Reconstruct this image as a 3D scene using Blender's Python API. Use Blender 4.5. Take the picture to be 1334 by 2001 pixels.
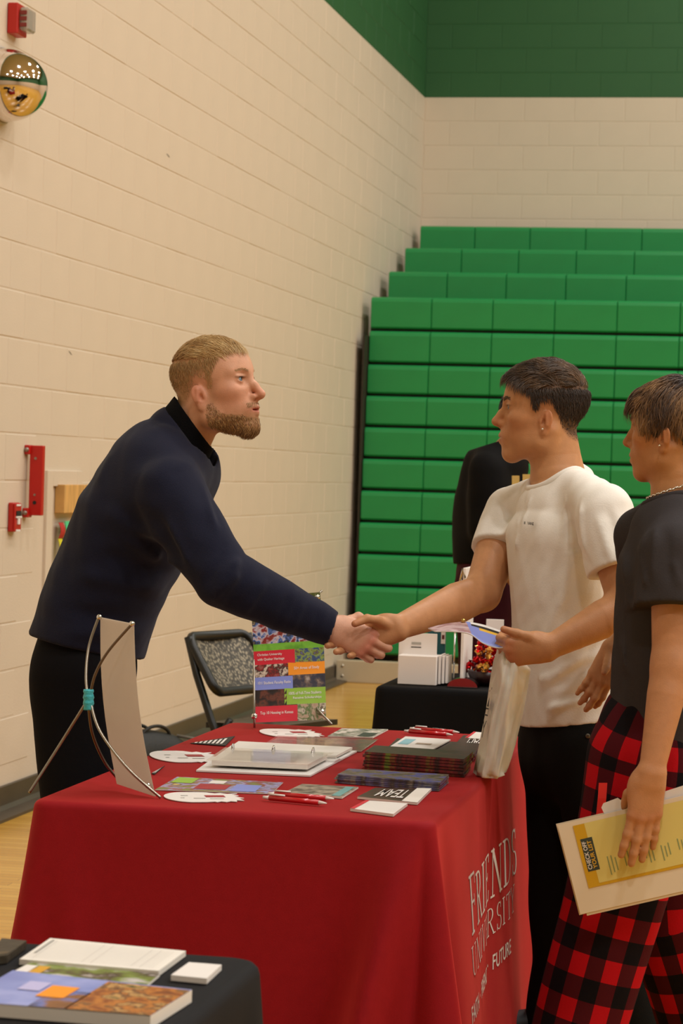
import bpy, bmesh, math, random
import numpy as np
from mathutils import Matrix, Vector, Euler

for o in list(bpy.data.objects):
    bpy.data.objects.remove(o, do_unlink=True)
SC = bpy.context.scene
COL = SC.collection
random.seed(7)
RNG = np.random.default_rng(11)

# ------------------------------------------------------------------ camera
FPX, CAM_H = 4900.0, 1.47
YAW, PITCH, ROLL = math.atan(946 / FPX), math.atan(78 / FPX), 0.0294
FW = np.array([-math.sin(YAW) * math.cos(PITCH), math.cos(YAW) * math.cos(PITCH), -math.sin(PITCH)])
_r = np.array([math.cos(YAW), math.sin(YAW), 0.0])
_u = np.cross(_r, FW)
RT = math.cos(ROLL) * _r + math.sin(ROLL) * _u
UP = -math.sin(ROLL) * _r + math.cos(ROLL) * _u
CAM = np.array([0.0, 0.0, CAM_H])
cd = bpy.data.cameras.new('camera')
cd.sensor_fit = 'VERTICAL'
cd.sensor_height = 24.0
cd.sensor_width = 16.0
cd.lens = 24.0 * FPX / 2001.0
cd.clip_start, cd.clip_end = 0.1, 200
cd.dof.use_dof = True
cd.dof.focus_distance = 6.05
cd.dof.aperture_fstop = 7.0
cam = bpy.data.objects.new('camera', cd)
COL.objects.link(cam)
cam.matrix_world = Matrix(((RT[0], UP[0], -FW[0], 0), (RT[1], UP[1], -FW[1], 0), (RT[2], UP[2], -FW[2], CAM_H), (0, 0, 0, 1)))
SC.camera = cam

# ------------------------------------------------------------------ light
SC.view_settings.view_transform = 'Standard'
SC.view_settings.look = 'None'
SC.view_settings.exposure = 0.0
SC.view_settings.gamma = 1.0
SC.view_settings.use_curve_mapping = False
w = bpy.data.worlds.new('gym_ambient')
SC.world = w
w.use_nodes = True
w.node_tree.nodes['Background'].inputs[0].default_value = (1.0, 0.93, 0.82, 1)
w.node_tree.nodes['Background'].inputs[1].default_value = 0.13
LAMP_W = 138.0
for ix in range(4):                      # high-bay fixtures over the middle of the gym
    for iy in range(5):
        ld = bpy.data.lights.new('high_bay_lamp', 'AREA')
        ld.shape = 'DISK'
        ld.size = 0.6
        ld.energy = LAMP_W
        ld.color = (1.0, 0.985, 0.965)
        lo = bpy.data.objects.new('high_bay_lamp', ld)
        COL.objects.link(lo)
        lo.location = (0.4 + 3.6 * ix, -1.6 + 4.75 * iy, 8.9)


def P(x, y, Y):
    d = FW + (x - 667) / FPX * RT + (1000.5 - y) / FPX * UP
    return CAM + d * (Y / d[1])


def PX(x, y, X):
    d = FW + (x - 667) / FPX * RT + (1000.5 - y) / FPX * UP
    return CAM + d * (X / d[0])


def PZ(x, y, Z):
    d = FW + (x - 667) / FPX * RT + (1000.5 - y) / FPX * UP
    return CAM + d * ((Z - CAM_H) / d[2])


# ------------------------------------------------------------------ helpers
def lin(c):
    if isinstance(c, str):
        c = [int(c[i:i + 2], 16) / 255 for i in (0, 2, 4)]
    else:
        c = [v / 255 for v in c]
    return tuple(((v + 0.055) / 1.055) ** 2.4 if v > 0.04045 else v / 12.92 for v in c) + (1.0,)


_mats = {}


def mat(name, color='808080', rough=0.6, var=0.0, vscale=8.0, bump=0.0, bscale=60.0, metal=0.0, trans=0.0, alpha=1.0,
        coat=0.0, attr=None, sss=0.0, sheen=0.0, spec=0.5, stretch=None, ior=1.45):
    """principled material; colour noise (var), bump noise, or a colour attribute"""
    if name in _mats:
        return _mats[name]
    m = bpy.data.materials.new(name)
    m.use_nodes = True
    nt = m.node_tree
    b = nt.nodes['Principled BSDF']
    b.inputs['Roughness'].default_value = rough
    b.inputs['Metallic'].default_value = metal
    b.inputs['Transmission Weight'].default_value = trans
    b.inputs['Alpha'].default_value = alpha
    b.inputs['Coat Weight'].default_value = coat
    b.inputs['Sheen Weight'].default_value = sheen
    b.inputs['Specular IOR Level'].default_value = spec
    b.inputs['IOR'].default_value = ior
    c = lin(color)
    b.inputs['Base Color'].default_value = c
    src = None
    tc = nt.nodes.new('ShaderNodeTexCoord')
    mp = nt.nodes.new('ShaderNodeMapping')
    nt.links.new(tc.outputs['Object'], mp.inputs['Vector'])
    if stretch:
        mp.inputs['Scale'].default_value = stretch
    if attr:
        a = nt.nodes.new('ShaderNodeAttribute')
        a.attribute_name = attr
        src = a.outputs['Color']
    if var > 0:
        n = nt.nodes.new('ShaderNodeTexNoise')
        n.inputs['Scale'].default_value = vscale
        n.inputs['Detail'].default_value = 6
        nt.links.new(mp.outputs[0], n.inputs['Vector'])
        mr = nt.nodes.new('ShaderNodeMapRange')
        mr.inputs[1].default_value = 0.3
        mr.inputs[2].default_value = 0.7
        mr.inputs[3].default_value = 1 - var
        mr.inputs[4].default_value = 1 + var
        nt.links.new(n.outputs['Fac'], mr.inputs[0])
        hs = nt.nodes.new('ShaderNodeHueSaturation')
        hs.inputs['Color'].default_value = c
        if src:
            nt.links.new(src, hs.inputs['Color'])
        nt.links.new(mr.outputs[0], hs.inputs['Value'])
        src = hs.outputs['Color']
    if src:
        nt.links.new(src, b.inputs['Base Color'])
    if bump > 0:
        n2 = nt.nodes.new('ShaderNodeTexNoise')
        n2.inputs['Scale'].default_value = bscale
        n2.inputs['Detail'].default_value = 5
        nt.links.new(mp.outputs[0], n2.inputs['Vector'])
        bp = nt.nodes.new('ShaderNodeBump')
        bp.inputs['Strength'].default_value = bump
        bp.inputs['Distance'].default_value = 0.01
        nt.links.new(n2.outputs['Fac'], bp.inputs['Height'])
        nt.links.new(bp.outputs[0], b.inputs['Normal'])
    if sss > 0:
        b.inputs['Subsurface Weight'].default_value = sss
        b.inputs['Subsurface Radius'].default_value = (0.012, 0.005, 0.003)
        b.inputs['Subsurface Scale'].default_value = 0.5
    _mats[name] = m
    return m


def photo(name, cols, scale=30.0, rough=0.35, seed=0.0, stretch=(1, 1, 1), smooth=False):
    """printed-picture material: noise pushed through a stepped ramp of ink colours"""
    if name in _mats:
        return _mats[name]
    m = mat(name, cols[0], rough)
    nt = m.node_tree
    b = nt.nodes['Principled BSDF']
    mp = [n for n in nt.nodes if n.type == 'MAPPING'][0]
    mp.inputs['Scale'].default_value = stretch
    mp.inputs['Location'].default_value = (seed, seed * 0.7, seed * 1.3)
    n = nt.nodes.new('ShaderNodeTexNoise')
    n.inputs['Scale'].default_value = scale
    n.inputs['Detail'].default_value = 4
    n.inputs['Distortion'].default_value = 0.2
    nt.links.new(mp.outputs[0], n.inputs['Vector'])
    r = nt.nodes.new('ShaderNodeValToRGB')
    r.color_ramp.interpolation = 'LINEAR'
    k = len(cols)
    while len(r.color_ramp.elements) < k:
        r.color_ramp.elements.new(0.5)
    for i, c in enumerate(cols):
        e = r.color_ramp.elements[i]
        e.position = 0.30 + 0.40 * i / max(1, k - 1) - (0.30 if i == 0 else 0)
        e.color = lin(c)
    nt.links.new(n.outputs['Fac'], r.inputs[0])
    nt.links.new(r.outputs[0], b.inputs['Base Color'])
    return m


def empty(name, loc, label, cat, group=None, rz=0.0, rot=None):
    o = bpy.data.objects.new(name, None)
    o.empty_display_size = 0.05
    COL.objects.link(o)
    o.location = loc
    o.rotation_euler = rot if rot else (0, 0, rz)
    tag(o, label, cat, group)
    return o


def tag(o, label=None, cat=None, group=None, kind=None):
    if label:
        o['label'] = label
    if cat:
        o['category'] = cat
    if group:
        o['group'] = group
    if kind:
        o['kind'] = kind
    return o


def mesh_obj(name, verts, faces, m, parent=None, local=False, smooth=False, cols=None, mats=None, fm=None):
    v = np.asarray(verts, dtype=float).reshape(-1, 3)
    if parent is not None and not local:
        q = parent
        while q is not None:
            v = v - np.array(q.location)
            q = q.parent
    me = bpy.data.meshes.new(name)
    me.from_pydata(v.tolist(), [], faces if isinstance(faces, list) else faces.tolist())
    for x in (mats or [m]):
        me.materials.append(x)
    if fm is not None:
        me.polygons.foreach_set('material_index', np.asarray(fm, dtype=np.int32))
    if smooth:
        me.polygons.foreach_set('use_smooth', np.ones(len(me.polygons), dtype=bool))
    if cols is not None:
        a = me.color_attributes.new('col', 'FLOAT_COLOR', 'POINT')
        c4 = np.ones((len(v), 4), dtype=np.float32)
        c4[:, :3] = cols
        a.data.foreach_set('color', c4.ravel())
    me.update()
    o = bpy.data.objects.new(name, me)
    COL.objects.link(o)
    o.parent = parent
    return o


def frame(d, hint=(0, 0, 1)):
    d = np.asarray(d, float)
    d = d / np.linalg.norm(d)
    h = np.asarray(hint, float)
    if abs(d @ h) > 0.95:
        h = np.array([1.0, 0, 0])
    a = np.cross(h, d)
    a /= np.linalg.norm(a)
    return a, np.cross(d, a), d


class G:
    """collects simple shapes into one mesh"""

    def __init__(s):
        s.v, s.f, s.m = [], [], []
        s.cur = 0
        s.T = None

    def add(s, verts, faces):
        n = len(s.v)
        for p in verts:
            p = np.asarray(p, float)
            if s.T is not None:
                p = s.T(p)
            s.v.append(p)
        for q in faces:
            s.f.append([i + n for i in q])
            s.m.append(s.cur)
        return s

    def box(s, lo, hi, b=0.0):
        (x0, y0, z0), (x1, y1, z1) = lo, hi
        if b <= 0:
            return s.add([(x0, y0, z0), (x1, y0, z0), (x1, y1, z0), (x0, y1, z0), (x0, y0, z1), (x1, y0, z1), (x1, y1, z1), (x0, y1, z1)],
                         [(3, 2, 1, 0), (4, 5, 6, 7), (0, 1, 5, 4), (1, 2, 6, 5), (2, 3, 7, 6), (3, 0, 4, 7)])
        vs, idx = [], {}
        for ix in (0, 1):
            for iy in (0, 1):
                for iz in (0, 1):
                    c = ((x0, x1)[ix], (y0, y1)[iy], (z0, z1)[iz])
                    sg = (1 - 2 * ix, 1 - 2 * iy, 1 - 2 * iz)
                    for a in range(3):
                        p = [c[k] + (sg[k] * b if k != a else 0) for k in range(3)]
                        idx[(ix, iy, iz, a)] = len(vs)
                        vs.append(p)
        fs = []
        I = lambda x, y, z, a: idx[(x, y, z, a)]
        for a in range(3):
            for sd in (0, 1):
                o = []
                for (u, v) in ((0, 0), (1, 0), (1, 1), (0, 1)):
                    k = [0, 0, 0]
                    k[a] = sd
                    k[(a + 1) % 3] = u
                    k[(a + 2) % 3] = v
                    o.append(I(*k, a))
                fs.append(o if sd else o[::-1])
        for a in range(3):
            b1, c1 = (a + 1) % 3, (a + 2) % 3
            for u in (0, 1):
                for v in (0, 1):
                    k0 = [0, 0, 0]
                    k0[b1] = u
                    k0[c1] = v
                    k1 = list(k0)
                    k1[a] = 1
                    q = [I(*k0, b1), I(*k1, b1), I(*k1, c1), I(*k0, c1)]
                    fs.append(q if (u + v) % 2 else q[::-1])
        for ix in (0, 1):
            for iy in (0, 1):
                for iz in (0, 1):
                    q = [I(ix, iy, iz, 0), I(ix, iy, iz, 1), I(ix, iy, iz, 2)]
                    fs.append(q if (ix + iy + iz) % 2 else q[::-1])
        return s.add(vs, fs)

    def tube(s, pts, rad, n=10, cap=True, hint=(0, 0, 1)):
        pts = [np.asarray(p, float) for p in pts]
        if not hasattr(rad, '__len__'):
            rad = [rad] * len(pts)
        vs, fs = [], []
        pa = None
        for i, p in enumerate(pts):
            d = pts[min(i + 1, len(pts) - 1)] - pts[max(i - 1, 0)]
            if pa is None:
                a, b, dd = frame(d, hint)
            else:
                dd = d / np.linalg.norm(d)
                a = pa - dd * (pa @ dd)
                a /= np.linalg.norm(a)
                b = np.cross(dd, a)
            pa = a
            for k in range(n):
                t = 2 * math.pi * k / n
                vs.append(p + rad[i] * (math.cos(t) * a + math.sin(t) * b))
        for i in range(len(pts) - 1):
            for k in range(n):
                k2 = (k + 1) % n
                fs.append((i * n + k, i * n + k2, (i + 1) * n + k2, (i + 1) * n + k))
        if cap:
            fs.append(list(range(n))[::-1])
            fs.append([(len(pts) - 1) * n + k for k in range(n)])
        return s.add(vs, fs)

    def prism(s, poly, z0, z1, M=None):
        n = len(poly)
        vs = [(x, y, z0) for x, y in poly] + [(x, y, z1) for x, y in poly]
        if M is not None:
            vs = [M(np.array(p, float)) for p in vs]
        return s.add(vs, [list(range(n))[::-1], [n + i for i in range(n)]] +
                     [(i, (i + 1) % n, n + (i + 1) % n, n + i) for i in range(n)])

    def lathe(s, prof, c=(0, 0, 0), ax=(0, 0, 1), n=20):
        a, b, d = frame(ax)
        c = np.asarray(c, float)
        vs, fs = [], []
        for r, h in prof:
            for k in range(n):
                t = 2 * math.pi * k / n
                vs.append(c + d * h + r * (math.cos(t) * a + math.sin(t) * b))
        for i in range(len(prof) - 1):
            for k in range(n):
                k2 = (k + 1) % n
                fs.append((i * n + k, i * n + k2, (i + 1) * n + k2, (i + 1) * n + k))
        fs.append(list(range(n))[::-1])
        fs.append([(len(prof) - 1) * n + k for k in range(n)])
        return s.add(vs, fs)

    def ball(s, c, r, n=16, m=10):
        r = np.ones(3) * np.asarray(r, float)
        c = np.asarray(c, float)
        vs, fs = [c + r * np.array([0, 0, 1.0])], []
        for i in range(1, m):
            ph = math.pi * i / m
            for k in range(n):
                t = 2 * math.pi * k / n
                vs.append(c + r * np.array([math.sin(ph) * math.cos(t), math.sin(ph) * math.sin(t), math.cos(ph)]))
        vs.append(c - r * np.array([0, 0, 1.0]))
        L = len(vs) - 1
        for k in range(n):
            fs.append((0, 1 + k, 1 + (k + 1) % n))
            fs.append((L, L - n + (k + 1) % n, L - n + k))
        for i in range(m - 2):
            for k in range(n):
                k2 = (k + 1) % n
                fs.append((1 + i * n + k, 1 + (i + 1) * n + k, 1 + (i + 1) * n + k2, 1 + i * n + k2))
        return s.add(vs, fs)

    def build(s, name, m, parent=None, local=False, smooth=False, mats=None):
        return mesh_obj(name, s.v, s.f, m, parent, local, smooth, mats=mats, fm=s.m if mats else None)


def text_geo(txt, size=0.1, ext=0.0, shear=0.0, bold=0.0, align='LEFT', sub=0):
    """flat lettering as (verts, faces) in the xy plane"""
    cu = bpy.data.curves.new('lettering', 'FONT')
    cu.body = txt
    cu.size = size
    cu.shear = shear
    cu.offset = bold
    cu.align_x = align
    cu.resolution_u = 3
    ob = bpy.data.objects.new('lettering', cu)
    COL.objects.link(ob)
    bpy.context.view_layer.update()
    dg = bpy.context.evaluated_depsgraph_get()
    me = bpy.data.meshes.new_from_object(ob.evaluated_get(dg))
    v = np.array([q.co[:] for q in me.vertices]) if len(me.vertices) else np.zeros((0, 3))
    f = [list(p.vertices) for p in me.polygons]
    bpy.data.objects.remove(ob, do_unlink=True)
    bpy.data.curves.remove(cu)
    bpy.data.meshes.remove(me)
    return v, f
# ================================================================== the setting
M_CREAM = mat('cream_block_paint', 'D2C2AC', 0.55, var=0.02, vscale=3, bump=0.12, bscale=120)
M_GREEN = mat('green_block_paint', '2A5A30', 0.5, var=0.03, vscale=3, bump=0.12, bscale=120)
XW, YB = -3.35, 20.45                 # face of the left wall, face of the back wall
CH, BL, Z0 = 0.199, 0.41, 1.59 - 8 * 0.199   # course height, block length, lowest joint


def floor_material():
    m = mat('maple_floor', 'D6A94F', 0.22, spec=0.5)
    nt = m.node_tree
    b = nt.nodes['Principled BSDF']
    mp = [n for n in nt.nodes if n.type == 'MAPPING'][0]
    br = nt.nodes.new('ShaderNodeTexBrick')
    br.inputs['Scale'].default_value = 1.0
    br.inputs['Brick Width'].default_value = 1.1
    br.inputs['Row Height'].default_value = 0.057
    br.inputs['Mortar Size'].default_value = 0.0012
    br.inputs['Color1'].default_value = lin('CFA042')
    br.inputs['Color2'].default_value = lin('BE8C30')
    br.inputs['Mortar'].default_value = lin('8A6428')
    nt.links.new(mp.outputs[0], br.inputs['Vector'])
    nt.links.new(br.outputs['Color'], b.inputs['Base Color'])
    return m


g = G().box((-3.6, -9, -0.08), (15.2, 20.7, 0))
tag(g.build('floor', floor_material()), kind='structure')
# mortar body of the left wall (cream below the paint line, green above)
ZG = 1.59 + 15 * CH
g = G().box((XW - 0.25, -9, 0), (XW - 0.002, YB + 0.25, ZG))
wall_left = tag(g.build('wall_left', M_CREAM), kind='structure')
g = G().box((XW - 0.25, -9, ZG), (XW - 0.002, YB + 0.25, 9.3))
tag(g.build('upper_band', M_GREEN, wall_left), kind=None)
g = G().box((XW - 0.002, YB + 0.002, 0), (15.0, YB + 0.25, ZG))
wall_back = tag(g.build('wall_back', M_CREAM), kind='structure')
g = G().box((XW - 0.002, YB + 0.002, ZG), (15.0, YB + 0.25, 9.3))
g.build('upper_band', M_GREEN, wall_back)

g = G().box((15.0, -9, 0), (15.25, YB + .25, ZG))
wall_right = tag(g.build('wall_right', M_CREAM), kind='structure')
G().box((15.0, -9, ZG), (15.25, YB + .25, 9.3)).build('upper_band', M_GREEN, wall_right)
g = G().box((XW - .25, -9.25, 0), (15.25, -9, ZG))
wall_front = tag(g.build('wall_front', M_CREAM), kind='structure')
G().box((XW - .25, -9.25, ZG), (15.25, -9, 9.3)).build('upper_band', M_GREEN, wall_front)
tag(G().box((XW - .25, -9.25, 9.3), (15.25, YB + .25, 9.4)).build('ceiling', mat('pale_steel_deck', 'D8D2C6', .7)), kind='structure')

CABY0, CABY1, CABZ0, CABZ1 = 10.56, 10.98, 0.35, 1.445       # niche in the left wall


def block_mesh(name, m, L):
    return G().box((-0.03, 0, 0), (0.0, L, CH - 0.005), 0.0035).build(name, m)


def lay_blocks(parent, cream, green, left=True):
    spots = []
    k = 0
    z = Z0 - CH
    while z < 6.6:
        off = 0.176 if k % 2 else 0.176 + BL / 2      # running bond
        z_lo = z + 0.004
        if left:
            y = 5.0 + (off - 5.0 + 11.39 - 0.176) % BL
            while y < YB - 0.1:
                ln = min(BL, YB - y)
                if ln > 0.35 and z_lo > 0.05 and not (y + BL > CABY0 and y < CABY1 and z_lo < CABZ1 and z + CH > CABZ0):
                    spots.append((y + 0.004, z_lo))
                y += BL
        else:
            x = XW + (0 if k % 2 else -BL / 2)
            while x < 3.0:
                if z > 3.1 and x > XW - 0.01:
                    spots.append((x + 0.004, z_lo))
                elif z > 3.1:
                    spots.append((x + 0.004, z_lo))
                x += BL
        z += CH
        k += 1
    return spots


src_c = G().box((-0.03, 0, 0), (0.0, BL - 0.003, CH - 0.005), 0.003).build('block', M_CREAM, wall_left, local=True)
src_g = G().box((-0.03, 0, 0), (0.0, BL - 0.003, CH - 0.005), 0.003).build('block', M_GREEN, wall_left, local=True)
proto = {'c': src_c.data, 'g': src_g.data}
bpy.data.objects.remove(src_c)
bpy.data.objects.remove(src_g)


def vis_left(y, z):
    d = np.array([XW, y, z]) - CAM
    zc = d @ FW
    if zc < 1:
        return -1
    px, py = 667 + FPX * (d @ RT) / zc, 1000.5 - FPX * (d @ UP) / zc
    return 1 / zc if (-60 < px < 900 and -60 < py < 1640) else -1


sp = lay_blocks(wall_left, None, None, True)
sp.sort(key=lambda s: -vis_left(s[0] + 0.2, s[1] + 0.1))
rest = {'c': G(), 'g': G()}
for i, (y, z) in enumerate(sp):
    key = 'g' if z > ZG - 0.05 else 'c'
    dx = random.uniform(-0.0008, 0.0008)
    if i < 300:
        o = bpy.data.objects.new('block', proto[key])
        COL.objects.link(o)
        o.parent = wall_left
        o.location = (XW + dx, y, z)
    else:
        rest[key].box((XW - 0.03, y, z), (XW + dx, y + BL - 0.003, z + CH - 0.005), 0.003)
for key, m in (('c', M_CREAM), ('g', M_GREEN)):
    if rest[key].v:
        tag(rest[key].build('far_blocks', m, wall_left), kind='stuff')
sp = lay_blocks(wall_back, None, None, False)
rest = {'c': G(), 'g': G()}
for i, (x, z) in enumerate(sp):
    key = 'g' if z > ZG - 0.05 else 'c'
    if x < -0.8 and x > XW - 0.02:
        o = bpy.data.objects.new('block', proto[key])
        COL.objects.link(o)
        o.parent = wall_back
        o.location = (x, YB, z)
        o.rotation_euler = (0, 0, -math.pi / 2)
    else:
        x0 = max(x, XW - 0.003)
        rest[key].box((x0, YB, z), (x + BL - 0.003, YB + 0.03, z + CH - 0.005), 0.003)
for key, m in (('c', M_CREAM), ('g', M_GREEN)):
    if rest[key].v:
        tag(rest[key].build('far_blocks', m, wall_back), kind='stuff')

# vented rubber cove base along the left wall
M_RUB = mat('brown_black_rubber', '4A4033', 0.45, var=0.1, vscale=5)
prof = [(XW + 0.001, 0.0), (XW + 0.10, 0.0), (XW + 0.10, 0.012), (XW + 0.03, 0.02), (XW + 0.014, 0.035), (XW + 0.012, 0.112), (XW + 0.001, 0.115)]
g = G()
n = len(prof)
g.add([(x, 5.0, z) for x, z in prof] + [(x, 17.3, z) for x, z in prof],
      [list(range(n)), [n + i for i in range(n)][::-1]] + [(i, n + i, n + (i + 1) % n, (i + 1) % n) for i in range(n)])
tag(g.build('baseboard_left', M_RUB), kind='structure')

# ------------------------------------------------------------------ bleacher
M_SEAT = mat('green_bleacher_plastic', '1F8A48', 0.36, var=0.04, vscale=4, bump=0.06, bscale=300)
M_BLK = mat('black_steel', '14130F', 0.6)
M_KICK = mat('beige_kickboard', 'B9AB90', 0.5, var=0.03)
bl = empty('bleacher', (-3.28, 17.2, 0), 'green plastic gym bleachers folded against the cream back wall', 'bleachers')
PW = 0.445
bounds = [0.165, 0.43, 0.664, 0.893, 1.12, 1.348, 1.577, 1.805, 2.032, 2.26, 2.505, 2.753]


def seat_panel_mesh(h, wdt):
    """hollow-moulded seat front: rounded top edge, face leaning slightly in at the foot"""
    pr = [(0.0, 0.0), (-0.012, 0.012), (-0.016, h - 0.035), (-0.010, h - 0.012), (0.008, h - 0.002), (0.03, h), (0.28, h), (0.28, h - 0.03), (0.05, 0.0)]
    gg = G()
    k = len(pr)
    xs = [0.0, 0.004, wdt - 0.004, wdt]
    ins = [0.006, 0.0, 0.0, 0.006]
    vs = []
    for x, q in zip(xs, ins):
        for (y, z) in pr:
            vs.append((x, y + q if y < 0.1 else y, z - (q * 0.6 if z > h * 0.5 else 0)))
    fs = []
    for a in range(3):
        for i in range(k):
            j = (i + 1) % k
            fs.append((a * k + i, a * k + j, (a + 1) * k + j, (a + 1) * k + i))
    fs.append(list(range(k))[::-1])
    fs.append([3 * k + i for i in range(k)])
    gg.add(vs, fs)
    return gg


NP = 9
rows = []
for i in range(len(bounds) - 1):
    rows.append((bounds[i] + 0.014, bounds[i + 1] - 0.006, 17.6 + 0.3 * i / 10))
rows += [(2.775, 2.99, 18.6), (3.01, 3.232, 19.3), (3.255, 3.475, 20.0)]
cache = {}
for z0, z1, y in rows:
    h = round(z1 - z0, 3)
    if h not in cache:
        t = seat_panel_mesh(h, PW - 0.003).build('seat_panel', M_SEAT, bl, local=True)
        cache[h] = t.data
        bpy.data.objects.remove(t)
    for j in range(NP):
        o = bpy.data.objects.new('seat_panel', cache[h])
        COL.objects.link(o)
        o.parent = bl
        o.location = (j * PW, y - 17.2, z0)
g = G()
for i, (z0, z1, y) in enumerate(rows):            # steel decks and risers behind the seats
    g.box((-3.27, y + 0.03, z0 - 0.016), (-3.28 + NP * PW, min(y + 0.9, 20.4), z0 - 0.002))
    g.box((-3.262, y + 0.05, z0 - 0.012), (-3.29 + NP * PW, y + 0.10, z1 - 0.012))
g.build('deck_frame', M_BLK, bl)
g = G()
g.box((-3.30, 17.70, 0.02), (-3.285, 20.35, 2.46))
g.box((-3.30, 18.00, 2.46), (-3.285, 18.06, 2.62))
for y, z in ((18.62, 2.80), (19.32, 3.04), (20.02, 3.28)):
    g.box((-3.32, y - 0.02, z - 0.3), (-3.29, y + 0.1, z))
g.build('side_frame', mat('dark_bronze_steel', '2A2417', 0.6), bl)
kb = G().box((-3.33, 17.22, 0.0), (-3.28 + NP * PW, 17.30, 0.155), 0.004).build('kickboard', M_KICK, bl)
g = G()
for z in (0.045, 0.115):
    for x in (-3.285, -2.4, -1.5):
        g.lathe([(0.011, 0), (0.011, 0.004), (0.006, 0.007)], (x, 17.22, z), (0, -1, 0), 10)
g.build('bolt', mat('bright_bolt', 'C8C0B0', 0.3, metal=1), kb)
# ================================================================== implicit-surface modelling (people)
class Prim:
    def __init__(s, lo, hi, fn):
        s.lo, s.hi, s.fn = np.asarray(lo, float), np.asarray(hi, float), fn


def A3(*v):
    return np.array(v, float)


def rc(a, b, ra, rb=None):
    """round cone from a to b"""
    rb = ra if rb is None else rb
    a, b = np.asarray(a, float), np.asarray(b, float)
    ab = b - a
    L2 = max(ab @ ab, 1e-12)

    def fn(X, Y, Z):
        px, py, pz = X - a[0], Y - a[1], Z - a[2]
        t = np.clip((px * ab[0] + py * ab[1] + pz * ab[2]) / L2, 0, 1)
        return np.sqrt((px - t * ab[0]) ** 2 + (py - t * ab[1]) ** 2 + (pz - t * ab[2]) ** 2) - (ra + t * (rb - ra))
    r = max(ra, rb)
    return Prim(np.minimum(a, b) - r, np.maximum(a, b) + r, fn)


def ell(c, r, R=None):
    c, r = np.asarray(c, float), np.asarray(r, float) * np.ones(3)
    R = np.eye(3) if R is None else np.asarray(R, float)
    ks = np.linalg.norm(R[:, 0])
    R, r = R / ks, r * ks

    def fn(X, Y, Z):
        px, py, pz = X - c[0], Y - c[1], Z - c[2]
        q = [(px * R[0, i] + py * R[1, i] + pz * R[2, i]) for i in range(3)]
        k0 = np.sqrt((q[0] / r[0]) ** 2 + (q[1] / r[1]) ** 2 + (q[2] / r[2]) ** 2)
        k1 = np.sqrt((q[0] / r[0] ** 2) ** 2 + (q[1] / r[1] ** 2) ** 2 + (q[2] / r[2] ** 2) ** 2)
        return k0 * (k0 - 1) / np.maximum(k1, 1e-9)
    e = np.sqrt(((R * r) ** 2).sum(1))
    return Prim(c - e, c + e, fn)


def loft(pts, lat, wd, dp):
    """tube with elliptic section: half width wd along lat, half depth dp across it"""
    pts = [np.asarray(p, float) for p in pts]
    lat = np.asarray(lat, float)
    lats = [lat] * len(pts) if lat.ndim == 1 else list(lat)
    wd = list(wd)
    dp = list(dp)

    def fn(X, Y, Z):
        best = None
        for i in range(len(pts) - 1):
            a, ab = pts[i], pts[i + 1] - pts[i]
            L2 = max(ab @ ab, 1e-12)
            px, py, pz = X - a[0], Y - a[1], Z - a[2]
            t = np.clip((px * ab[0] + py * ab[1] + pz * ab[2]) / L2, 0, 1)
            qx, qy, qz = px - t * ab[0], py - t * ab[1], pz - t * ab[2]
            l = lats[i] + lats[i + 1]
            l = l / np.linalg.norm(l)
            u = qx * l[0] + qy * l[1] + qz * l[2]
            v2 = np.maximum(qx * qx + qy * qy + qz * qz - u * u, 0)
            W = wd[i] + t * (wd[i + 1] - wd[i])
            D = dp[i] + t * (dp[i + 1] - dp[i])
            k0 = np.sqrt((u / W) ** 2 + v2 / D ** 2)
            k1 = np.sqrt((u / W ** 2) ** 2 + v2 / D ** 4)
            d = np.where(k1 > 1e-6, k0 * (k0 - 1) / np.maximum(k1, 1e-9), -np.minimum(W, D))
            best = d if best is None else np.minimum(best, d)
        return best
    m = max(max(wd), max(dp))
    P_ = np.array(pts)
    return Prim(P_.min(0) - m, P_.max(0) + m, fn)


def half(p, n):
    """half space: inside where (x-p).n < 0"""
    p, n = np.asarray(p, float), np.asarray(n, float)
    n = n / np.linalg.norm(n)
    return Prim((-9, -9, -9), (99, 99, 99), lambda X, Y, Z: (X - p[0]) * n[0] + (Y - p[1]) * n[1] + (Z - p[2]) * n[2])


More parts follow.
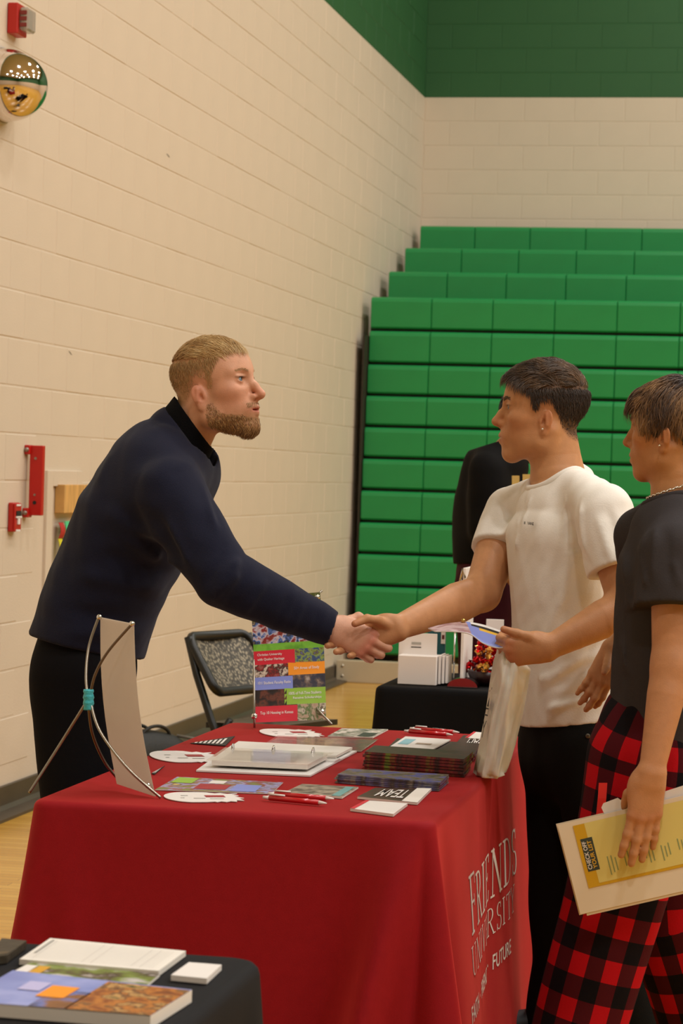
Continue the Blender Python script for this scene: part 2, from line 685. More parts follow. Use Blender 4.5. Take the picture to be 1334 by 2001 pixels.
class Field:
    def __init__(s, lo, hi, h):
        s.lo, s.h = np.asarray(lo, float), h
        s.n = np.ceil((np.asarray(hi, float) - s.lo) / h).astype(int) + 1
        s.F = np.full(s.n, 1e3, dtype=np.float32)
        s.ax = [s.lo[i] + h * np.arange(s.n[i]) for i in range(3)]

    def _sub(s, p, m):
        i0 = np.clip(np.floor((p.lo - m - s.lo) / s.h).astype(int), 0, s.n)
        i1 = np.clip(np.ceil((p.hi + m - s.lo) / s.h).astype(int) + 1, 0, s.n)
        sl = tuple(slice(a, b) for a, b in zip(i0, i1))
        return sl, s.ax[0][sl[0]][:, None, None], s.ax[1][sl[1]][None, :, None], s.ax[2][sl[2]][None, None, :]

    def u(s, p, k=0.01):
        sl, X, Y, Z = s._sub(p, k + 2.5 * s.h)
        if any(b.stop <= b.start for b in sl):
            return s
        d = p.fn(X, Y, Z)
        f = s.F[sl]
        h = np.maximum(k - np.abs(f - d), 0) / k if k > 0 else 0
        s.F[sl] = np.minimum(f, d) - h * h * k * 0.25
        return s

    def sub(s, p, k=0.005):
        sl, X, Y, Z = s._sub(p, k + 2.5 * s.h)
        if any(b.stop <= b.start for b in sl):
            return s
        d = -p.fn(X, Y, Z)
        f = s.F[sl]
        h = np.maximum(k - np.abs(f - d), 0) / k if k > 0 else 0
        s.F[sl] = np.maximum(f, d) + h * h * k * 0.25
        return s

    def isect(s, p, k=0.0):
        d = p.fn(s.ax[0][:, None, None], s.ax[1][None, :, None], s.ax[2][None, None, :])
        s.F = np.maximum(s.F, d).astype(np.float32)
        return s

    def disp(s, fn):
        m = np.abs(s.F) < 0.06
        i = np.nonzero(m)
        q = np.stack([s.ax[k][i[k]] for k in range(3)], 1)
        s.F[i] -= fn(q)
        return s

    def mesh(s):
        F = s.F
        S = F < 0
        c = sum(S[a:a + S.shape[0] - 1, b:b + S.shape[1] - 1, d:d + S.shape[2] - 1].astype(np.int8)
                for a in (0, 1) for b in (0, 1) for d in (0, 1))
        act = (c > 0) & (c < 8)
        I = np.stack(np.nonzero(act), 1)
        ids = np.full(act.shape, -1, dtype=np.int64)
        ids[act] = np.arange(len(I))
        pos = np.zeros((len(I), 3))
        cnt = np.zeros(len(I))
        cor = [np.array(q) for q in ((0, 0, 0), (1, 0, 0), (0, 1, 0), (1, 1, 0), (0, 0, 1), (1, 0, 1), (0, 1, 1), (1, 1, 1))]
        val = [F[I[:, 0] + q[0], I[:, 1] + q[1], I[:, 2] + q[2]].astype(float) for q in cor]
        for a in range(8):
            for b in range(a + 1, 8):
                if np.abs(cor[a] - cor[b]).sum() == 1:
                    x = (val[a] < 0) != (val[b] < 0)
                    t = np.where(x, val[a] / np.where(x, val[a] - val[b], 1), 0)
                    pos += x[:, None] * (cor[a] + t[:, None] * (cor[b] - cor[a]))
                    cnt += x
        V = s.lo + s.h * (I + pos / np.maximum(cnt, 1)[:, None])
        Q = []
        for ax in range(3):
            o1, o2 = (ax + 1) % 3, (ax + 2) % 3
            sa = [slice(None)] * 3
            sb = [slice(None)] * 3
            sa[ax], sb[ax] = slice(0, -1), slice(1, None)
            for o in (o1, o2):
                sa[o] = sb[o] = slice(1, -1)
            A, B = S[tuple(sa)], S[tuple(sb)]
            e = np.stack(np.nonzero(A != B), 1)
            if not len(e):
                continue
            flip = A[e[:, 0], e[:, 1], e[:, 2]]
            e[:, o1] += 1
            e[:, o2] += 1

            def cell(d1, d2):
                q = e.copy()
                q[:, o1] += d1
                q[:, o2] += d2
                return ids[q[:, 0], q[:, 1], q[:, 2]]
            q = np.stack([cell(-1, -1), cell(0, -1), cell(0, 0), cell(-1, 0)], 1)
            q = np.where(flip[:, None], q, q[:, ::-1])
            Q.append(q)
        return V, np.concatenate(Q)


def relax(V, Q, n=2, lam=0.5):
    V = V.copy()
    for _ in range(n):
        acc = np.zeros_like(V)
        ct = np.zeros(len(V))
        for i in range(4):
            a, b = Q[:, i], Q[:, (i + 1) % 4]
            np.add.at(acc, a, V[b])
            np.add.at(acc, b, V[a])
            np.add.at(ct, a, 1)
            np.add.at(ct, b, 1)
        V += lam * (acc / np.maximum(ct, 1)[:, None] - V)
    return V


def vnormals(V, Q):
    n = np.cross(V[Q[:, 2]] - V[Q[:, 0]], V[Q[:, 3]] - V[Q[:, 1]])
    N = np.zeros_like(V)
    for i in range(4):
        np.add.at(N, Q[:, i], n)
    return N / np.maximum(np.linalg.norm(N, axis=1), 1e-12)[:, None]


def crease(a, b, amp, wid):
    """fold ridge (amp>0) or valley (amp<0) along a segment, fading to its ends"""
    a, b = np.asarray(a, float), np.asarray(b, float)
    ab = b - a
    L2 = ab @ ab

    def f(q):
        r = q - a
        t0 = r @ ab / L2
        t = np.clip(t0, 0, 1)
        d2 = ((r - t[:, None] * ab) ** 2).sum(1)
        return amp * np.exp(-d2 / wid ** 2) * np.clip(np.minimum(t0, 1 - t0) * 5 + 0.3, 0, 1)
    return f


def shoot(V, Q, x, y, Ynear=-1):
    """nearest surface point of a mesh on the line of sight through photo pixel (x, y)"""
    d = FW + (x - 667) / FPX * RT + (1000.5 - y) / FPX * UP
    d /= np.linalg.norm(d)
    r = V - CAM
    t = r @ d
    off = np.linalg.norm(r - t[:, None] * d, axis=1)
    c = np.nonzero(off < 0.012)[0]
    if len(c) == 0:
        c = np.array([np.argmin(off)])
    i = c[np.argmin(t[c])]
    return CAM + d * t[i]


def surf_folds(prims, spec):
    """folds laid on the garment's own surface; spec rows: (x0, y0, x1, y1, amp, width)"""
    lo, hi = bbox([q[0] for q in prims], 0.04)
    F = Field(lo, hi, 0.011)
    for q, k in prims:
        F.u(q, k)
    V, Q = F.mesh()
    out = []
    for x0, y0, x1, y1, am, wd in spec:
        pts = [shoot(V, Q, x0 + (x1 - x0) * t, y0 + (y1 - y0) * t) for t in np.linspace(0, 1, 6)]

        def f(q, pts=pts, am=am, wd=wd):
            best = np.full(len(q), 9.0)
            tt = np.zeros(len(q))
            lo_, hi_ = np.min(pts, 0) - 3 * wd, np.max(pts, 0) + 3 * wd
            m = ((q > lo_) & (q < hi_)).all(1)
            qq = q[m]
            bb, tb = np.full(len(qq), 9.0), np.zeros(len(qq))
            for j in range(len(pts) - 1):
                ab = pts[j + 1] - pts[j]
                L2 = max(ab @ ab, 1e-9)
                t = np.clip((qq - pts[j]) @ ab / L2, 0, 1)
                d2 = ((qq - pts[j] - t[:, None] * ab) ** 2).sum(1)
                u = d2 < bb
                bb[u] = d2[u]
                tb[u] = (j + t[u]) / (len(pts) - 1)
            res = np.zeros(len(q))
            res[m] = am * np.exp(-bb / wd ** 2) * np.clip(np.minimum(tb, 1 - tb) * 4 + 0.15, 0, 1)
            return res
        out.append(f)
    return out


def wob(amp, sc, seed=0, st=(1, 1, 1)):
    r = np.random.default_rng(seed)
    ks = r.normal(size=(7, 3)) * sc * np.array(st)
    ph = r.uniform(0, 6.28, 7)

    def f(q):
        return amp * np.sin(q @ ks.T + ph).sum(1) / 3.0
    return f


def skin_mat(name):
    return mat(name, 'C89878', 0.48, var=0.05, vscale=60, bump=0.10, bscale=350, attr='col', sss=0.12, spec=0.35)


def rot_head(yaw, pitch, roll=0.0):
    """columns: forward, left, up of the head in the world; pitch > 0 lifts the chin"""
    M = Matrix.Rotation(math.radians(yaw), 3, 'Z') @ Matrix.Rotation(-math.radians(pitch), 3, 'Y') @ Matrix.Rotation(math.radians(roll), 3, 'X')
    return np.array(M)


def head_field(p, h=0.0024):
    """head in its own frame: x forward, y left, z up, origin between the ear canals"""
    F = Field((-0.125, -0.105, -0.175), (0.145, 0.105, 0.15), h)
    jw, fw = p.get('jaw', 1.0), p.get('face', 1.0)
    F.u(ell((-0.007, 0, 0.048), (0.097, 0.077, 0.084)), 0)
    F.u(ell((0.030, 0, 0.028), (0.058, 0.063, 0.074)), 0.03)
    F.u(ell((0.038, 0, -0.030), (0.054, 0.0585 * fw, 0.052)), 0.03)
    F.u(ell((0.030, 0, -0.056), (0.055, 0.054 * jw, 0.040)), 0.03)
    ch = p.get('chin', 0.0)
    for s in (-1, 1):
        F.u(rc((-0.006, s * 0.054 * jw, -0.02), (0.004, s * 0.053 * jw, -0.062), 0.016, 0.016), 0.03)
        F.u(rc((0.004, s * 0.053 * jw, -0.062), (0.072 + ch, s * 0.014, -0.092), 0.016, 0.014), 0.025)
        F.u(ell((0.052, s * 0.046, -0.006), (0.026, 0.019, 0.017)), 0.022)
        F.u(rc((0.079, s * 0.010, 0.036), (0.063, s * 0.046, 0.038), 0.011, 0.009), 0.016)
    F.u(ell((0.074 + ch, 0, -0.088), (0.020, 0.022, 0.017)), 0.018)
    F.u(ell((0.083, 0, -0.050), (0.017, 0.026, 0.024)), 0.018)          # muzzle
    # eye sockets
    for s in (-1, 1):
        F.sub(ell((0.094, s * 0.034, 0.020), (0.019, 0.020, 0.014)), 0.014)
    # nose
    nl = p.get('nose', 0.0)
    nz = p.get('nose_z', 0.0)
    F.u(rc((0.084, 0, 0.026), (0.097 + nl * 0.7, 0, 0.004 + nz * .5), 0.0085, 0.0085), 0.012)
    F.u(rc((0.097 + nl * 0.7, 0, 0.004 + nz * .5), (0.109 + nl, 0, -0.016 + nz), 0.0085, 0.0105), 0.008)
    for s in (-1, 1):
        F.u(ell((0.094 + nl * .5, s * 0.0125, -0.021 + nz), (0.011, 0.0065, 0.008)), 0.007)
    F.u(rc((0.106 + nl, 0, -0.021 + nz), (0.092, 0, -0.031 + nz), 0.006, 0.007), 0.006)
    for s in (-1, 1):
        F.sub(ell((0.100 + nl * .6, s * 0.008, -0.0285 + nz), (0.006, 0.0032, 0.0035)), 0.003)
    # eyelids
    for s in (-1, 1):
        F.u(ell((0.072, s * 0.033, 0.020), (0.0148, 0.0165, 0.0135)), 0.006)
        F.u(rc((0.085, s * 0.020, 0.0275), (0.079, s * 0.046, 0.0265), 0.0035, 0.0035), 0.004)
        F.sub(ell((0.088, s * 0.0335, 0.0195), (0.012, 0.0145, p.get('eye_open', 0.0046))), 0.0015)
    # lips
    lz = p.get('lip_z', 0.0)
    for s in (-1, 1):
        F.u(rc((0.0985, s * 0.003, -0.0462 + lz), (0.086, s * 0.023, -0.052 + lz), 0.0066, 0.003), 0.005)
        F.u(rc((0.0965, s * 0.003, -0.0592 + lz), (0.086, s * 0.021, -0.0545 + lz), 0.0074, 0.003), 0.005)
    F.sub(ell((0.106, 0, -0.0526 + lz), (0.014, 0.025, 0.0006 + p.get('mouth', 0.0))), 0.003)
    # ears
    for s in (-1, 1):
        Re = np.array(Matrix.Rotation(math.radians(-s * 24), 3, 'Z') @ Matrix.Rotation(math.radians(-14), 3, 'Y'))
        c = A3(-0.008, s * 0.079, -0.010)
        Re = Re * p.get('ear', 0.84)
        F.u(ell(c, (0.019, 0.0065, 0.031), Re), 0.008)
        F.u(ell(c + A3(0.006, -s * 0.002, -0.028), (0.010, 0.005, 0.011), Re), 0.006)
        o = Re @ A3(0, s * 0.007, 0)
        F.sub(ell(c + o + Re @ A3(0.001, 0, 0.008), (0.0125, 0.0048, 0.0195), Re), 0.003)
        F.sub(ell(c + o * 0.7 + Re @ A3(0.006, 0, -0.006), (0.008, 0.008, 0.010), Re), 0.004)
        F.u(rc(c + Re @ A3(0.002, s * 0.003, 0.017), c + Re @ A3(-0.008, s * 0.0035, -0.012), 0.0042, 0.0040), 0.004)
        F.u(ell(c + Re @ A3(0.0145, s * 0.001, -0.007), (0.0045, 0.004, 0.007), Re), 0.004)
    # neck
    nk = p['neck']                                  # polyline in head frame with radii
    F.u(loft([q[0] for q in nk], (0, 1, 0), [q[1] for q in nk], [q[2] for q in nk]), 0.022)
    for s in (-1, 1):                               # sternomastoid
        F.u(rc((-0.022, s * 0.056, -0.035), np.asarray(nk[-1][0]) + A3(0.035, s * 0.02, 0), 0.014, 0.012), 0.02)
    return F


def face_colours(V, p):
    """skin tone by place on the head: lips, cheeks, nose, ears, shaved scalp, brows"""
    base, red, lip = (np.array(lin(p[k])[:3]) for k in ('skin', 'flush', 'lip'))
    C = np.tile(base, (len(V), 1))

    def mix(col, wgt):
        nonlocal C
        wgt = np.clip(wgt, 0, 1)[:, None]
        C = C * (1 - wgt) + np.asarray(col) * wgt
    x, y, z = V[:, 0], np.abs(V[:, 1]), V[:, 2]
    gs = lambda c, r: np.exp(-(((x - c[0]) / r[0]) ** 2 + ((y - c[1]) / r[1]) ** 2 + ((z - c[2]) / r[2]) ** 2))
    mix(red, 0.30 * gs((0.06, 0.048, -0.018), (0.045, 0.04, 0.038)))
    mix(red, 0.6 * gs((0.108, 0, -0.016), (0.018, 0.018, 0.014)))
    mix(red, 0.55 * gs((-0.01, 0.083, 0.0), (0.03, 0.014, 0.04)))
    lz = p.get('lip_z', 0.0)
    mix(lip, 1.2 * gs((0.097, 0, -0.0525 + lz), (0.02, 0.021, 0.0075)))
    mix(lin(p.get('lash', '2A1A12'))[:3], p.get('lash_amt', 1.1) * gs((0.084, 0.035, 0.0243), (0.012, 0.0145, 0.0026)))
    mix(lin(p.get('lash', '2A1A12'))[:3], 0.4 * gs((0.084, 0.036, 0.0150), (0.010, 0.012, 0.0016)))
    if 'stubble' in p:
        mix(lin(p['stubble'])[:3], p.get('stubble_amt', 0.4) * np.clip(gs((0.07, 0.0, -0.085), (0.06, 0.06, 0.028)) * 1.5, 0, 1))
    return C


def bald_side(V, zl):
    xs, zs = zip(*zl)
    return V[:, 2] - np.interp(V[:, 0], xs, zs)


def strands(roots, nrm, comb, length, width, lift, col, seg=5, ctr=(-0.01, 0, 0.03), gravity=0.0, curl=0.0, seed=1, clump=0.0):
    """tapered four-sided locks growing from roots; all array arguments are per lock"""
    r = np.random.default_rng(seed)
    n = len(roots)
    ctr = np.asarray(ctr)
    p = roots.copy()
    d = comb / np.maximum(np.linalg.norm(comb, axis=1), 1e-9)[:, None]
    path = [p - nrm * 0.002]
    ph = r.uniform(0, 6.28, n)
    side0 = np.cross(d, nrm)
    for i in range(1, seg + 1):
        t = i / seg
        out = p - ctr
        out /= np.linalg.norm(out, axis=1)[:, None]
        dt = d - out * (d * out).sum(1)[:, None]
        dt /= np.maximum(np.linalg.norm(dt, axis=1), 1e-9)[:, None]
        st = dt + out * (lift * (1.2 - 1.5 * t))[:, None] + np.array([0, 0, -gravity * t]) + side0 * (curl * np.sin(ph + 5 * t))[:, None]
        st /= np.linalg.norm(st, axis=1)[:, None]
        p = p + st * (length / seg)[:, None]
        path.append(p)
    path = np.stack(path, 1)                                  # n, seg+1, 3
    wv = width[:, None] * np.array([1.0] + [1.0 - 0.85 * (i / seg) ** 1.6 for i in range(1, seg + 1)])[None]
    tan = np.gradient(path, axis=1)
    tan /= np.maximum(np.linalg.norm(tan, axis=2), 1e-9)[..., None]
    a = np.cross(tan, np.broadcast_to(nrm[:, None], tan.shape))
    a /= np.maximum(np.linalg.norm(a, axis=2), 1e-9)[..., None]
    b = np.cross(tan, a)
    ring = np.stack([path + a * wv[..., None], path + b * wv[..., None] * 0.6, path - a * wv[..., None], path - b * wv[..., None] * 0.6], 2)
    V = ring.reshape(-1, 3)
    S1 = seg + 1
    base = (np.arange(n) * S1 * 4)[:, None, None]
    i = (np.arange(seg) * 4)[None, :, None]
    k = np.arange(4)[None, None, :]
    k2 = (k + 1) % 4
    Q = np.stack([base + i + k, base + i + k2, base + i + 4 + k2, base + i + 4 + k], -1).reshape(-1, 4)
    C = np.repeat(col, S1 * 4, axis=0)
    return V, Q, C


def hand_prims(O, ax, fingers, thumb, s=1.0, palm_cup=0.0):
    """O wrist centre; ax = 3x3 columns: x to the fingers, y to the thumb side, z out of the back of the hand.
    fingers: four (curl1, curl2, curl3, spread) from index to little; thumb: list of points in hand frame (m)"""
    ax = np.asarray(ax, float)
    T = lambda q: O + ax @ (np.asarray(q, float) * s)
    pr = []
    bases = [(0.092, 0.027, 0.0), (0.096, 0.008, 0.003), (0.091, -0.011, 0.001), (0.082, -0.028, -0.003)]
    lens = [(0.042, 0.026, 0.021), (0.047, 0.030, 0.022), (0.043, 0.028, 0.022), (0.034, 0.021, 0.019)]
    rads = [0.0098, 0.0101, 0.0096, 0.0086]
    for (bx, by, bz) in bases:                               # metacarpals
        pr.append((rc(T((0.0, by * 0.55, -0.002)), T((bx, by, bz)), 0.0155 * s, 0.0115 * s), 0.016))
    pr.append((ell(T((0.045, 0.006, -0.006)), A3(0.045, 0.036, 0.0155) * s, ax), 0.012))
    pr.append((ell(T((0.030, 0.026, -0.010)), A3(0.033, 0.017, 0.016) * s, ax), 0.012))   # thenar
    tips = []
    for (bx, by, bz), ln, r, (c1, c2, c3, sp) in zip(bases, lens, rads, fingers):
        q = A3(bx, by, bz)
        ang = 0.0
        for j, (L, c) in enumerate(zip(ln, (c1, c2, c3))):
            ang += math.radians(c)
            d = A3(math.cos(ang) * math.cos(math.radians(sp)), math.cos(ang) * math.sin(math.radians(sp)), -math.sin(ang))
            q2 = q + d * L
            pr.append((rc(T(q), T(q2), (r - 0.0006 * j) * s, (r - 0.0006 * (j + 1)) * s), 0.004))
            q = q2
        tips.append(q)
    th = [A3(*q) for q in thumb]
    rr = [0.0135, 0.0115, 0.0105, 0.0088]
    for j in range(len(th) - 1):
        pr.append((rc(T(th[j]), T(th[j + 1]), rr[j] * s, rr[j + 1] * s), 0.006))
    return pr, T, tips


def finish_mesh(F, n=1):
    V, Q = F.mesh()
    return relax(V, Q, n, 0.4), Q


def merge(parts):
    """[(V, Q, C)] -> one mesh"""
    Vs, Qs, Cs, k = [], [], [], 0
    for V, Q, C in parts:
        Vs.append(V)
        Qs.append(Q + k)
        Cs.append(C)
        k += len(V)
    return np.concatenate(Vs), np.concatenate(Qs), np.concatenate(Cs)


def bridge(V, Q, C, links):
    """join separate skin shells into one surface by limbs hidden inside the clothes: links = (start, waypoints, end, radius)"""
    V, C = list(V), list(C)
    Q = Q.copy()
    keep = np.ones(len(Q), bool)
    cen = np.array(V)[Q].mean(1)
    extra = []
    for a, way, b, r in links:
        ia = int(np.argmin(((cen - a) ** 2).sum(1) + 9 * ~keep))
        keep[ia] = False
        ib = int(np.argmin(((cen - b) ** 2).sum(1) + 9 * ~keep))
        keep[ib] = False
        prev = list(Q[ia])
        pts = [np.array(V)[Q[ia]].mean(0)] + [np.asarray(q) for q in way] + [np.array(V)[Q[ib]].mean(0)]
        u = V[prev[0]] - pts[0]
        for j in range(1, len(pts) - 1):
            d = pts[j + 1] - pts[j - 1]
            d /= np.linalg.norm(d)
            e1 = u - d * (u @ d)
            e1 /= np.linalg.norm(e1)
            e2 = np.cross(d, e1)
            o = np.cross(V[prev[1]] - V[prev[0]], V[prev[2]] - V[prev[0]]) @ d
            ring = []
            for k in range(4):
                t = k * math.pi / 2 * (1 if o > 0 else -1)
                V.append(pts[j] + r * (math.cos(t) * e1 + math.sin(t) * e2))
                C.append(C[prev[0]])
                ring.append(len(V) - 1)
            extra += [[prev[k], prev[(k + 1) % 4], ring[(k + 1) % 4], ring[k]] for k in range(4)]
            prev = ring
        ring = list(Q[ib])[::-1]
        k0 = min(range(4), key=lambda k: np.linalg.norm(V[ring[k]] - V[prev[0]]))
        ring = ring[k0:] + ring[:k0]
        extra += [[prev[k], prev[(k + 1) % 4], ring[(k + 1) % 4], ring[k]] for k in range(4)]
    return np.array(V), np.concatenate([Q[keep], np.array(extra)]), np.array(C)


def person_head(root, p):
    """returns skin mesh data of head + neck in the world; adds eyes, hair, beard as children"""
    R = rot_head(*p['rot'])
    O = np.asarray(p['at'], float)
    sc = p.get('scale', 1.0)
    W = lambda q: O + (np.asarray(q) * sc) @ R.T
    F = head_field(p)
    V, Q = finish_mesh(F, 1)
    N = vnormals(V, Q)
    C = face_colours(V, p)
    # eyes
    for s in (-1, 1):
        c = A3(0.0725, s * 0.033, 0.0198)
        gz = A3(*p.get('gaze', (1, 0, 0)))
        gz /= np.linalg.norm(gz)
        g = G()
        g.ball((0, 0, 0), 0.0122, 20, 14)
        v = np.array(g.v)
        a, b, d = frame(gz)
        v = np.stack([v @ np.eye(3)[0], v @ np.eye(3)[1], v @ np.eye(3)[2]], 1)
        v = v[:, 0:1] * a + v[:, 1:2] * b + v[:, 2:3] * d
        ca = (v / 0.0122) @ gz
        col = np.tile(np.array(lin('B9AAA0')[:3]), (len(v), 1))
        col[ca > 0.74] = lin(p['iris'])[:3]
        col[ca > 0.94] = lin('0A0A0A')[:3]
        mesh_obj('eye', W(v + c), g.f, mat('eye_surface', 'FFFFFF', 0.12, attr='col', coat=0.5), root, smooth=True, cols=col)
    # hair
    hl = p['hair'](V, N, p)
    C = hl['paint'](C) if 'paint' in hl else C
    for nm, (hv, hq, hc) in hl['meshes'].items():
        mesh_obj(nm, W(hv), hq, mat('hair_fibre', '806040', 0.45, attr='col', spec=0.4, sheen=0.15), root, cols=hc, smooth=True)
    return W(V), Q, C, W, R


def pick(mask, n, seed):
    i = np.nonzero(mask)[0]
    r = np.random.default_rng(seed)
    if len(i) == 0:
        return i
    return r.choice(i, n, replace=n > len(i))


def ink(cols, n, seed, jit=0.12):
    r = np.random.default_rng(seed)
    c = np.array([lin(k)[:3] for k in cols])[r.integers(0, len(cols), n)]
    return np.clip(c * (1 + r.normal(0, jit, (n, 1))), 0, 1)
# ================================================================== hair styles
def _brows(V, N, cols, n=150, seed=5, thick=0.0042):
    y = np.abs(V[:, 1])
    zc = np.interp(y, [0.010, 0.03, 0.048], [0.0375, 0.0425, 0.0375])
    m = (np.abs(V[:, 2] - zc) < thick) & (y > 0.011) & (y < 0.047) & (V[:, 0] > 0.055)
    i = pick(m, n, seed)
    sgn = np.sign(V[i, 1])
    comb = np.stack([-0.3 + 0 * sgn, sgn, 0.25 + 0 * sgn], 1)
    k = len(i)
    return strands(V[i], N[i], comb, np.full(k, 0.008), np.full(k, 0.0006), np.full(k, 0.15), ink(cols, k, seed), seg=3, seed=seed)


def _not_ear(V):
    x, y, z = V[:, 0], np.abs(V[:, 1]), V[:, 2]
    return ~((y > 0.0745) & (((x + 0.012) / 0.026) ** 2 + ((z - 0.0) / 0.040) ** 2 < 1))


def _hair_base(V, line, cols, soft=0.012, amt=0.85):
    d = bald_side(V, line)
    wgt = np.clip(d / soft, 0, 1) * amt * _not_ear(V)
    c = np.mean([lin(k)[:3] for k in cols], axis=0)
    return d, (lambda C: C * (1 - wgt[:, None]) + c * wgt[:, None])


def hair_blond(V, N, p):
    cols = ['B8935C', 'C49F68', 'AC864F', 'CFAE78']
    line = [(-0.12, -0.06), (-0.085, -0.055), (-0.055, -0.035), (-0.035, 0.0), (-0.02, 0.03), (0.008, 0.034), (0.016, 0.0), (0.024, 0.0),
            (0.030, 0.048), (0.040, 0.072), (0.052, 0.088), (0.066, 0.096), (0.09, 0.090), (0.12, 0.090)]
    d, paint = _hair_base(V, line, ['A07A48', '97713F'], 0.030, 0.62)
    ok = (d > 0.002) & _not_ear(V)
    r = np.random.default_rng(3)
    top = V[:, 2] > 0.080
    i = pick(ok & top, 5200, 1)
    k = len(i)
    root = V[i] + r.normal(0, 0.0012, (k, 3))
    comb = np.stack([np.ones(k), 0.22 * r.normal(size=k) - 0.30, 0.1 * r.normal(size=k)], 1)
    L = r.uniform(0.020, 0.032, k) * np.interp(V[i, 0], [-.1, -.06, .05, .08], [.4, .8, 1, 1.25])
    a = strands(root, N[i], comb, L, r.uniform(0.0005, 0.0010, k), r.uniform(0.18, 0.45, k), _tones(root, ['A9824C', 'BC9660', 'CFAE78', 'DCC08E'], 4, 110), seg=4, seed=2)
    i = pick(ok & ~top, 5200, 6)
    k = len(i)
    root = V[i] + r.normal(0, 0.0012, (k, 3))
    comb = np.stack([0.25 + 0.15 * r.normal(size=k), 0.1 * r.normal(size=k), -np.ones(k)], 1)
    L = np.interp(V[i, 2], [-0.05, 0.02, 0.085], [0.0025, 0.005, 0.018])
    b = strands(root, N[i], comb, L, np.full(k, 0.0006), np.full(k, 0.3), ink(['A8834E', 'B08A54', '9C7844'], k, 7, 0.08), seg=2, seed=8)
    # beard
    x, y, z = V[:, 0], np.abs(V[:, 1]), V[:, 2]
    up = np.interp(x, [0.0, 0.010, 0.022, 0.036, 0.05, 0.075, 0.09, 0.11], [-0.06, -0.03, -0.032, -0.052, -0.060, -0.062, -0.070, -0.070])
    must = (x > 0.08) & (z < -0.034) & (z > -0.0445) & (y < 0.03)
    side = (x > 0.008) & (z < up) & (z > -0.112) & ((x > 0.02) | (z > -0.085))
    lipz = (np.abs(z + 0.0525) < 0.010) & (y < 0.022) & (x > 0.08)
    i = pick(side & ~lipz, 6000, 9)
    k = len(i)
    root = V[i] + r.normal(0, 0.0012, (k, 3))
    comb = np.stack([0.35 + 0.2 * r.normal(size=k), 0.2 * r.normal(size=k), -np.ones(k)], 1)
    L = np.interp(V[i, 2], [-0.11, -0.085, -0.06, -0.03], [0.012, 0.013, 0.008, 0.004]) * r.uniform(0.7, 1.2, k) * np.interp(V[i, 0], [0.0, 0.03, 0.08], [0.5, 0.7, 1.0])
    c = strands(root, N[i], comb, L, np.full(k, 0.0006), np.full(k, 0.42), ink(['8E6638', 'A07644', 'B48A54', '7C5830'], k, 11, 0.1), seg=3, ctr=(0.02, 0, -0.05), seed=12)
    i = pick(must, 260, 14)
    k = len(i)
    sg = np.sign(V[i, 1])
    comb = np.stack([0.1 * np.ones(k), sg, -1.2 * np.ones(k)], 1)
    e = strands(V[i], N[i], comb, np.full(k, 0.006), np.full(k, 0.0005), np.full(k, 0.12), ink(['B8905C', 'C49E6C'], k, 15), seg=3, ctr=(0.02, 0, -0.05), seed=16)
    br = _brows(V, N, ['A8845A', 'B08C5C'], 90, thick=0.0025)
    sb = 0.42 * np.exp(-((x - 0.020) / 0.012) ** 2) * np.clip((0.03 - z) / 0.02, 0, 1) * np.clip((z + 0.075) / 0.02, 0, 1) * (y > 0.05) * _not_ear(V)
    sb = np.maximum(sb, 0.5 * (side & ~lipz))[:, None]
    tone = np.array(lin('8A6238')[:3])
    paint2 = lambda C: paint(C) * (1 - sb) + tone * sb
    return {'paint': paint2, 'meshes': {'hair': merge([a, b, br]), 'beard': merge([c, e])}}


def _lumps(q, sc, seed):
    """smooth noise shared by neighbouring roots, so locks move together"""
    r = np.random.default_rng(seed)
    ks = r.normal(size=(6, 3)) * sc
    ph = r.uniform(0, 6.28, 6)
    return np.sin(q @ ks.T + ph).sum(1) / 2.4


def _tones(q, cols, seed, sc=90, jit=0.07):
    t = np.clip(0.5 + 0.32 * _lumps(q, sc, seed) + np.random.default_rng(seed).normal(0, 0.12, len(q)), 0, 0.999) * (len(cols) - 1)
    c = np.array([lin(k)[:3] for k in cols])
    i = t.astype(int)
    f = (t - i)[:, None]
    return np.clip((c[i] * (1 - f) + c[np.minimum(i + 1, len(cols) - 1)] * f) * (1 + np.random.default_rng(seed + 1).normal(0, jit, (len(q), 1))), 0, 1)


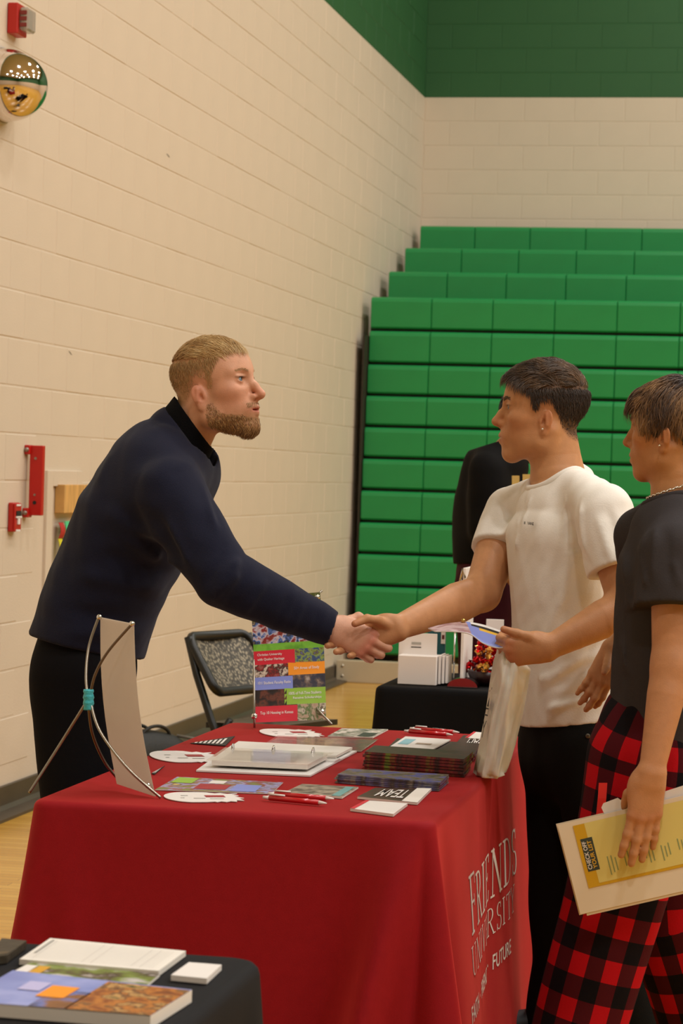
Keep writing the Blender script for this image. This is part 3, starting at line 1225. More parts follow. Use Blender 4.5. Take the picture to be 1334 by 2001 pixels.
def hair_crop(V, N, p):
    line = [(-0.12, -0.066), (-0.085, -0.062), (-0.06, -0.05), (-0.045, -0.03), (-0.036, 0.0), (-0.02, 0.030), (0.006, 0.034), (0.014, 0.012), (0.024, 0.012),
            (0.032, 0.045), (0.046, 0.056), (0.062, 0.074), (0.085, 0.082), (0.12, 0.082)]
    d, paint = _hair_base(V, line, ['33241A', '3C2B1E'], 0.018, 0.85)
    ok = (d > 0.005) & _not_ear(V)
    r = np.random.default_rng(23)
    top = V[:, 2] > 0.070
    i = pick(ok & top, 5200, 21)
    k = len(i)
    q = V[i] + r.normal(0, 0.0012, (k, 3))
    comb = np.stack([np.ones(k), 0.9 * _lumps(q, 70, 5) + 0.12 * r.normal(size=k), 0.1 * r.normal(size=k)], 1)
    L = r.uniform(0.034, 0.050, k) * np.interp(V[i, 0], [-0.1, 0.0, 0.08], [0.75, 1.0, 1.0]) * np.interp(V[i, 2], [0.07, 0.10], [0.75, 1])
    lf = np.interp(V[i, 0], [-0.1, 0.0, 0.05, 0.09], [0.45, 0.62, 1.1, 1.7]) + 0.25 * _lumps(q, 60, 6) + 0.05 * r.normal(size=k)
    a = strands(q, N[i], comb, L, r.uniform(0.0006, 0.0012, k), lf, _tones(q, ['2A1D13', '3E2C1D', '574029', '75573A'], 24), seg=5, seed=25, curl=0.1)
    i = pick(ok & ~top, 5200, 26)
    k = len(i)
    q = V[i] + r.normal(0, 0.0012, (k, 3))
    comb = np.stack([-0.25 + 0.15 * r.normal(size=k), 0.1 * r.normal(size=k), -np.ones(k)], 1)
    L = np.interp(V[i, 2], [-0.06, 0.0, 0.085], [0.004, 0.009, 0.024])
    b = strands(q, N[i], comb, L, np.full(k, 0.0007), np.interp(V[i, 2], [-0.06, 0.085], [0.2, 0.6]), ink(['35261A', '402E20', '2C1F15'], k, 27, .08), seg=3, seed=28)
    br = _brows(V, N, ['3A2819', '46301E'], 300, thick=0.0042)
    return {'paint': paint, 'meshes': {'hair': merge([a, b, br])}}


def hair_mop(V, N, p):
    line = [(-0.12, -0.088), (-0.085, -0.084), (-0.06, -0.07), (-0.045, -0.045), (-0.036, 0.0), (-0.02, 0.028), (0.006, 0.03), (0.016, 0.006), (0.026, 0.006),
            (0.034, 0.045), (0.046, 0.058), (0.060, 0.070), (0.085, 0.078), (0.12, 0.078)]
    d, paint = _hair_base(V, line, ['2A1B10', '332114'], 0.010, 0.95)
    ok = (d > 0.001) & _not_ear(V)
    r = np.random.default_rng(33)
    up = V[:, 2] > 0.030
    i = pick(ok & up, 6500, 31)
    k = len(i)
    q = V[i] + r.normal(0, 0.0015, (k, 3))
    crown = A3(-0.050, 0.0, 0.13)
    comb = q - crown
    comb /= np.linalg.norm(comb, axis=1)[:, None]
    comb += np.array([0.25, 0, -0.15]) + np.stack([_lumps(q, 60, 7), _lumps(q, 60, 8), _lumps(q, 60, 9)], 1) * 0.38 + 0.06 * r.normal(size=(k, 3))
    L = r.uniform(0.060, 0.085, k) * np.interp(V[i, 0], [-0.1, -0.02, 0.05, 0.09], [0.75, 0.72, 0.85, 0.62])
    lf = 0.50 + np.interp(V[i, 0], [0.03, 0.08], [0, 0.8]) + 0.35 * _lumps(q, 55, 10) + 0.05 * r.normal(size=k)
    a = strands(q, N[i], comb, L, r.uniform(0.0008, 0.0016, k), lf, _tones(q, ['33221A', '4A3220', '684A2E', '8E6A44', 'B48E62'], 34, 80), seg=6, seed=35,
                curl=0.32, gravity=0.45)
    i = pick(ok & ~up, 3000, 36)
    k = len(i)
    q = V[i] + r.normal(0, 0.0015, (k, 3))
    comb = np.stack([-0.35 + 0.2 * r.normal(size=k), 0.15 * r.normal(size=k), -np.ones(k)], 1)
    L = np.interp(V[i, 2], [-0.09, 0.0, 0.04], [0.016, 0.022, 0.035])
    b = strands(q, N[i], comb, L, np.full(k, 0.001), np.full(k, 0.35), _tones(q, ['22160D', '2E1E12', '3A2817'], 37), seg=4, seed=38, curl=0.2)
    br = _brows(V, N, ['35241A', '3F2A1B'], 200, thick=0.003)
    return {'paint': paint, 'meshes': {'hair': merge([a, b, br])}}


def hair_plain(V, N, p):
    cols = ['14100D', '1E1814', '0E0B09']
    line = [(-0.12, -0.06), (-0.06, -0.05), (-0.036, 0.0), (-0.02, 0.03), (0.006, 0.034), (0.02, 0.0), (0.03, 0.02), (0.046, 0.06), (0.085, 0.085), (0.12, 0.085)]
    d, paint = _hair_base(V, line, cols, 0.01, 0.95)
    i = pick((d > 0.001) & _not_ear(V), 1800, 41)
    r = np.random.default_rng(43)
    k = len(i)
    comb = V[i] - A3(-0.04, 0, 0.13) + 0.02 * r.normal(size=(k, 3))
    a = strands(V[i], N[i], comb, r.uniform(0.02, 0.035, k), np.full(k, 0.002), r.uniform(0.2, 0.4, k), ink(cols, k, 44), seg=4, seed=45)
    return {'paint': paint, 'meshes': {'hair': merge([a, _brows(V, N, cols, 100)])}}


# ================================================================== bodies
def neck_local(p, pts):
    R = rot_head(*p['rot'])
    O, sc = np.asarray(p['at'], float), p.get('scale', 1.0)
    return [((R.T @ (np.asarray(q) - O)) / sc, w_ / sc, d_ / sc) for q, w_, d_ in pts]


def bbox(prims, m=0.03):
    return np.min([q.lo for q in prims], 0) - m, np.max([q.hi for q in prims], 0) + m


def limb_mesh(prims, h=0.0028, n=1, post=None):
    """prims: (prim, blend) list -> mesh"""
    lo, hi = bbox([q[0] for q in prims], 0.015)
    F = Field(lo, hi, h)
    for q, k in prims:
        F.u(q, k)
    if post:
        post(F)
    return finish_mesh(F, n)


def cloth_mesh(prims, h=0.006, cuts=(), subs=(), folds=(), n=2):
    lo, hi = bbox([q[0] for q in prims], 0.04)
    F = Field(lo, hi, h)
    for q, k in prims:
        F.u(q, k)
    if folds:
        F.disp(lambda q: sum(f(q) for f in folds))
    for q in cuts:
        F.isect(q)
    for q in subs:
        F.sub(q, 0.002)
    return finish_mesh(F, n)


def hand_skin(V, T_inv, base, red):
    """redder knuckles and finger ends"""
    C = np.tile(np.array(lin(base)[:3]), (len(V), 1))
    return C


def tint(V, base, red, spots, rad=0.016, amt=0.45):
    C = np.tile(np.array(lin(base)[:3]), (len(V), 1))
    rd = np.array(lin(red)[:3])
    for s_ in spots:
        w_ = (amt * np.exp(-((V - s_) ** 2).sum(1) / rad ** 2))[:, None]
        C = C * (1 - w_) + rd * w_
    return C


def shoe(root, toe_dir, ankle, m, sole):
    """trainer standing on the floor under an ankle point"""
    d = np.array([toe_dir[0], toe_dir[1], 0.0])
    d /= np.linalg.norm(d)
    c = np.array([ankle[0], ankle[1], 0.0])
    lat = np.array([-d[1], d[0], 0])
    pr = [(loft([c - d * 0.07 + A3(0, 0, .05), c + d * 0.02 + A3(0, 0, .05), c + d * 0.12 + A3(0, 0, .042), c + d * 0.19 + A3(0, 0, .035)], lat,
                [.036, .040, .046, .038], [.045, .045, .036, .024]), 0.0),
          (rc(c + A3(0, 0, .06), c - d * .01 + A3(0, 0, .13), .045, .042), .03)]
    V, Q = cloth_mesh(pr, 0.006, cuts=[half(c + A3(0, 0, 0.018), (0, 0, -1))])
    s_ = mesh_obj('shoe', V, Q, m, root, smooth=True)
    out = [(c + d * (.06 + .14 * math.cos(t)) + lat * .048 * math.sin(t)) for t in np.linspace(0, 2 * math.pi, 28, endpoint=False)]
    g = G()
    k = len(out)
    g.add([o + A3(0, 0, 0.0) for o in out] + [o + A3(0, 0, .024) for o in out],
          [list(range(k))[::-1], [k + i for i in range(k)]] + [(i, (i + 1) % k, k + (i + 1) % k, k + i) for i in range(k)])
    g.build('sole', sole, root)


def eyes_sorted(a):
    a = np.asarray(a, float)
    return a / np.linalg.norm(a)


M_SOLE = mat('shoe_sole', 'D8D4CC', 0.6)
M_SHOE = mat('black_shoe', '17161A', 0.55)

# ------------------------------------------------------------------ man in navy sweater, left of the red table
BL_SKIN, BL_RED = 'C99474', 'C0694E'
man = empty('person', (-1.83, 6.1, 0), 'man in navy sweater leaning over red table to shake hands', 'person')
pb = dict(at=P(421, 767, 6.1), rot=(-11, 8, 0), scale=1.07, skin='CB9676', flush='C87860', lip='B5584C', iris='6E8494', stubble='8A6238',
          stubble_amt=0.55, hair=hair_blond, jaw=1.06, chin=0.004, nose=0.006, nose_z=-0.002, gaze=(1, 0.1, 0.12), eye_open=0.0042, stub=1)
pb['neck'] = neck_local(pb, [(P(398, 785, 6.1), .055, .058), (P(375, 838, 6.1), .062, .060), (P(345, 890, 6.1), .075, .07), (P(325, 930, 6.1), .10, .08)])
hv, hq, hc, WB, RB = person_head(man, pb)

# right arm and hand
wr = P(648, 1229, 6.02)
hx = RT * 0.93 - UP * 0.37 + FW * 0.02
hx /= np.linalg.norm(hx)
hz = -FW + UP * 0.18
hz = hz - hx * (hz @ hx)
hz /= np.linalg.norm(hz)
hy = np.cross(hz, hx)
AXB = np.stack([hx, hy, hz], 1)
inv = lambda O, ax, pt, s=1.0: ax.T @ (np.asarray(pt) - O) / s
SB = 1.04
th = [inv(wr, AXB, q, SB) for q in (P(668, 1224, 6.045), P(684, 1212, 6.065), P(700, 1205, 6.08), P(722, 1216, 6.10))]
fp, TB, tips = hand_prims(wr, AXB, [(14, 70, 40, 3), (18, 78, 45, 1), (22, 80, 45, -2), (26, 80, 45, -6)], th, SB)
arm = [(loft([P(560, 1192, 5.95), P(610, 1213, 5.99), wr, wr + hx * 0.02], hy, [.042, .036, .031, .032], [.036, .030, .024, .020]), 0.0)] + \
      [(q, max(k, 0.006)) for q, k in fp]
av, aq = limb_mesh(arm, 0.0022)
kn = [TB(q) for q in ((.094, .027, .008), (.098, .008, .012), (.093, -.011, .010), (.084, -.028, .006))]
ac = tint(av, 'CF9C80', 'C0604C', kn, 0.015, 0.5)
# left arm hangs at the far side
le, lw = P(200, 1090, 6.36), P(190, 1270, 6.33)
fp2, T2, _ = hand_prims(lw, np.stack([A3(.1, 0, -1), A3(1, 0, .1), A3(0, 1, 0)], 1) / 1.005, [(20, 25, 15, 3), (22, 28, 15, 0), (25, 30, 15, -2), (28, 30, 15, -5)],
                        [(.02, .03, -.01), (.045, .04, -.02), (.07, .042, -.03), (.09, .038, -.035)], 0.95)
bv, bq = limb_mesh([(rc(le, lw, .045, .03), 0)] + [(q, max(k, 0.006)) for q, k in fp2], 0.004)
bc = tint(bv, 'CF9C80', 'C0604C', [lw], 0.01, 0)
V_, Q_, C_ = merge([(hv, hq, hc), (av, aq, ac), (bv, bq, bc)])
V_, Q_, C_ = bridge(V_, Q_, C_, [(P(325, 935, 6.05), [P(330, 965, 5.95), P(434, 1128, 5.88)], P(556, 1190, 5.95), .03), (P(325, 935, 6.15), [P(280, 960, 6.3)], le, .03)])
mesh_obj('body', V_, Q_, skin_mat('skin'), man, smooth=True, cols=C_)

# sweater
latB = eyes_sorted((0.10, 0.99, 0.0))
tor = [P(350, 856, 6.1), P(318, 925, 6.1), P(270, 1020, 6.1), P(228, 1105, 6.1), P(190, 1195, 6.1), P(164, 1275, 6.1)]
shB, elB, cuB = P(330, 965, 5.93), P(434, 1128, 5.86), P(650, 1231, 6.02)
sw = [(loft(tor, latB, [.085, .19, .205, .19, .185, .185], [.088, .138, .152, .142, .142, .142]), 0),
      (loft([P(322, 930, 6.02), shB, (shB + elB) / 2, elB, elB * .5 + cuB * .5, elB * .18 + cuB * .82, cuB], (0, 1, 0), [.085, .088, .076, .068, .058, .047, .040],
            [.092, .094, .082, .072, .063, .050, .043]), 0.05),
      (loft([P(318, 925, 6.2), P(262, 960, 6.31), le, lw + A3(0, 0, .02)], (0, 1, 0), [.08, .08, .06, .042], [.085, .085, .06, .042]), 0.04)]
fo = [wob(.0026, 22, 3), wob(.0010, 55, 4)] + surf_folds(sw, [
    (352, 1112, 240, 1052, .012, .014), (345, 1125, 200, 1085, -.012, .016), (330, 1160, 150, 1120, .010, .020), (300, 1215, 110, 1190, -.007, .018),
    (290, 1240, 110, 1235, .006, .018), (355, 1100, 290, 1000, -.012, .016), (372, 1110, 322, 1010, .008, .012), (320, 1070, 190, 985, .006, .020),
    (398, 1150, 445, 1055, -.010, .010), (415, 1175, 470, 1085, .010, .011), (440, 1195, 495, 1105, -.009, .010), (470, 1210, 525, 1128, .007, .011),
    (400, 935, 425, 1040, .006, .012), (418, 960, 432, 1030, -.007, .010), (535, 1235, 570, 1160, -.005, .010), (565, 1245, 598, 1172, .005, .010),
    (610, 1252, 625, 1190, -.004, .009), (380, 905, 330, 930, -.005, .012), (220, 870, 180, 950, .004, .02), (470, 1120, 430, 1150, .006, .010)])
nrm_c = (RT * 0.90 - UP * 0.42)
hemn = -(UP * 1.0 - RT * -0.28)
CTOP, CBOT, CN = P(372, 817, 6.1), P(361, 846, 6.1), RT * .81 + UP * .585
_nk = loft([P(420, 760, 6.1), P(372, 838, 6.1), P(325, 915, 6.1)], latB, [.10, .10, .10], [.10, .10, .10])
_hf = half(CBOT, -CN)
neck_cut = Prim(_nk.lo, _nk.hi, lambda X, Y, Z: np.maximum(_nk.fn(X, Y, Z), _hf.fn(X, Y, Z)))
V_, Q_ = cloth_mesh(sw, 0.0058, cuts=[half(P(651, 1231, 6.02), RT * 0.93 - UP * 0.30), half(P(163, 1262, 6.1), -UP - RT * 0.24)],
                    subs=[loft([P(610, 1213, 6.0), wr + hx * .06], hy, [.036, .035], [.029, .028]), neck_cut], folds=fo)
M_NAVY = mat('navy_knit', '1B1D2E', 0.9, var=0.10, vscale=400, bump=0.25, bscale=500, spec=0.12, sheen=0.08)
mesh_obj('sweater', V_, Q_, M_NAVY, man, smooth=True)
# stand collar
co = [(loft([P(405, 780, 6.1), P(372, 832, 6.1), P(338, 885, 6.1)], latB, [.070, .076, .088], [.070, .078, .090]), 0)]
V_, Q_ = cloth_mesh(co, 0.004, cuts=[half(CTOP, CN), half(CBOT - CN * .035, -CN)],
                    subs=[loft([P(412, 768, 6.1), P(375, 828, 6.1), P(335, 892, 6.1)], latB, [.062, .064, .07], [.062, .066, .075])], n=1)
mesh_obj('collar', V_, Q_, mat('black_rib_knit', '09090B', 0.9, spec=0.12, bump=0.3, bscale=300), man, smooth=True)
# trousers
hipB = P(165, 1285, 6.1)
tr = [(loft([P(170, 1235, 6.1), hipB, P(160, 1340, 6.1)], latB, [.155, .165, .15], [.115, .125, .115]), 0)]
for dy in (-.10, .10):
    k_ = hipB + A3(.03, dy, -.42)
    a_ = hipB + A3(.05, dy * 1.15, -.86)
    tr.append((loft([hipB + A3(0, dy * .9, -.05), k_, a_], (0, 1, 0), [.095, .082, .075], [.11, .088, .085]), .04))
    shoe(man, (1, -.1), (a_[0], a_[1]), M_SHOE, M_SOLE)
V_, Q_ = cloth_mesh(tr, 0.008, cuts=[half((0, 0, .05), (0, 0, -1))], folds=[wob(.004, 16, 9, (1, 1, .4))])
mesh_obj('trousers', V_, Q_, mat('black_trousers', '0D0C0F', 0.85, spec=0.15, var=0.1, vscale=200, bump=0.15, bscale=400), man, smooth=True)
# ------------------------------------------------------------------ student in white T-shirt, right of the red table
stu = empty('person', (-0.62, 6.4, 0), 'student in white T-shirt shaking hands, carrying booklets and white bag', 'person')
pw = dict(at=P(1062, 815, 6.4), rot=(185, 0, 0), scale=1.08, skin='C08A5E', flush='B86B48', lip='A8604C', iris='3A2A1E', hair=hair_crop,
          jaw=1.0, chin=0.0, nose=0.004, nose_z=0.003, gaze=(1, 0.15, 0.0), eye_open=0.0052)
pw['neck'] = neck_local(pw, [(P(1080, 838, 6.4), .054, .058), (P(1085, 890, 6.4), .060, .064), (P(1090, 935, 6.4), .075, .072), (P(1095, 970, 6.4), .11, .08)])
hv, hq, hc, WW, RW = person_head(stu, pw)
W_SK, W_RED = 'C08A60', 'B4684A'
# right arm to the handshake
shR, elR, wrR = P(996, 1006, 6.56), P(942, 1158, 6.40), P(776, 1227, 6.075)
gx = -RT * 0.955 - UP * 0.30 + FW * 0.0
gx /= np.linalg.norm(gx)
gz = FW - UP * 0.10
gz = gz - gx * (gz @ gx)
gz /= np.linalg.norm(gz)
gy = np.cross(gz, gx)
AXW = np.stack([gx, gy, gz], 1)
th = [inv(wrR, AXW, q) for q in (P(758, 1222, 6.055), P(738, 1212, 6.035), P(717, 1209, 6.005), P(693, 1219, 5.985))]
fp, TW, tips = hand_prims(wrR, AXW, [(12, 22, 12, 1), (16, 26, 14, 0), (18, 30, 16, -2), (22, 32, 18, -5)], th, 1.0)
fa = (elR + wrR) / 2
arm = [(loft([shR, (shR + elR) / 2, elR], FW, [.056, .053, .045], [.056, .056, .047]), 0),
       (loft([elR, elR * .7 + wrR * .3, elR * .35 + wrR * .65, wrR, wrR + gx * .02], gy, [.046, .052, .041, .030, .031], [.043, .044, .034, .023, .020]), .02)] + \
      [(q, max(k, .006)) for q, k in fp]
av, aq = limb_mesh(arm, 0.0025)
ac = tint(av, W_SK, W_RED, [TW(q) for q in ((.094, .027, .008), (.098, .008, .012), (.093, -.011, .010))] + [P(693, 1219, 5.985)], 0.016, .5)
# left arm: forearm comes forward, hand grips booklets and bag
shL, elL, wrL = P(1180, 1008, 6.14), P(1225, 1185, 6.08), P(1070, 1267, 5.98)
kx = -RT * 0.985 - UP * 0.10 - FW * 0.05
kx /= np.linalg.norm(kx)
kz = -FW * 0.92 - UP * 0.25
kz = kz - kx * (kz @ kx)
kz /= np.linalg.norm(kz)
ky = np.cross(kx, kz)
if ky @ UP < 0:
    ky = -ky
AXL = np.stack([kx, ky, kz], 1)
th = [inv(wrL, AXL, q) for q in (P(1050, 1254, 5.965), P(1030, 1243, 5.955), P(1008, 1237, 5.95), P(982, 1229, 5.945))]
fp, TL, _ = hand_prims(wrL, AXL, [(62, 52, 30, 2), (66, 56, 34, 0), (68, 58, 36, -2), (70, 60, 36, -4)], th, 0.98)
arm = [(loft([shL, (shL + elL) / 2, elL], RT, [.052, .050, .044], [.056, .054, .046]), 0),
       (loft([elL, elL * .7 + wrL * .3, elL * .35 + wrL * .65, wrL, wrL + kx * .02], ky, [.045, .048, .039, .030, .031], [.045, .045, .034, .024, .020]), .02)] + \
      [(q, max(k, .006)) for q, k in fp]
lv, lq = limb_mesh(arm, 0.0025)
lc = tint(lv, W_SK, W_RED, [TL(q) for q in ((.094, .027, .008), (.098, .008, .012), (.093, -.011, .010), (.084, -.028, .006))] + [P(984, 1230, 5.945)], 0.016, .5)
V_, Q_, C_ = merge([(hv, hq, hc), (av, aq, ac), (lv, lq, lc)])
V_, Q_, C_ = bridge(V_, Q_, C_, [(P(1060, 985, 6.5), [P(1020, 985, 6.54)], shR + A3(0, .03, .03), .03), (P(1130, 985, 6.3), [P(1155, 985, 6.2)], shL + A3(0, -.02, .03), .03)])
mesh_obj('body', V_, Q_, skin_mat('skin'), stu, smooth=True, cols=C_)
# ear stud
g = G().ball(WW(A3(0.000, 0.084, -0.030)), .0032, 10, 8)
g.build('ear_stud', mat('silver', 'E8E4DC', 0.15, metal=1), stu, smooth=True)
# T-shirt
latW = eyes_sorted(shL - shR - A3(0, 0, (shL - shR)[2]))
tor = [P(1094, 985, 6.38), P(1092, 1005, 6.37), P(1092, 1060, 6.36), P(1100, 1180, 6.36), P(1108, 1300, 6.36), P(1114, 1425, 6.36)]
slR, slL = elR * .48 + shR * .52, elL * .60 + shL * .40
ts = [(loft(tor, latW, [.10, .150, .178, .165, .165, .17], [.072, .100, .125, .125, .125, .125]), 0),
      (rc(P(1122, 945, 6.45), P(1122, 1005, 6.46), .056, .08), .03),
      (loft([P(1058, 962, 6.45), shR, slR + (elR - shR) * .1], RT, [.042, .070, .072], [.042, .074, .070]), .04),
      (loft([P(1130, 948, 6.30), shL, slL + (elL - shL) * .1], RT, [.042, .074, .076], [.042, .080, .082]), .04)]
fo = [wob(.0018, 24, 13), wob(.0008, 60, 14)] + surf_folds(ts, [
    (1108, 985, 1112, 1060, -.010, .009), (1112, 1060, 1150, 1110, -.012, .010), (1128, 975, 1140, 1090, .008, .010), (1100, 965, 1100, 1050, .006, .010),
    (1165, 1005, 1195, 1100, .007, .010), (1185, 990, 1215, 1080, -.007, .010), (1020, 965, 1000, 1060, -.010, .009), (1012, 990, 1000, 1085, .007, .009),
    (975, 1020, 985, 1075, -.005, .008), (1035, 960, 1015, 1030, .006, .009), (1100, 1160, 1060, 1260, .006, .016), (1150, 1270, 1050, 1345, .010, .011),
    (1165, 1290, 1080, 1345, -.010, .011), (1180, 1255, 1100, 1300, -.006, .010), (1140, 1365, 1065, 1388, .010, .010), (1150, 1350, 1075, 1372, -.008, .009),
    (1075, 1320, 1050, 1330, .008, .010), (1125, 1060, 1090, 1190, .006, .016), (1140, 1120, 1170, 1200, -.007, .012), (1060, 1100, 1050, 1200, .004, .016),
    (1200, 1220, 1130, 1245, .007, .010), (1040, 1020, 1010, 1100, -.004, .012)])
fwdW = np.cross(latW, A3(0, 0, 1))
if fwdW @ RT > 0:
    fwdW = -fwdW
NW = eyes_sorted(A3(0, 0, .86) + fwdW * .50)
CW = P(1094, 932, 6.39)
_hw = half(CW, -NW)
_nw = loft([CW + NW * .12, CW - NW * .06], latW, [.086, .086], [.086, .086])
nk_cut = Prim(_nw.lo, _nw.hi, lambda X, Y, Z: np.maximum(_nw.fn(X, Y, Z), _hw.fn(X, Y, Z)))
dR, dL = elR - shR, elL - shL
armR_hole = loft([shR * .3 + elR * .7, elR], FW, [.062, .058], [.062, .058])
armL_hole = loft([shL * .25 + elL * .75, elL], RT, [.062, .058], [.064, .060])
_sideR = P(990, 1100, 6.45)
cutR = half(slR, dR)
cutL = half(slL, dL)
nearR = loft([shR, elR], FW, [.12, .12], [.12, .12])
nearL = loft([shL, elL], RT, [.115, .115], [.115, .115])
coreT = loft(tor[1:], latW, [.150, .170, .162, .165, .175], [.10, .118, .118, .125, .13])


def sleeve_cut(near, cut):
    return Prim(near.lo, near.hi, lambda X, Y, Z: np.maximum(np.maximum(near.fn(X, Y, Z), -cut.fn(X, Y, Z)), -coreT.fn(X, Y, Z) + .004))


V_, Q_ = cloth_mesh(ts, 0.005, cuts=[half(P(1114, 1408, 6.36), -UP + RT * .12)],
                    subs=[nk_cut, sleeve_cut(nearR, cutR), sleeve_cut(nearL, cutL), armR_hole, armL_hole], folds=fo, n=1)
M_TEE = mat('white_cotton', 'EAE4DA', 0.85, spec=0.15, var=0.02, vscale=30, bump=0.10, bscale=300)
shirt = mesh_obj('t_shirt', V_, Q_, M_TEE, stu, smooth=True)


def collar_ring(root, V, c, up_n, lat, rad, m, r=.0085, back=None, tuck=0.0):
    """ribbed neckband riding on the shirt's neck edge"""
    lat = eyes_sorted(lat - up_n * (lat @ up_n))
    f = np.cross(up_n, lat)
    q = V - c
    a, b, h = q @ lat, q @ f, q @ up_n
    ang, rr = np.arctan2(b, a), np.hypot(a, b)
    hs = []
    ts_ = np.linspace(0, 2 * math.pi, 49)[:-1]
    for t in ts_:
        d = np.abs((ang - t + math.pi) % (2 * math.pi) - math.pi)
        k = (d < .2) & (rr > rad - .010) & (rr < rad + .014) & (np.abs(h) < .06)
        hs.append(np.percentile(h[k], 97) if k.any() else -.01)
    hs = np.array(hs)
    for _ in range(6):
        hs = (np.roll(hs, 1) + hs * 2 + np.roll(hs, -1)) / 4
    pts = [c + (lat * math.cos(t) + f * math.sin(t)) * (rad - tuck * max(0, (lat * math.cos(t) + f * math.sin(t)) @ back) ** 1.5) + up_n * (hh - .002) for t, hh in zip(ts_, hs)]
    pts += pts[:2]
    return G().tube(pts, r, 8, cap=False, hint=up_n).build('collar', m, root, smooth=True)


collar_ring(shirt, V_, CW, NW, latW, .084, M_TEE, .009, -fwdW, .030)
# small chest print
tv, tf = text_geo('VANS', 0.0105, bold=0.0003)
pt = shoot(V_, Q_, 1036, 1021)
g = G()
ux = eyes_sorted(shoot(V_, Q_, 1050, 1023) - shoot(V_, Q_, 1024, 1020))
uy = UP - ux * (UP @ ux)
ux = ux * 0.85
tv2 = np.array([shoot(V_, Q_, 1030, 1025) + ux * q[0] + uy * q[1] - FW * .0035 for q in tv])
g.add(tv2, tf)
tv, tf = text_geo('III', 0.009, bold=0.0003)
g.add([shoot(V_, Q_, 1023, 1024) + ux * q[0] * .9 + uy * q[1] - FW * .0035 for q in tv], tf)
g.build('chest_print', mat('dark_print', '2A2626', 0.8), shirt)
# jeans
hipW = P(1118, 1420, 6.38)
je = [(loft([hipW + A3(0, 0, .10), hipW, hipW + A3(0, 0, -.08)], latW, [.155, .165, .16], [.115, .12, .12]), 0)]
lgs = [[P(1090, 1460, 6.44), P(1098, 1700, 6.46), P(1098, 1880, 6.50), P(1090, 2075, 6.52)], [P(1155, 1460, 6.28), P(1180, 1720, 6.28), P(1215, 1900, 6.32), P(1240, 2085, 6.36)]]
for q in lgs:
    je.append((loft(q, latW, [.085, .076, .078, .095], [.10, .085, .082, .10]), .04))
    shoe(stu, (-.9, -.2), (q[-1][0], q[-1][1]), M_SHOE, M_SOLE)
V_, Q_ = cloth_mesh(je, 0.008, cuts=[half((0, 0, .03), (0, 0, -1))], folds=[wob(.005, 18, 19, (1, 1, .7))])
jeans = mesh_obj('jeans', V_, Q_, mat('black_denim', '100F0D', 0.85, spec=0.15, var=0.12, vscale=300, bump=0.2, bscale=500), stu, smooth=True)
g = G().lathe([(.006, 0), (.006, .002), (.003, .003)], shoot(V_, Q_, 1148, 1438) - FW * .001, -FW, 12)
g.build('rivet', mat('dull_brass', '6A6458', 0.4, metal=1), jeans)

# ------------------------------------------------------------------ student in charcoal T-shirt and plaid trousers, right edge
st3 = empty('person', (-0.37, 5.6, 0), 'student in charcoal T-shirt and red plaid pants holding papers', 'person')
pt3 = dict(at=P(1312, 849, 5.62), rot=(166, -3, 0), scale=0.94, skin='B57E50', flush='B06A44', lip='A0603E', iris='2A1E16', hair=hair_mop,
           jaw=1.0, chin=-0.001, nose=0.002, nose_z=0.001, gaze=(1, 0.1, -.15), eye_open=0.0030)
pt3['neck'] = neck_local(pt3, [(P(1316, 875, 5.62), .050, .053), (P(1322, 935, 5.61), .056, .058), (P(1328, 985, 5.61), .070, .066), (P(1330, 1025, 5.61), .11, .08)])
hv, hq, hc, W3, R3 = person_head(st3, pt3)
T_SK, T_RED = 'B8825A', 'AC6848'
sh3, el3, wr3 = P(1318, 1085, 5.45), P(1312, 1300, 5.40), P(1272, 1512, 5.325)
mx = -UP * .985 - RT * .16
mx /= np.linalg.norm(mx)
mz = -FW * .97 + RT * .15
mz = mz - mx * (mz @ mx)
mz /= np.linalg.norm(mz)
my = np.cross(mx, mz)
if my @ RT > 0:
    my = -my
AX3 = np.stack([mx, my, mz], 1)
th = [inv(wr3, AX3, q) for q in (P(1250, 1530, 5.34), P(1228, 1552, 5.36), P(1217, 1580, 5.375), P(1216, 1606, 5.38))]
fp, T3, _ = hand_prims(wr3, AX3, [(3, 5, 5, 4), (2, 5, 4, 1), (2, 5, 4, -1), (3, 6, 5, -4)], th, 1.0)
arm = [(loft([sh3, (sh3 + el3) / 2, el3], RT, [.052, .047, .042], [.052, .048, .042]), 0),
       (loft([el3, el3 * .72 + wr3 * .28, el3 * .35 + wr3 * .65, wr3, wr3 + mx * .02], my, [.042, .041, .033, .027, .030], [.042, .041, .032, .022, .020]), .02)] + \
      [(q, max(k, .006)) for q, k in fp]
lv, lq = limb_mesh(arm, 0.0025)
lc = tint(lv, T_SK, T_RED, [T3(q) for q in ((.094, .027, .008), (.098, .008, .012), (.093, -.011, .010), (.084, -.028, .006))], .014, .4)
# far (right) hand swinging in front of the hip
sh3r, el3r, wr3r = P(1265, 1050, 5.80), P(1290, 1180, 5.92), P(1200, 1268, 5.86)
nx = eyes_sorted(-RT * .42 - UP * .90)
ny = eyes_sorted(FW * .15 + RT * .9 - UP * .42)
ny = eyes_sorted(ny - nx * (ny @ nx))
nz = np.cross(nx, ny)
AX3R = np.stack([nx, ny, nz], 1)
th = [inv(wr3r, AX3R, q) for q in (P(1188, 1282, 5.84), P(1184, 1300, 5.82), P(1181, 1312, 5.80), P(1177, 1322, 5.79))]
fp, T3R, _ = hand_prims(wr3r, AX3R, [(12, 26, 20, 3), (6, 24, 20, 1), (6, 24, 18, -2), (0, 16, 12, -7)], th, 0.86)
arm = [(loft([sh3r, el3r], RT, [.05, .043], [.05, .043]), 0), (loft([el3r, wr3r], ny, [.042, .026], [.042, .023]), .02)] + [(q, max(k, .006)) for q, k in fp]
rv, rq = limb_mesh(arm, 0.003)
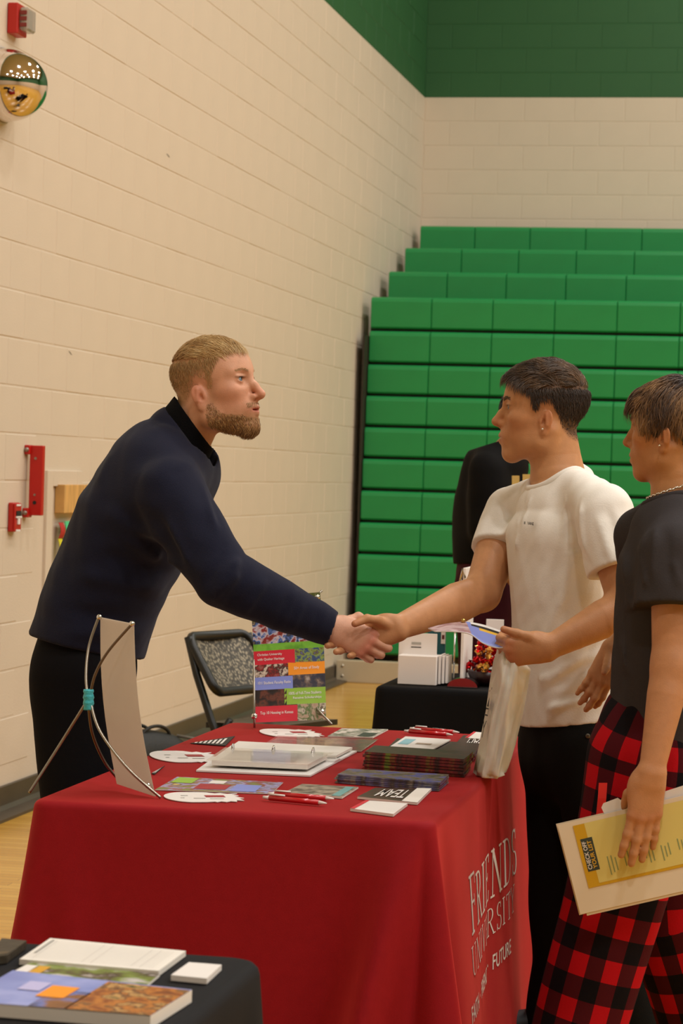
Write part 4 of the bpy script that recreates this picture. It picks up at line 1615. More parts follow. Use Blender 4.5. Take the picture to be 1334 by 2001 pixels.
rcol = tint(rv, T_SK, T_RED, [P(1178, 1321, 5.79)], .014, .5)
V_, Q_, C_ = merge([(hv, hq, hc), (lv, lq, lc), (rv, rq, rcol)])
V_, Q_, C_ = bridge(V_, Q_, C_, [(P(1322, 1030, 5.55), [P(1320, 1030, 5.5)], sh3 + A3(0, .03, .03), .03), (P(1300, 1030, 5.68), [P(1275, 1025, 5.76)], sh3r + A3(0, 0, .04), .03)])
mesh_obj('body', V_, Q_, skin_mat('skin'), st3, smooth=True, cols=C_)
G().ball(W3(A3(0.004, 0.083, -0.028)), .003, 10, 8).build('ear_stud', mat('silver', 'E8E4DC', 0.15, metal=1), st3, smooth=True)
# charcoal tee
lat3 = eyes_sorted((-.08, -1, 0))
tor = [P(1326, 1000, 5.61), P(1322, 1050, 5.61), P(1312, 1125, 5.60), P(1308, 1230, 5.60), P(1306, 1350, 5.60), P(1302, 1480, 5.60)]
sl3 = sh3 * .52 + el3 * .48
ts = [(loft(tor, lat3, [.072, .15, .165, .155, .155, .16], [.072, .105, .122, .124, .126, .132]), 0),
      (loft([P(1324, 1040, 5.53), sh3, sl3 + (el3 - sh3) * .1], RT, [.07, .082, .090], [.075, .080, .080]), .035),
      (loft([P(1310, 1022, 5.7), sh3r, sh3r * .5 + el3r * .5], RT, [.07, .08, .08], [.07, .075, .075]), .035)]
fo = [wob(.0020, 22, 23), wob(.0008, 60, 24)] + surf_folds(ts, [
    (1262, 1010, 1245, 1130, -.007, .009), (1278, 1020, 1275, 1140, .007, .010), (1300, 1030, 1310, 1140, -.006, .010), (1290, 1000, 1255, 1030, .005, .008),
    (1225, 1180, 1240, 1330, .007, .014), (1215, 1300, 1245, 1420, -.007, .013), (1200, 1385, 1262, 1430, .008, .010), (1210, 1070, 1225, 1200, .006, .014),
    (1195, 1430, 1262, 1452, .007, .009), (1240, 1090, 1262, 1150, .006, .009), (1310, 1090, 1330, 1150, .006, .010), (1205, 1240, 1225, 1330, .006, .012)])
N3 = eyes_sorted(A3(0, 0, .90) - RT * .30)
C3 = P(1324, 972, 5.61)
_h3 = half(C3, -N3)
_n3 = loft([C3 + N3 * .12, C3 - N3 * .06], lat3, [.076, .076], [.076, .076])
nk3 = Prim(_n3.lo, _n3.hi, lambda X, Y, Z: np.maximum(_n3.fn(X, Y, Z), _h3.fn(X, Y, Z)))
core3 = loft(tor[1:], lat3, [.135, .14, .145, .155, .16], [.11, .12, .124, .126, .132])
near3 = loft([sh3, el3], RT, [.13, .13], [.13, .13])
c3 = half(sl3, el3 - sh3)
sc3 = Prim(near3.lo, near3.hi, lambda X, Y, Z: np.maximum(np.maximum(near3.fn(X, Y, Z), -c3.fn(X, Y, Z)), -core3.fn(X, Y, Z) + .004))
V_, Q_ = cloth_mesh(ts, 0.005, cuts=[half(P(1302, 1462, 5.6), -UP - RT * .02)],
                    subs=[nk3, sc3, loft([sh3 * .3 + el3 * .7, el3], RT, [.062, .06], [.060, .058])], folds=fo, n=1)
tee3 = mesh_obj('t_shirt', V_, Q_, mat('charcoal_cotton', '3A3637', 0.88, spec=0.12, var=0.06, vscale=300, bump=0.12, bscale=300), st3, smooth=True)
collar_ring(tee3, V_, C3, N3, lat3, .076, mat('charcoal_cotton'), .008, RT, .012)
# silver chain
ch3 = []
for t in np.linspace(0, 2 * math.pi, 60, endpoint=False):
    f_ = np.cross(lat3, A3(0, 0, 1))
    q = P(1326, 958, 5.61) + lat3 * .072 * math.cos(t) + (-RT) * .070 * math.sin(t) + UP * (-.022 * math.sin(t) + .004)
    ch3.append(q)
g = G()
for i, q in enumerate(ch3):
    q2 = ch3[(i + 1) % 60]
    g.tube([q, (q + q2) / 2 + UP * (.0012 if i % 2 else -.0012), q2], .0024, 5)
g.build('neck_chain', mat('silver', 'E8E4DC', 0.15, metal=1), st3, smooth=True)


def plaid():
    m = mat('red_black_plaid', '8A1018', 0.9, spec=0.12, bump=0.1, bscale=300)
    nt = m.node_tree
    b = nt.nodes['Principled BSDF']
    at = nt.nodes.new('ShaderNodeAttribute')
    at.attribute_name = 'puv'
    sx = nt.nodes.new('ShaderNodeSeparateXYZ')
    nt.links.new(at.outputs['Vector'], sx.inputs[0])
    st = []
    for k in (0, 1):
        a = nt.nodes.new('ShaderNodeMath')
        a.operation = 'MULTIPLY'
        a.inputs[1].default_value = 1 / 0.100
        nt.links.new(sx.outputs[k], a.inputs[0])
        f = nt.nodes.new('ShaderNodeMath')
        f.operation = 'FRACT'
        nt.links.new(a.outputs[0], f.inputs[0])
        c = nt.nodes.new('ShaderNodeMath')
        c.operation = 'GREATER_THAN'
        c.inputs[1].default_value = 0.5
        nt.links.new(f.outputs[0], c.inputs[0])
        st.append(c)
    ad = nt.nodes.new('ShaderNodeMath')
    ad.operation = 'ADD'
    nt.links.new(st[0].outputs[0], ad.inputs[0])
    nt.links.new(st[1].outputs[0], ad.inputs[1])
    hf = nt.nodes.new('ShaderNodeMath')
    hf.operation = 'MULTIPLY'
    hf.inputs[1].default_value = 0.5
    nt.links.new(ad.outputs[0], hf.inputs[0])
    r = nt.nodes.new('ShaderNodeValToRGB')
    r.color_ramp.interpolation = 'CONSTANT'
    r.color_ramp.elements.new(0.5)
    for e, p_, c in zip(r.color_ramp.elements, (0, 0.4, 0.9), ('141014', '4A1219', 'B4121C')):
        e.position = p_
        e.color = lin(c)
    nt.links.new(hf.outputs[0], r.inputs[0])
    nt.links.new(r.outputs[0], b.inputs['Base Color'])
    return m


hip3 = P(1285, 1470, 5.6)
legs3 = [[P(1262, 1500, 5.54), P(1190, 1790, 5.53), P(1128, 2020, 5.52), P(1100, 2215, 5.52)], [P(1290, 1500, 5.70), P(1310, 1790, 5.76), P(1372, 2010, 5.84), P(1410, 2150, 5.88)],]
pa = [(loft([hip3 + A3(0, 0, .06), hip3, hip3 + A3(0, 0, -.07)], lat3, [.15, .165, .16], [.12, .135, .135]), 0)]
for q in legs3:
    pa.append((loft(q, lat3, [.095, .095, .088, .085], [.128, .112, .098, .095]), .04))
fo = [wob(.005, 16, 29, (1, 1, .6))]
for (a0, a1, am, wd, yy) in [((1215, 1470), (1155, 1560), .010, .012, 5.42), ((1225, 1480), (1175, 1560), -.012, .012, 5.42), ((1150, 1700), (1120, 1860), .010, .016, 5.40),
                             ((1120, 1680), (1095, 1800), -.010, .016, 5.40)]:
    fo.append(crease(P(*a0, yy), P(*a1, yy), am, wd))
V_, Q_ = cloth_mesh(pa, 0.007, cuts=[half((0, 0, .03), (0, 0, -1))], folds=fo)
pants = mesh_obj('plaid_pants', V_, Q_, plaid(), st3, smooth=True)
# cloth coordinates: around each leg and along it
uvw = np.zeros((len(V_), 3), np.float32)
dist = np.full(len(V_), 9.0)
for li, q in enumerate(legs3):
    q = [hip3 + A3(0, (-.08, .08)[li], .10)] + list(q)
    s0 = 0.0
    for a, b in zip(q[:-1], q[1:]):
        ab = b - a
        L_ = np.linalg.norm(ab)
        d = ab / L_
        t = np.clip((V_ - a) @ d / L_, 0, 1)
        rr = V_ - (a + t[:, None] * ab)
        dd = np.linalg.norm(rr, axis=1)
        e1 = np.cross(d, A3(0, 1, 0))
        e1 /= np.linalg.norm(e1)
        ang = np.arctan2(rr @ e1, -(rr @ A3(0, 1, 0)))
        better = dd < dist
        uvw[better, 0] = (ang * 0.125 + 0.02 + li * .03)[better]
        uvw[better, 1] = (t * L_ + s0)[better]
        dist = np.where(better, dd, dist)
        s0 += L_
at = pants.data.attributes.new('puv', 'FLOAT_VECTOR', 'POINT')
at.data.foreach_set('vector', uvw.ravel())
# red drawstring
ds = [P(1178, 1530, 5.415), P(1176, 1560, 5.410), P(1172, 1600, 5.41), P(1168, 1640, 5.415)]
g = G()
vs = []
for q in ds:
    vs += [q - RT * .009, q + RT * .009, q + RT * .009 + FW * .003, q - RT * .009 + FW * .003]
fs = []
for i in range(3):
    for k in range(4):
        fs.append((4 * i + k, 4 * i + (k + 1) % 4, 4 * i + 4 + (k + 1) % 4, 4 * i + 4 + k))
g.add(vs, fs + [(0, 1, 2, 3), (12, 13, 14, 15)])
g.build('drawstring', mat('red_ribbon', 'E0281C', 0.7), st3)
for q in legs3:
    shoe(st3, (-1, -.1), (q[-1][0], q[-1][1]), M_SHOE, M_SOLE)

# ------------------------------------------------------------------ person in black polo at the far table
fp_ = empty('person', (-1.1, 9.50, 0), 'person in black polo and maroon trousers behind the white T-shirt student', 'person')
pf = dict(at=P(1030, 822, 9.50), rot=(20, 0, 0), scale=1.0, skin='A9744E', flush='9C5C40', lip='8A4C3C', iris='201810', hair=hair_plain)
pf['neck'] = neck_local(pf, [(P(1022, 838, 9.50), .054, .058), (P(1008, 868, 9.50), .062, .064), (P(990, 900, 9.50), .10, .08)])
hv, hq, hc, WF, RF = person_head(fp_, pf)
shF, elF, wrF = P(955, 925, 9.33), P(965, 1075, 9.31), P(1020, 1150, 9.27)
ox = eyes_sorted(RT * .9 - UP * .4)
AXF = np.stack([ox, eyes_sorted(np.cross(-FW - ox * (-FW @ ox), ox)), eyes_sorted(-FW - ox * (-FW @ ox))], 1)
fh, _, _ = hand_prims(wrF, AXF, [(30, 35, 20, 3), (32, 38, 20, 0), (35, 40, 20, -2), (38, 40, 20, -5)], [(.02, .03, -.01), (.045, .045, -.02), (.07, .05, -.03), (.095, .048, -.035)], .95)
av, aq = limb_mesh([(rc(shF, elF, .052, .045), 0), (rc(elF, wrF, .046, .028), .02)] + [(q, max(k, .006)) for q, k in fh], .004)
shG, elG, wrG = P(985, 925, 9.70), P(1000, 1075, 9.73), P(1040, 1160, 9.65)
gv, gq = limb_mesh([(rc(shG, elG, .052, .045), 0), (rc(elG, wrG, .046, .028), .02), (rc(wrG, wrG + A3(.09, -.02, -.03), .03, .022), .02)], .005)
V_, Q_, C_ = merge([(hv, hq, hc), (av, aq, tint(av, 'A9744E', 'A9744E', [shF])), (gv, gq, tint(gv, 'A9744E', 'A9744E', [shF]))])
V_, Q_, C_ = bridge(V_, Q_, C_, [(P(985, 905, 9.45), [P(970, 915, 9.39)], shF + A3(0, 0, .05), .03), (P(990, 905, 9.57), [P(988, 915, 9.63)], shG + A3(0, 0, .05), .03)])
mesh_obj('body', V_, Q_, skin_mat('skin'), fp_, smooth=True, cols=C_)
latF = eyes_sorted((-.3, .95, 0))
tor = [P(988, 868, 9.50), P(968, 915, 9.50), P(957, 980, 9.50), P(952, 1050, 9.50), P(952, 1110, 9.50)]
po = [(loft(tor, latF, [.08, .19, .20, .19, .185], [.08, .12, .135, .135, .13]), 0),
      (loft([P(970, 905, 9.40), shF, shF * .35 + elF * .65], RT, [.07, .08, .085], [.075, .085, .085]), .04),
      (loft([P(985, 905, 9.60), shG, shG * .35 + elG * .65], RT, [.07, .08, .085], [.075, .085, .085]), .04),
      (loft([P(996, 852, 9.50), P(990, 882, 9.50)], latF, [.074, .085], [.076, .088]), .01)]
V_, Q_ = cloth_mesh(po, .007, cuts=[half(P(952, 1102, 9.50), -UP), half(P(996, 856, 9.50), UP - RT * .3)], folds=[wob(.004, 20, 33)],
                    subs=[loft([P(1002, 830, 9.50), P(993, 880, 9.50)], latF, [.064, .064], [.066, .066])])
polo = mesh_obj('polo_shirt', V_, Q_, mat('black_pique', '0C0B0B', 0.85, spec=0.15, bump=0.1, bscale=300), fp_, smooth=True)
g = G()
for x, y, w_, h_ in ((1007, 940, .014, .02), (1028, 933, .014, .012)):
    c = P(x, y, 9.27)
    g.T = lambda q, c=c: c + RT * q[0] + UP * q[1] + FW * q[2]
    g.box((-w_, -h_, -.004), (w_, h_, .0))
g.build('name_badge', mat('gold_badge', 'C8A860', 0.4), fp_)
hipF = P(955, 1120, 9.50)
tr = [(loft([hipF + A3(0, 0, .06), hipF, hipF + A3(0, 0, -.1)], latF, [.165, .17, .165], [.12, .125, .125]), 0)]
for dy in (-.095, .095):
    a_ = np.array([hipF[0] + .0, hipF[1] + dy, .06])
    tr.append((loft([hipF + A3(0, dy, -.06), (hipF + a_) / 2 + A3(0, dy * .4, 0), a_], latF, [.095, .085, .075], [.11, .09, .085]), .04))
    shoe(fp_, (1, -.2), (a_[0], a_[1]), M_SHOE, M_SOLE)
V_, Q_ = cloth_mesh(tr, .009, cuts=[half((0, 0, .05), (0, 0, -1))], folds=[wob(.004, 18, 35)])
mesh_obj('trousers', V_, Q_, mat('maroon_cloth', '3A1018', 0.85, spec=0.15, bump=0.1, bscale=300), fp_, smooth=True)
# ================================================================== red table, cloth and what stands on it
TX0, TX1, TY0, TY1, TZ = -1.655, -0.785, 5.165, 6.99, 0.745
M_STEEL = mat('grey_steel', '8C8A86', 0.35, metal=1)
M_TTOP = mat('grey_table_top', 'B8B2A6', 0.5)
tb = empty('folding_table', (-1.22, 6.08, 0), 'long folding table hidden under the red tablecloth', 'table')
G().box((TX0 + .02, TY0 + .02, TZ - .045), (TX1 - .02, TY1 - .02, TZ - .008), .006).build('table_top', M_TTOP, tb)
for x in (TX0 + .10, TX1 - .10):
    for y in (TY0 + .25, TY1 - .25):
        G().tube([(x, y, 0), (x, y, TZ - .045)], .016, 12).build('leg', M_STEEL, tb, smooth=True)


def drape(name, x0, x1, y0, y1, ztop, zbot, folds, m, rc_=.035, flare=.02, corner=.10, nper=420, nv=34, noise=2.0, seed=1):
    """tablecloth: flat top, rounded rim, skirt with folds. folds: (s position 0..4 round the table, amplitude, width, slant)"""
    W_, D_ = x1 - x0, y1 - y0
    per = []
    r = rc_
    # perimeter samples, counter-clockwise from near-left: side 0 near, 1 right, 2 far, 3 left
    segs = [((x0 + r, y0), (x1 - r, y0), 0), ((x1, y0 + r), (x1, y1 - r), 1), ((x1 - r, y1), (x0 + r, y1), 2), ((x0, y1 - r), (x0, y0 + r), 3)]
    cs = [((x1 - r, y0 + r), -90), ((x1 - r, y1 - r), 0), ((x0 + r, y1 - r), 90), ((x0 + r, y0 + r), 180)]
    tot = 2 * (W_ + D_)
    for k in range(4):
        a, b, _ = segs[k]
        L = math.dist(a, b)
        n = max(12, int(nper * L / tot))
        nx, ny = [(0, -1), (1, 0), (0, 1), (-1, 0)][k]
        for i in range(n):
            t = i / n
            per.append((a[0] + (b[0] - a[0]) * t, a[1] + (b[1] - a[1]) * t, nx, ny, k + 0.06 + 0.88 * t))
        c, a0 = cs[k]
        for i in range(16):
            t = i / 16
            an = math.radians(a0 + 90 * t)
            per.append((c[0] + r * math.cos(an), c[1] + r * math.sin(an), math.cos(an), math.sin(an), k + 0.94 + 0.12 * t))
    n = len(per)
    wb = wob(.004 * noise, 6, seed)
    V = []
    for j in range(nv + 1):
        v = j / nv
        for (px, py, nx, ny, s) in per:
            if v < .12:                                 # rounded rim
                t = v / .12 * math.pi / 2
                off, z = .018 * math.sin(t) - .0, ztop - .018 * (1 - math.cos(t))
                V.append((px + nx * (off - .018 + .006), py + ny * (off - .018 + .006), z))
                continue
            u = (v - .12) / .88
            z = ztop - .018 - u * (ztop - .018 - zbot)
            off = .006 + flare * u
            cd_ = abs(((s + .5) % 1) - .5)              # distance to nearest corner in s
            off += corner * u ** 1.3 * math.exp(-(cd_ / .05) ** 2)
            for (s0, am, wd, sl) in folds:
                ds = ((s - (s0 + sl * u) + 2) % 4) - 2
                off += am * u ** .8 * math.exp(-(ds / wd) ** 2)
            off += (wb(np.array([[px * 3, py * 3, z * .7]]))[0]) * u
            V.append((px + nx * off, py + ny * off, z))
    F_ = []
    for j in range(nv):
        for i in range(n):
            i2 = (i + 1) % n
            F_.append((j * n + i, (j + 1) * n + i, (j + 1) * n + i2, j * n + i2))
    F_.append(list(range(n)))
    o = mesh_obj(name, V, F_, m, smooth=True)
    return o, np.array(V), n, nv, per


M_RED = mat('red_polyester', '8C141C', 0.65, var=0.04, vscale=40, bump=0.15, bscale=700, spec=0.12, sheen=0.55)
M_RED.node_tree.nodes['Principled BSDF'].inputs['Sheen Tint'].default_value = lin('FF5A50')     # red fibre fuzz seen at a glancing angle
M_RED.node_tree.nodes['Principled BSDF'].inputs['Sheen Roughness'].default_value = 0.45
foldR = [(0.80, -.03, .06, -.10), (0.92, .15, .045, -.14), (0.975, -.05, .022, -.02), (1.03, .05, .025, .01), (1.10, -.03, .03, .03), (1.22, .045, .13, .0), (1.47, -.022, .04, .02), (1.60, .010, .04, .03),
         (1.75, -.008, .04, .03), (1.90, .045, .05, .02), (0.1, .03, .05, .08), (0.45, .012, .08, 0), (3.9, .06, .05, .02), (3.75, -.03, .05, 0), (3.4, -.012, .07, 0), (3.1, -.02, .05, 0), (2.5, .02, .2, 0)]
cloth, CV, CN_, CNV, CPER = drape('tablecloth', TX0, TX1, TY0, TY1, TZ, .02, foldR, M_RED, corner=.085, flare=.035)
tag(cloth, 'dark red tablecloth with white university lettering on its side', 'tablecloth')

# ---- lettering on the right side of the cloth
CVg = CV.reshape(CNV + 1, CN_, 3)
side_idx = [i for i, q in enumerate(CPER) if 1.06 <= q[4] <= 1.94 and q[2] == 1]
side_y = np.array([CPER[i][1] for i in side_idx])


def on_side(y, z):
    """point on the right skirt at table coordinate y and height z, lifted off the cloth"""
    colz = CVg[:, side_idx, 2]
    fi = np.interp(y, side_y, np.arange(len(side_y)))
    i0 = int(min(max(math.floor(fi), 0), len(side_y) - 2))
    t = fi - i0
    zs = CVg[:, side_idx[0], 2]
    fj = np.interp(-z, -zs, np.arange(CNV + 1))
    j0 = int(min(max(math.floor(fj), 0), CNV - 1))
    u = fj - j0
    q = lambda j, i: CVg[j, side_idx[i]]
    p = (q(j0, i0) * (1 - t) + q(j0, i0 + 1) * t) * (1 - u) + (q(j0 + 1, i0) * (1 - t) + q(j0 + 1, i0 + 1) * t) * u
    a = q(j0, i0 + 1) - q(j0, i0)
    b = q(j0, i0) - q(j0 + 1, i0)
    nn = np.cross(a, b)
    nn /= np.linalg.norm(nn)
    return p + nn * .0012


STEM = .13


def glyph(ch):
    """serif capitals as quads in a unit-height cell: returns (quads, advance)"""
    T, t, S = STEM, .045, .10                 # thick stem, thin stroke, serif reach
    Q = []

    def bar(x0, y0, x1, y1, w0, w1=None, k=8):
        w1 = w0 if w1 is None else w1
        d = np.array([x1 - x0, y1 - y0])
        nrm = np.array([-d[1], d[0]]) / np.linalg.norm(d)
        for i in range(k):
            a, b = i / k, (i + 1) / k
            p, q = np.array([x0, y0]) + d * a, np.array([x0, y0]) + d * b
            wa, wb_ = (w0 + (w1 - w0) * a) / 2, (w0 + (w1 - w0) * b) / 2
            Q.append([p - nrm * wa, q - nrm * wb_, q + nrm * wb_, p + nrm * wa])

    def stem(x, y0=0, y1=1, w=T, lo=True, hi=True):
        bar(x, y0, x, y1, w, k=10)
        if lo:
            bar(x - w / 2 - S, y0 + t / 2, x + w / 2 + S, y0 + t / 2, t, k=3)
        if hi:
            bar(x - w / 2 - S, y1 - t / 2, x + w / 2 + S, y1 - t / 2, t, k=3)

    def arc(cx, cy, rx, ry, a0, a1, wf, k=20):
        for i in range(k):
            pts = []
            for tt in (i / k, (i + 1) / k):
                an = math.radians(a0 + (a1 - a0) * tt)
                w_ = wf(tt) / 2
                c_, s_ = math.cos(an), math.sin(an)
                pts.append((np.array([cx + (rx - w_) * c_, cy + (ry - w_ * .6) * s_]), np.array([cx + (rx + w_) * c_, cy + (ry + w_ * .6) * s_])))
            Q.append([pts[0][0], pts[1][0], pts[1][1], pts[0][1]])
    sw_ = lambda q: t + (T - t) * math.sin(math.pi * q) ** 1.0
    if ch == 'F':
        stem(.16)
        bar(.16, .97, .60, .97, t)
        bar(.59, .97, .60, .78, t)
        bar(.16, .52, .48, .52, t)
        bar(.48, .62, .48, .42, t)
        return Q, .70
    if ch == 'R':
        stem(.16)
        bar(.16, .97, .36, .97, t)
        arc(.36, .74, .22, .23, 90, -90, sw_)
        bar(.16, .51, .36, .51, t)
        bar(.36, .51, .70, 0, T * .9, T * .8)
        bar(.62, t / 2, .82, t / 2, t, k=2)
        return Q, .80
    if ch == 'I':
        stem(.16)
        return Q, .40
    if ch == 'E':
        stem(.16)
        bar(.16, .97, .60, .97, t)
        bar(.59, .97, .60, .80, t)
        bar(.16, .52, .48, .52, t)
        bar(.48, .61, .48, .43, t)
        bar(.16, .03, .62, .03, t)
        bar(.61, .03, .64, .22, t)
        return Q, .74
    if ch == 'N':
        stem(.12, w=t)
        stem(.74, w=t)
        bar(.12, 1, .74, 0, T)
        return Q, .92
    if ch == 'D':
        stem(.16)
        bar(.16, .97, .34, .97, t)
        bar(.16, .03, .34, .03, t)
        arc(.34, .5, .42, .47, 90, -90, sw_, 26)
        return Q, .90
    if ch == 'S':
        arc(.32, .74, .21, .235, 40, 270, lambda q: t + (T - t) * math.sin(math.pi * min(1, q * 1.05)), 20)
        arc(.32, .265, .23, .24, 90, -140, lambda q: t + (T - t) * math.sin(math.pi * min(1, q * 1.05)), 20)
        bar(.50, .98, .50, .76, t)
        bar(.11, .02, .11, .26, t)
        return Q, .66
    if ch == 'U':
        stem(.16, .28, 1, T, lo=False)
        stem(.66, .28, 1, t, lo=False)
        arc(.41, .28, .25, .26, 180, 360, lambda q: T + (t - T) * q, 20)
        return Q, .86
    if ch == 'V':
        bar(.10, 1, .38, 0, T)
        bar(.66, 1, .38, 0, t)
        bar(-.02, .98, .24, .98, t, k=2)
        bar(.54, .98, .78, .98, t, k=2)
        return Q, .78
    if ch == 'T':
        stem(.34, hi=False)
        bar(.02, .97, .66, .97, t)
        bar(.03, .97, .03, .78, t)
        bar(.65, .97, .65, .78, t)
        return Q, .70
    if ch == 'Y':
        stem(.36, 0, .46, hi=False)
        bar(.10, 1, .36, .44, T)
        bar(.64, 1, .36, .44, t)
        bar(-.02, .98, .22, .98, t, k=2)
        bar(.52, .98, .76, .98, t, k=2)
        return Q, .74
    return Q, .4


def serif_line(g, text, y0, y1, zb, h, big_first=1.0):
    adv = []
    for ch in text:
        adv.append(glyph(ch)[1])
    k = (y1 - y0) / (sum(adv) + .08 * len(adv))
    y = y0
    for i, ch in enumerate(text):
        q, a = glyph(ch)
        hh = h * (big_first if i == 0 else 1)
        for quad in q:
            g.add([on_side(y + p[0] * k, zb + p[1] * hh) for p in quad], [(0, 1, 2, 3)])
        y += (a + .08) * k


M_WHITE = mat('white_ink', 'E6DCD6', 0.7)
pz = lambda x, y: PX(x, y, TX1 + .02)
g = G()
serif_line(g, 'FRIENDS', 5.56, 6.53, .440, .118, 1.12)
tag(g.build('lettering', M_WHITE, cloth), kind='stuff')
STEM = .085
g = G()
serif_line(g, 'UNIVERSITY', 5.53, 6.46, .350, .068, 1.0)
tag(g.build('lettering', M_WHITE, cloth), kind='stuff')
tv, tf = text_geo('FAITH  ·  FRIENDS  ·  FUTURE', 1.0, bold=.01)
k_ = .86 / (tv[:, 0].max() - tv[:, 0].min())
g = G()
g.add([on_side(5.47 + (q[0] - tv[:, 0].min()) * k_, .262 + q[1] * .052) for q in tv], tf)
tag(g.build('lettering', M_WHITE, cloth), kind='stuff')

# ---------------------------------------------------------------- flat printed things on the table
ZT = TZ + .0015


def flat_card(name, corners, th, label, cat, m_top, m_edge=None, group=None, z=None):
    """corners: four photo pixels on the table (near-left, near-right, far-right, far-left); returns root + mapper (u right, v away)"""
    z = ZT if z is None else z
    c = [PZ(x, y, z) for x, y in corners]
    ctr = sum(c) / 4
    o = empty(name, (ctr[0], ctr[1], z), label, cat, group)
    g = G()
    g.add([q for q in c] + [q + A3(0, 0, th) for q in c], [(3, 2, 1, 0), (4, 5, 6, 7), (0, 1, 5, 4), (1, 2, 6, 5), (2, 3, 7, 6), (3, 0, 4, 7)])
    g.m = [0, 1, 0, 0, 0, 0]
    g.build('sheet', None, o, mats=[m_edge or M_PAPER, m_top])
    mp = lambda u, v, h=.0006: (c[0] * (1 - u) + c[1] * u) * (1 - v) + (c[3] * (1 - u) + c[2] * u) * v + A3(0, 0, th + h)
    return o, mp


def patch(o, mp, name, u0, v0, u1, v1, m, h=.0006):
    g = G().add([mp(u0, v0, h), mp(u1, v0, h), mp(u1, v1, h), mp(u0, v1, h)], [(0, 1, 2, 3)])
    return g.build(name, m, o)


def patch_text(o, mp, txt, u0, v0, u1, v1, m, h=.0012, flip=False, bold=.01, name='lettering'):
    tv, tf = text_geo(txt, 1.0, bold=bold)
    a, b = tv[:, :2].min(0), tv[:, :2].max(0)
    q = (tv[:, :2] - a) / (b - a)
    if flip:
        q = 1 - q
    g = G().add([mp(u0 + (u1 - u0) * p[0], v0 + (v1 - v0) * p[1], h) for p in q], tf)
    return g.build(name, m, o)


M_PAPER = mat('white_paper', 'E2DCD2', 0.6, var=0.02)
M_CARDW = mat('white_card', 'E4DED8', 0.5)
PH_GREY = photo('photo_grey', ['2E2A26', '5A5148', '8C8072', 'A89A88', '45403A'], 28)
PH_RED = photo('photo_red', ['6A1A1E', '8E2A2A', '4A1416', 'B08070', '7A2024'], 24, seed=3)
PH_MIX = photo('photo_mix', ['3A4A22', '6E7A38', '8A2630', '9AA0C8', '5A2A26', 'C8B060'], 22, seed=5)
PH_GRN = photo('photo_green', ['2E5A22', '5A8A34', '8AA84A', '3A3A24'], 30, seed=7)
PH_SKY = photo('photo_sky', ['5A68B0', '8290CC', '9AA4DA', 'B8BCE0'], 9, seed=2, smooth=True)
PH_TOWN = photo('photo_town', ['3A2418', '8A4A20', 'C07A34', '5A3A28', 'D0A060', '4A4A24'], 34, seed=9)
PH_DARK = photo('photo_dark', ['1A1412', '2E2420', '4A2A24', '14100E'], 30, seed=11)
M_DRED = mat('deep_red_print', 'A02430', 0.5)
M_BLUEV = mat('periwinkle_print', '7F8CD0', 0.45)
M_GREENP = mat('lime_print', '8FB83C', 0.45)
M_ORANGE = mat('orange_print', 'F0951E', 0.45)
M_REDP = mat('poster_red', 'CE2436', 0.45)
M_BLKI = mat('black_ink', '1A1817', 0.6)

# head-shaped paper fans (rounded at the left, ragged at the right)
def fan(px0, px1, ytop, ybot, lab):
    c0 = PZ(px0, (ytop + ybot) / 2, ZT)
    c1 = PZ(px1, (ytop + ybot) / 2, ZT)
    far = PZ((px0 + px1) / 2, ytop, ZT)
    near = PZ((px0 + px1) / 2, ybot, ZT)
    hw = np.linalg.norm(c1 - c0) / 2
    hd = np.linalg.norm(far - near) / 2
    ux = (c1 - c0) / np.linalg.norm(c1 - c0)
    uy = np.array([-ux[1], ux[0], 0])
    ctr = (c0 + c1) / 2
    out = []
    for t in np.linspace(100, 262, 22):
        a = math.radians(t)
        out.append((-0.35 + .65 * math.cos(a), math.sin(a)))
    out += [(-.1, -.98), (.12, -.90), (.18, -1.0), (.30, -.86), (.42, -.98), (.55, -.82), (.70, -.92), (.74, -.62), (.92, -.70), (.84, -.30), (1.0, -.2), (.80, .05), (.95, .30), (.78, .45), (.98, .72), (.70, .62), (.55, .82), (.40, .72), (.2, .92), (0, .98)]
    o = empty('paper_fan', ctr, lab, 'paper fan', 'white head shaped paper fans')
    M = lambda p: ctr + ux * p[0] * hw + uy * p[1] * hd + A3(0, 0, p[2])
    G().prism(out, 0, .0016, M).build('card', M_CARDW, o)
    g = G()
    g.add([M((.05, -.1, .0022)), M((.55, -.1, .0022)), M((.55, .28, .0022)), M((.05, .28, .0022))], [(0, 1, 2, 3)])
    g.build('print', M_DRED, o)
    g = G()
    for (u, v, w_) in ((-.55, .2, .18), (-.3, -.35, .3), (-.62, -.25, .1), (.1, -.45, .35)):
        g.add([M((u, v, .0022)), M((u + w_, v, .0022)), M((u + w_, v + .08, .0022)), M((u, v + .08, .0022))], [(0, 1, 2, 3)])
    tag(g.build('small_print', mat('grey_ink', 'A8A49C', 0.6), o), kind='stuff')


fan(295, 428, 1468, 1490, 'white paper fan on red cloth beside the upright banner, middle of three')
fan(321, 474, 1549, 1568, 'white paper fan nearest the front edge of the red table')
fan(511, 624, 1425, 1441, 'white paper fan lying at the foot of the colourful poster')

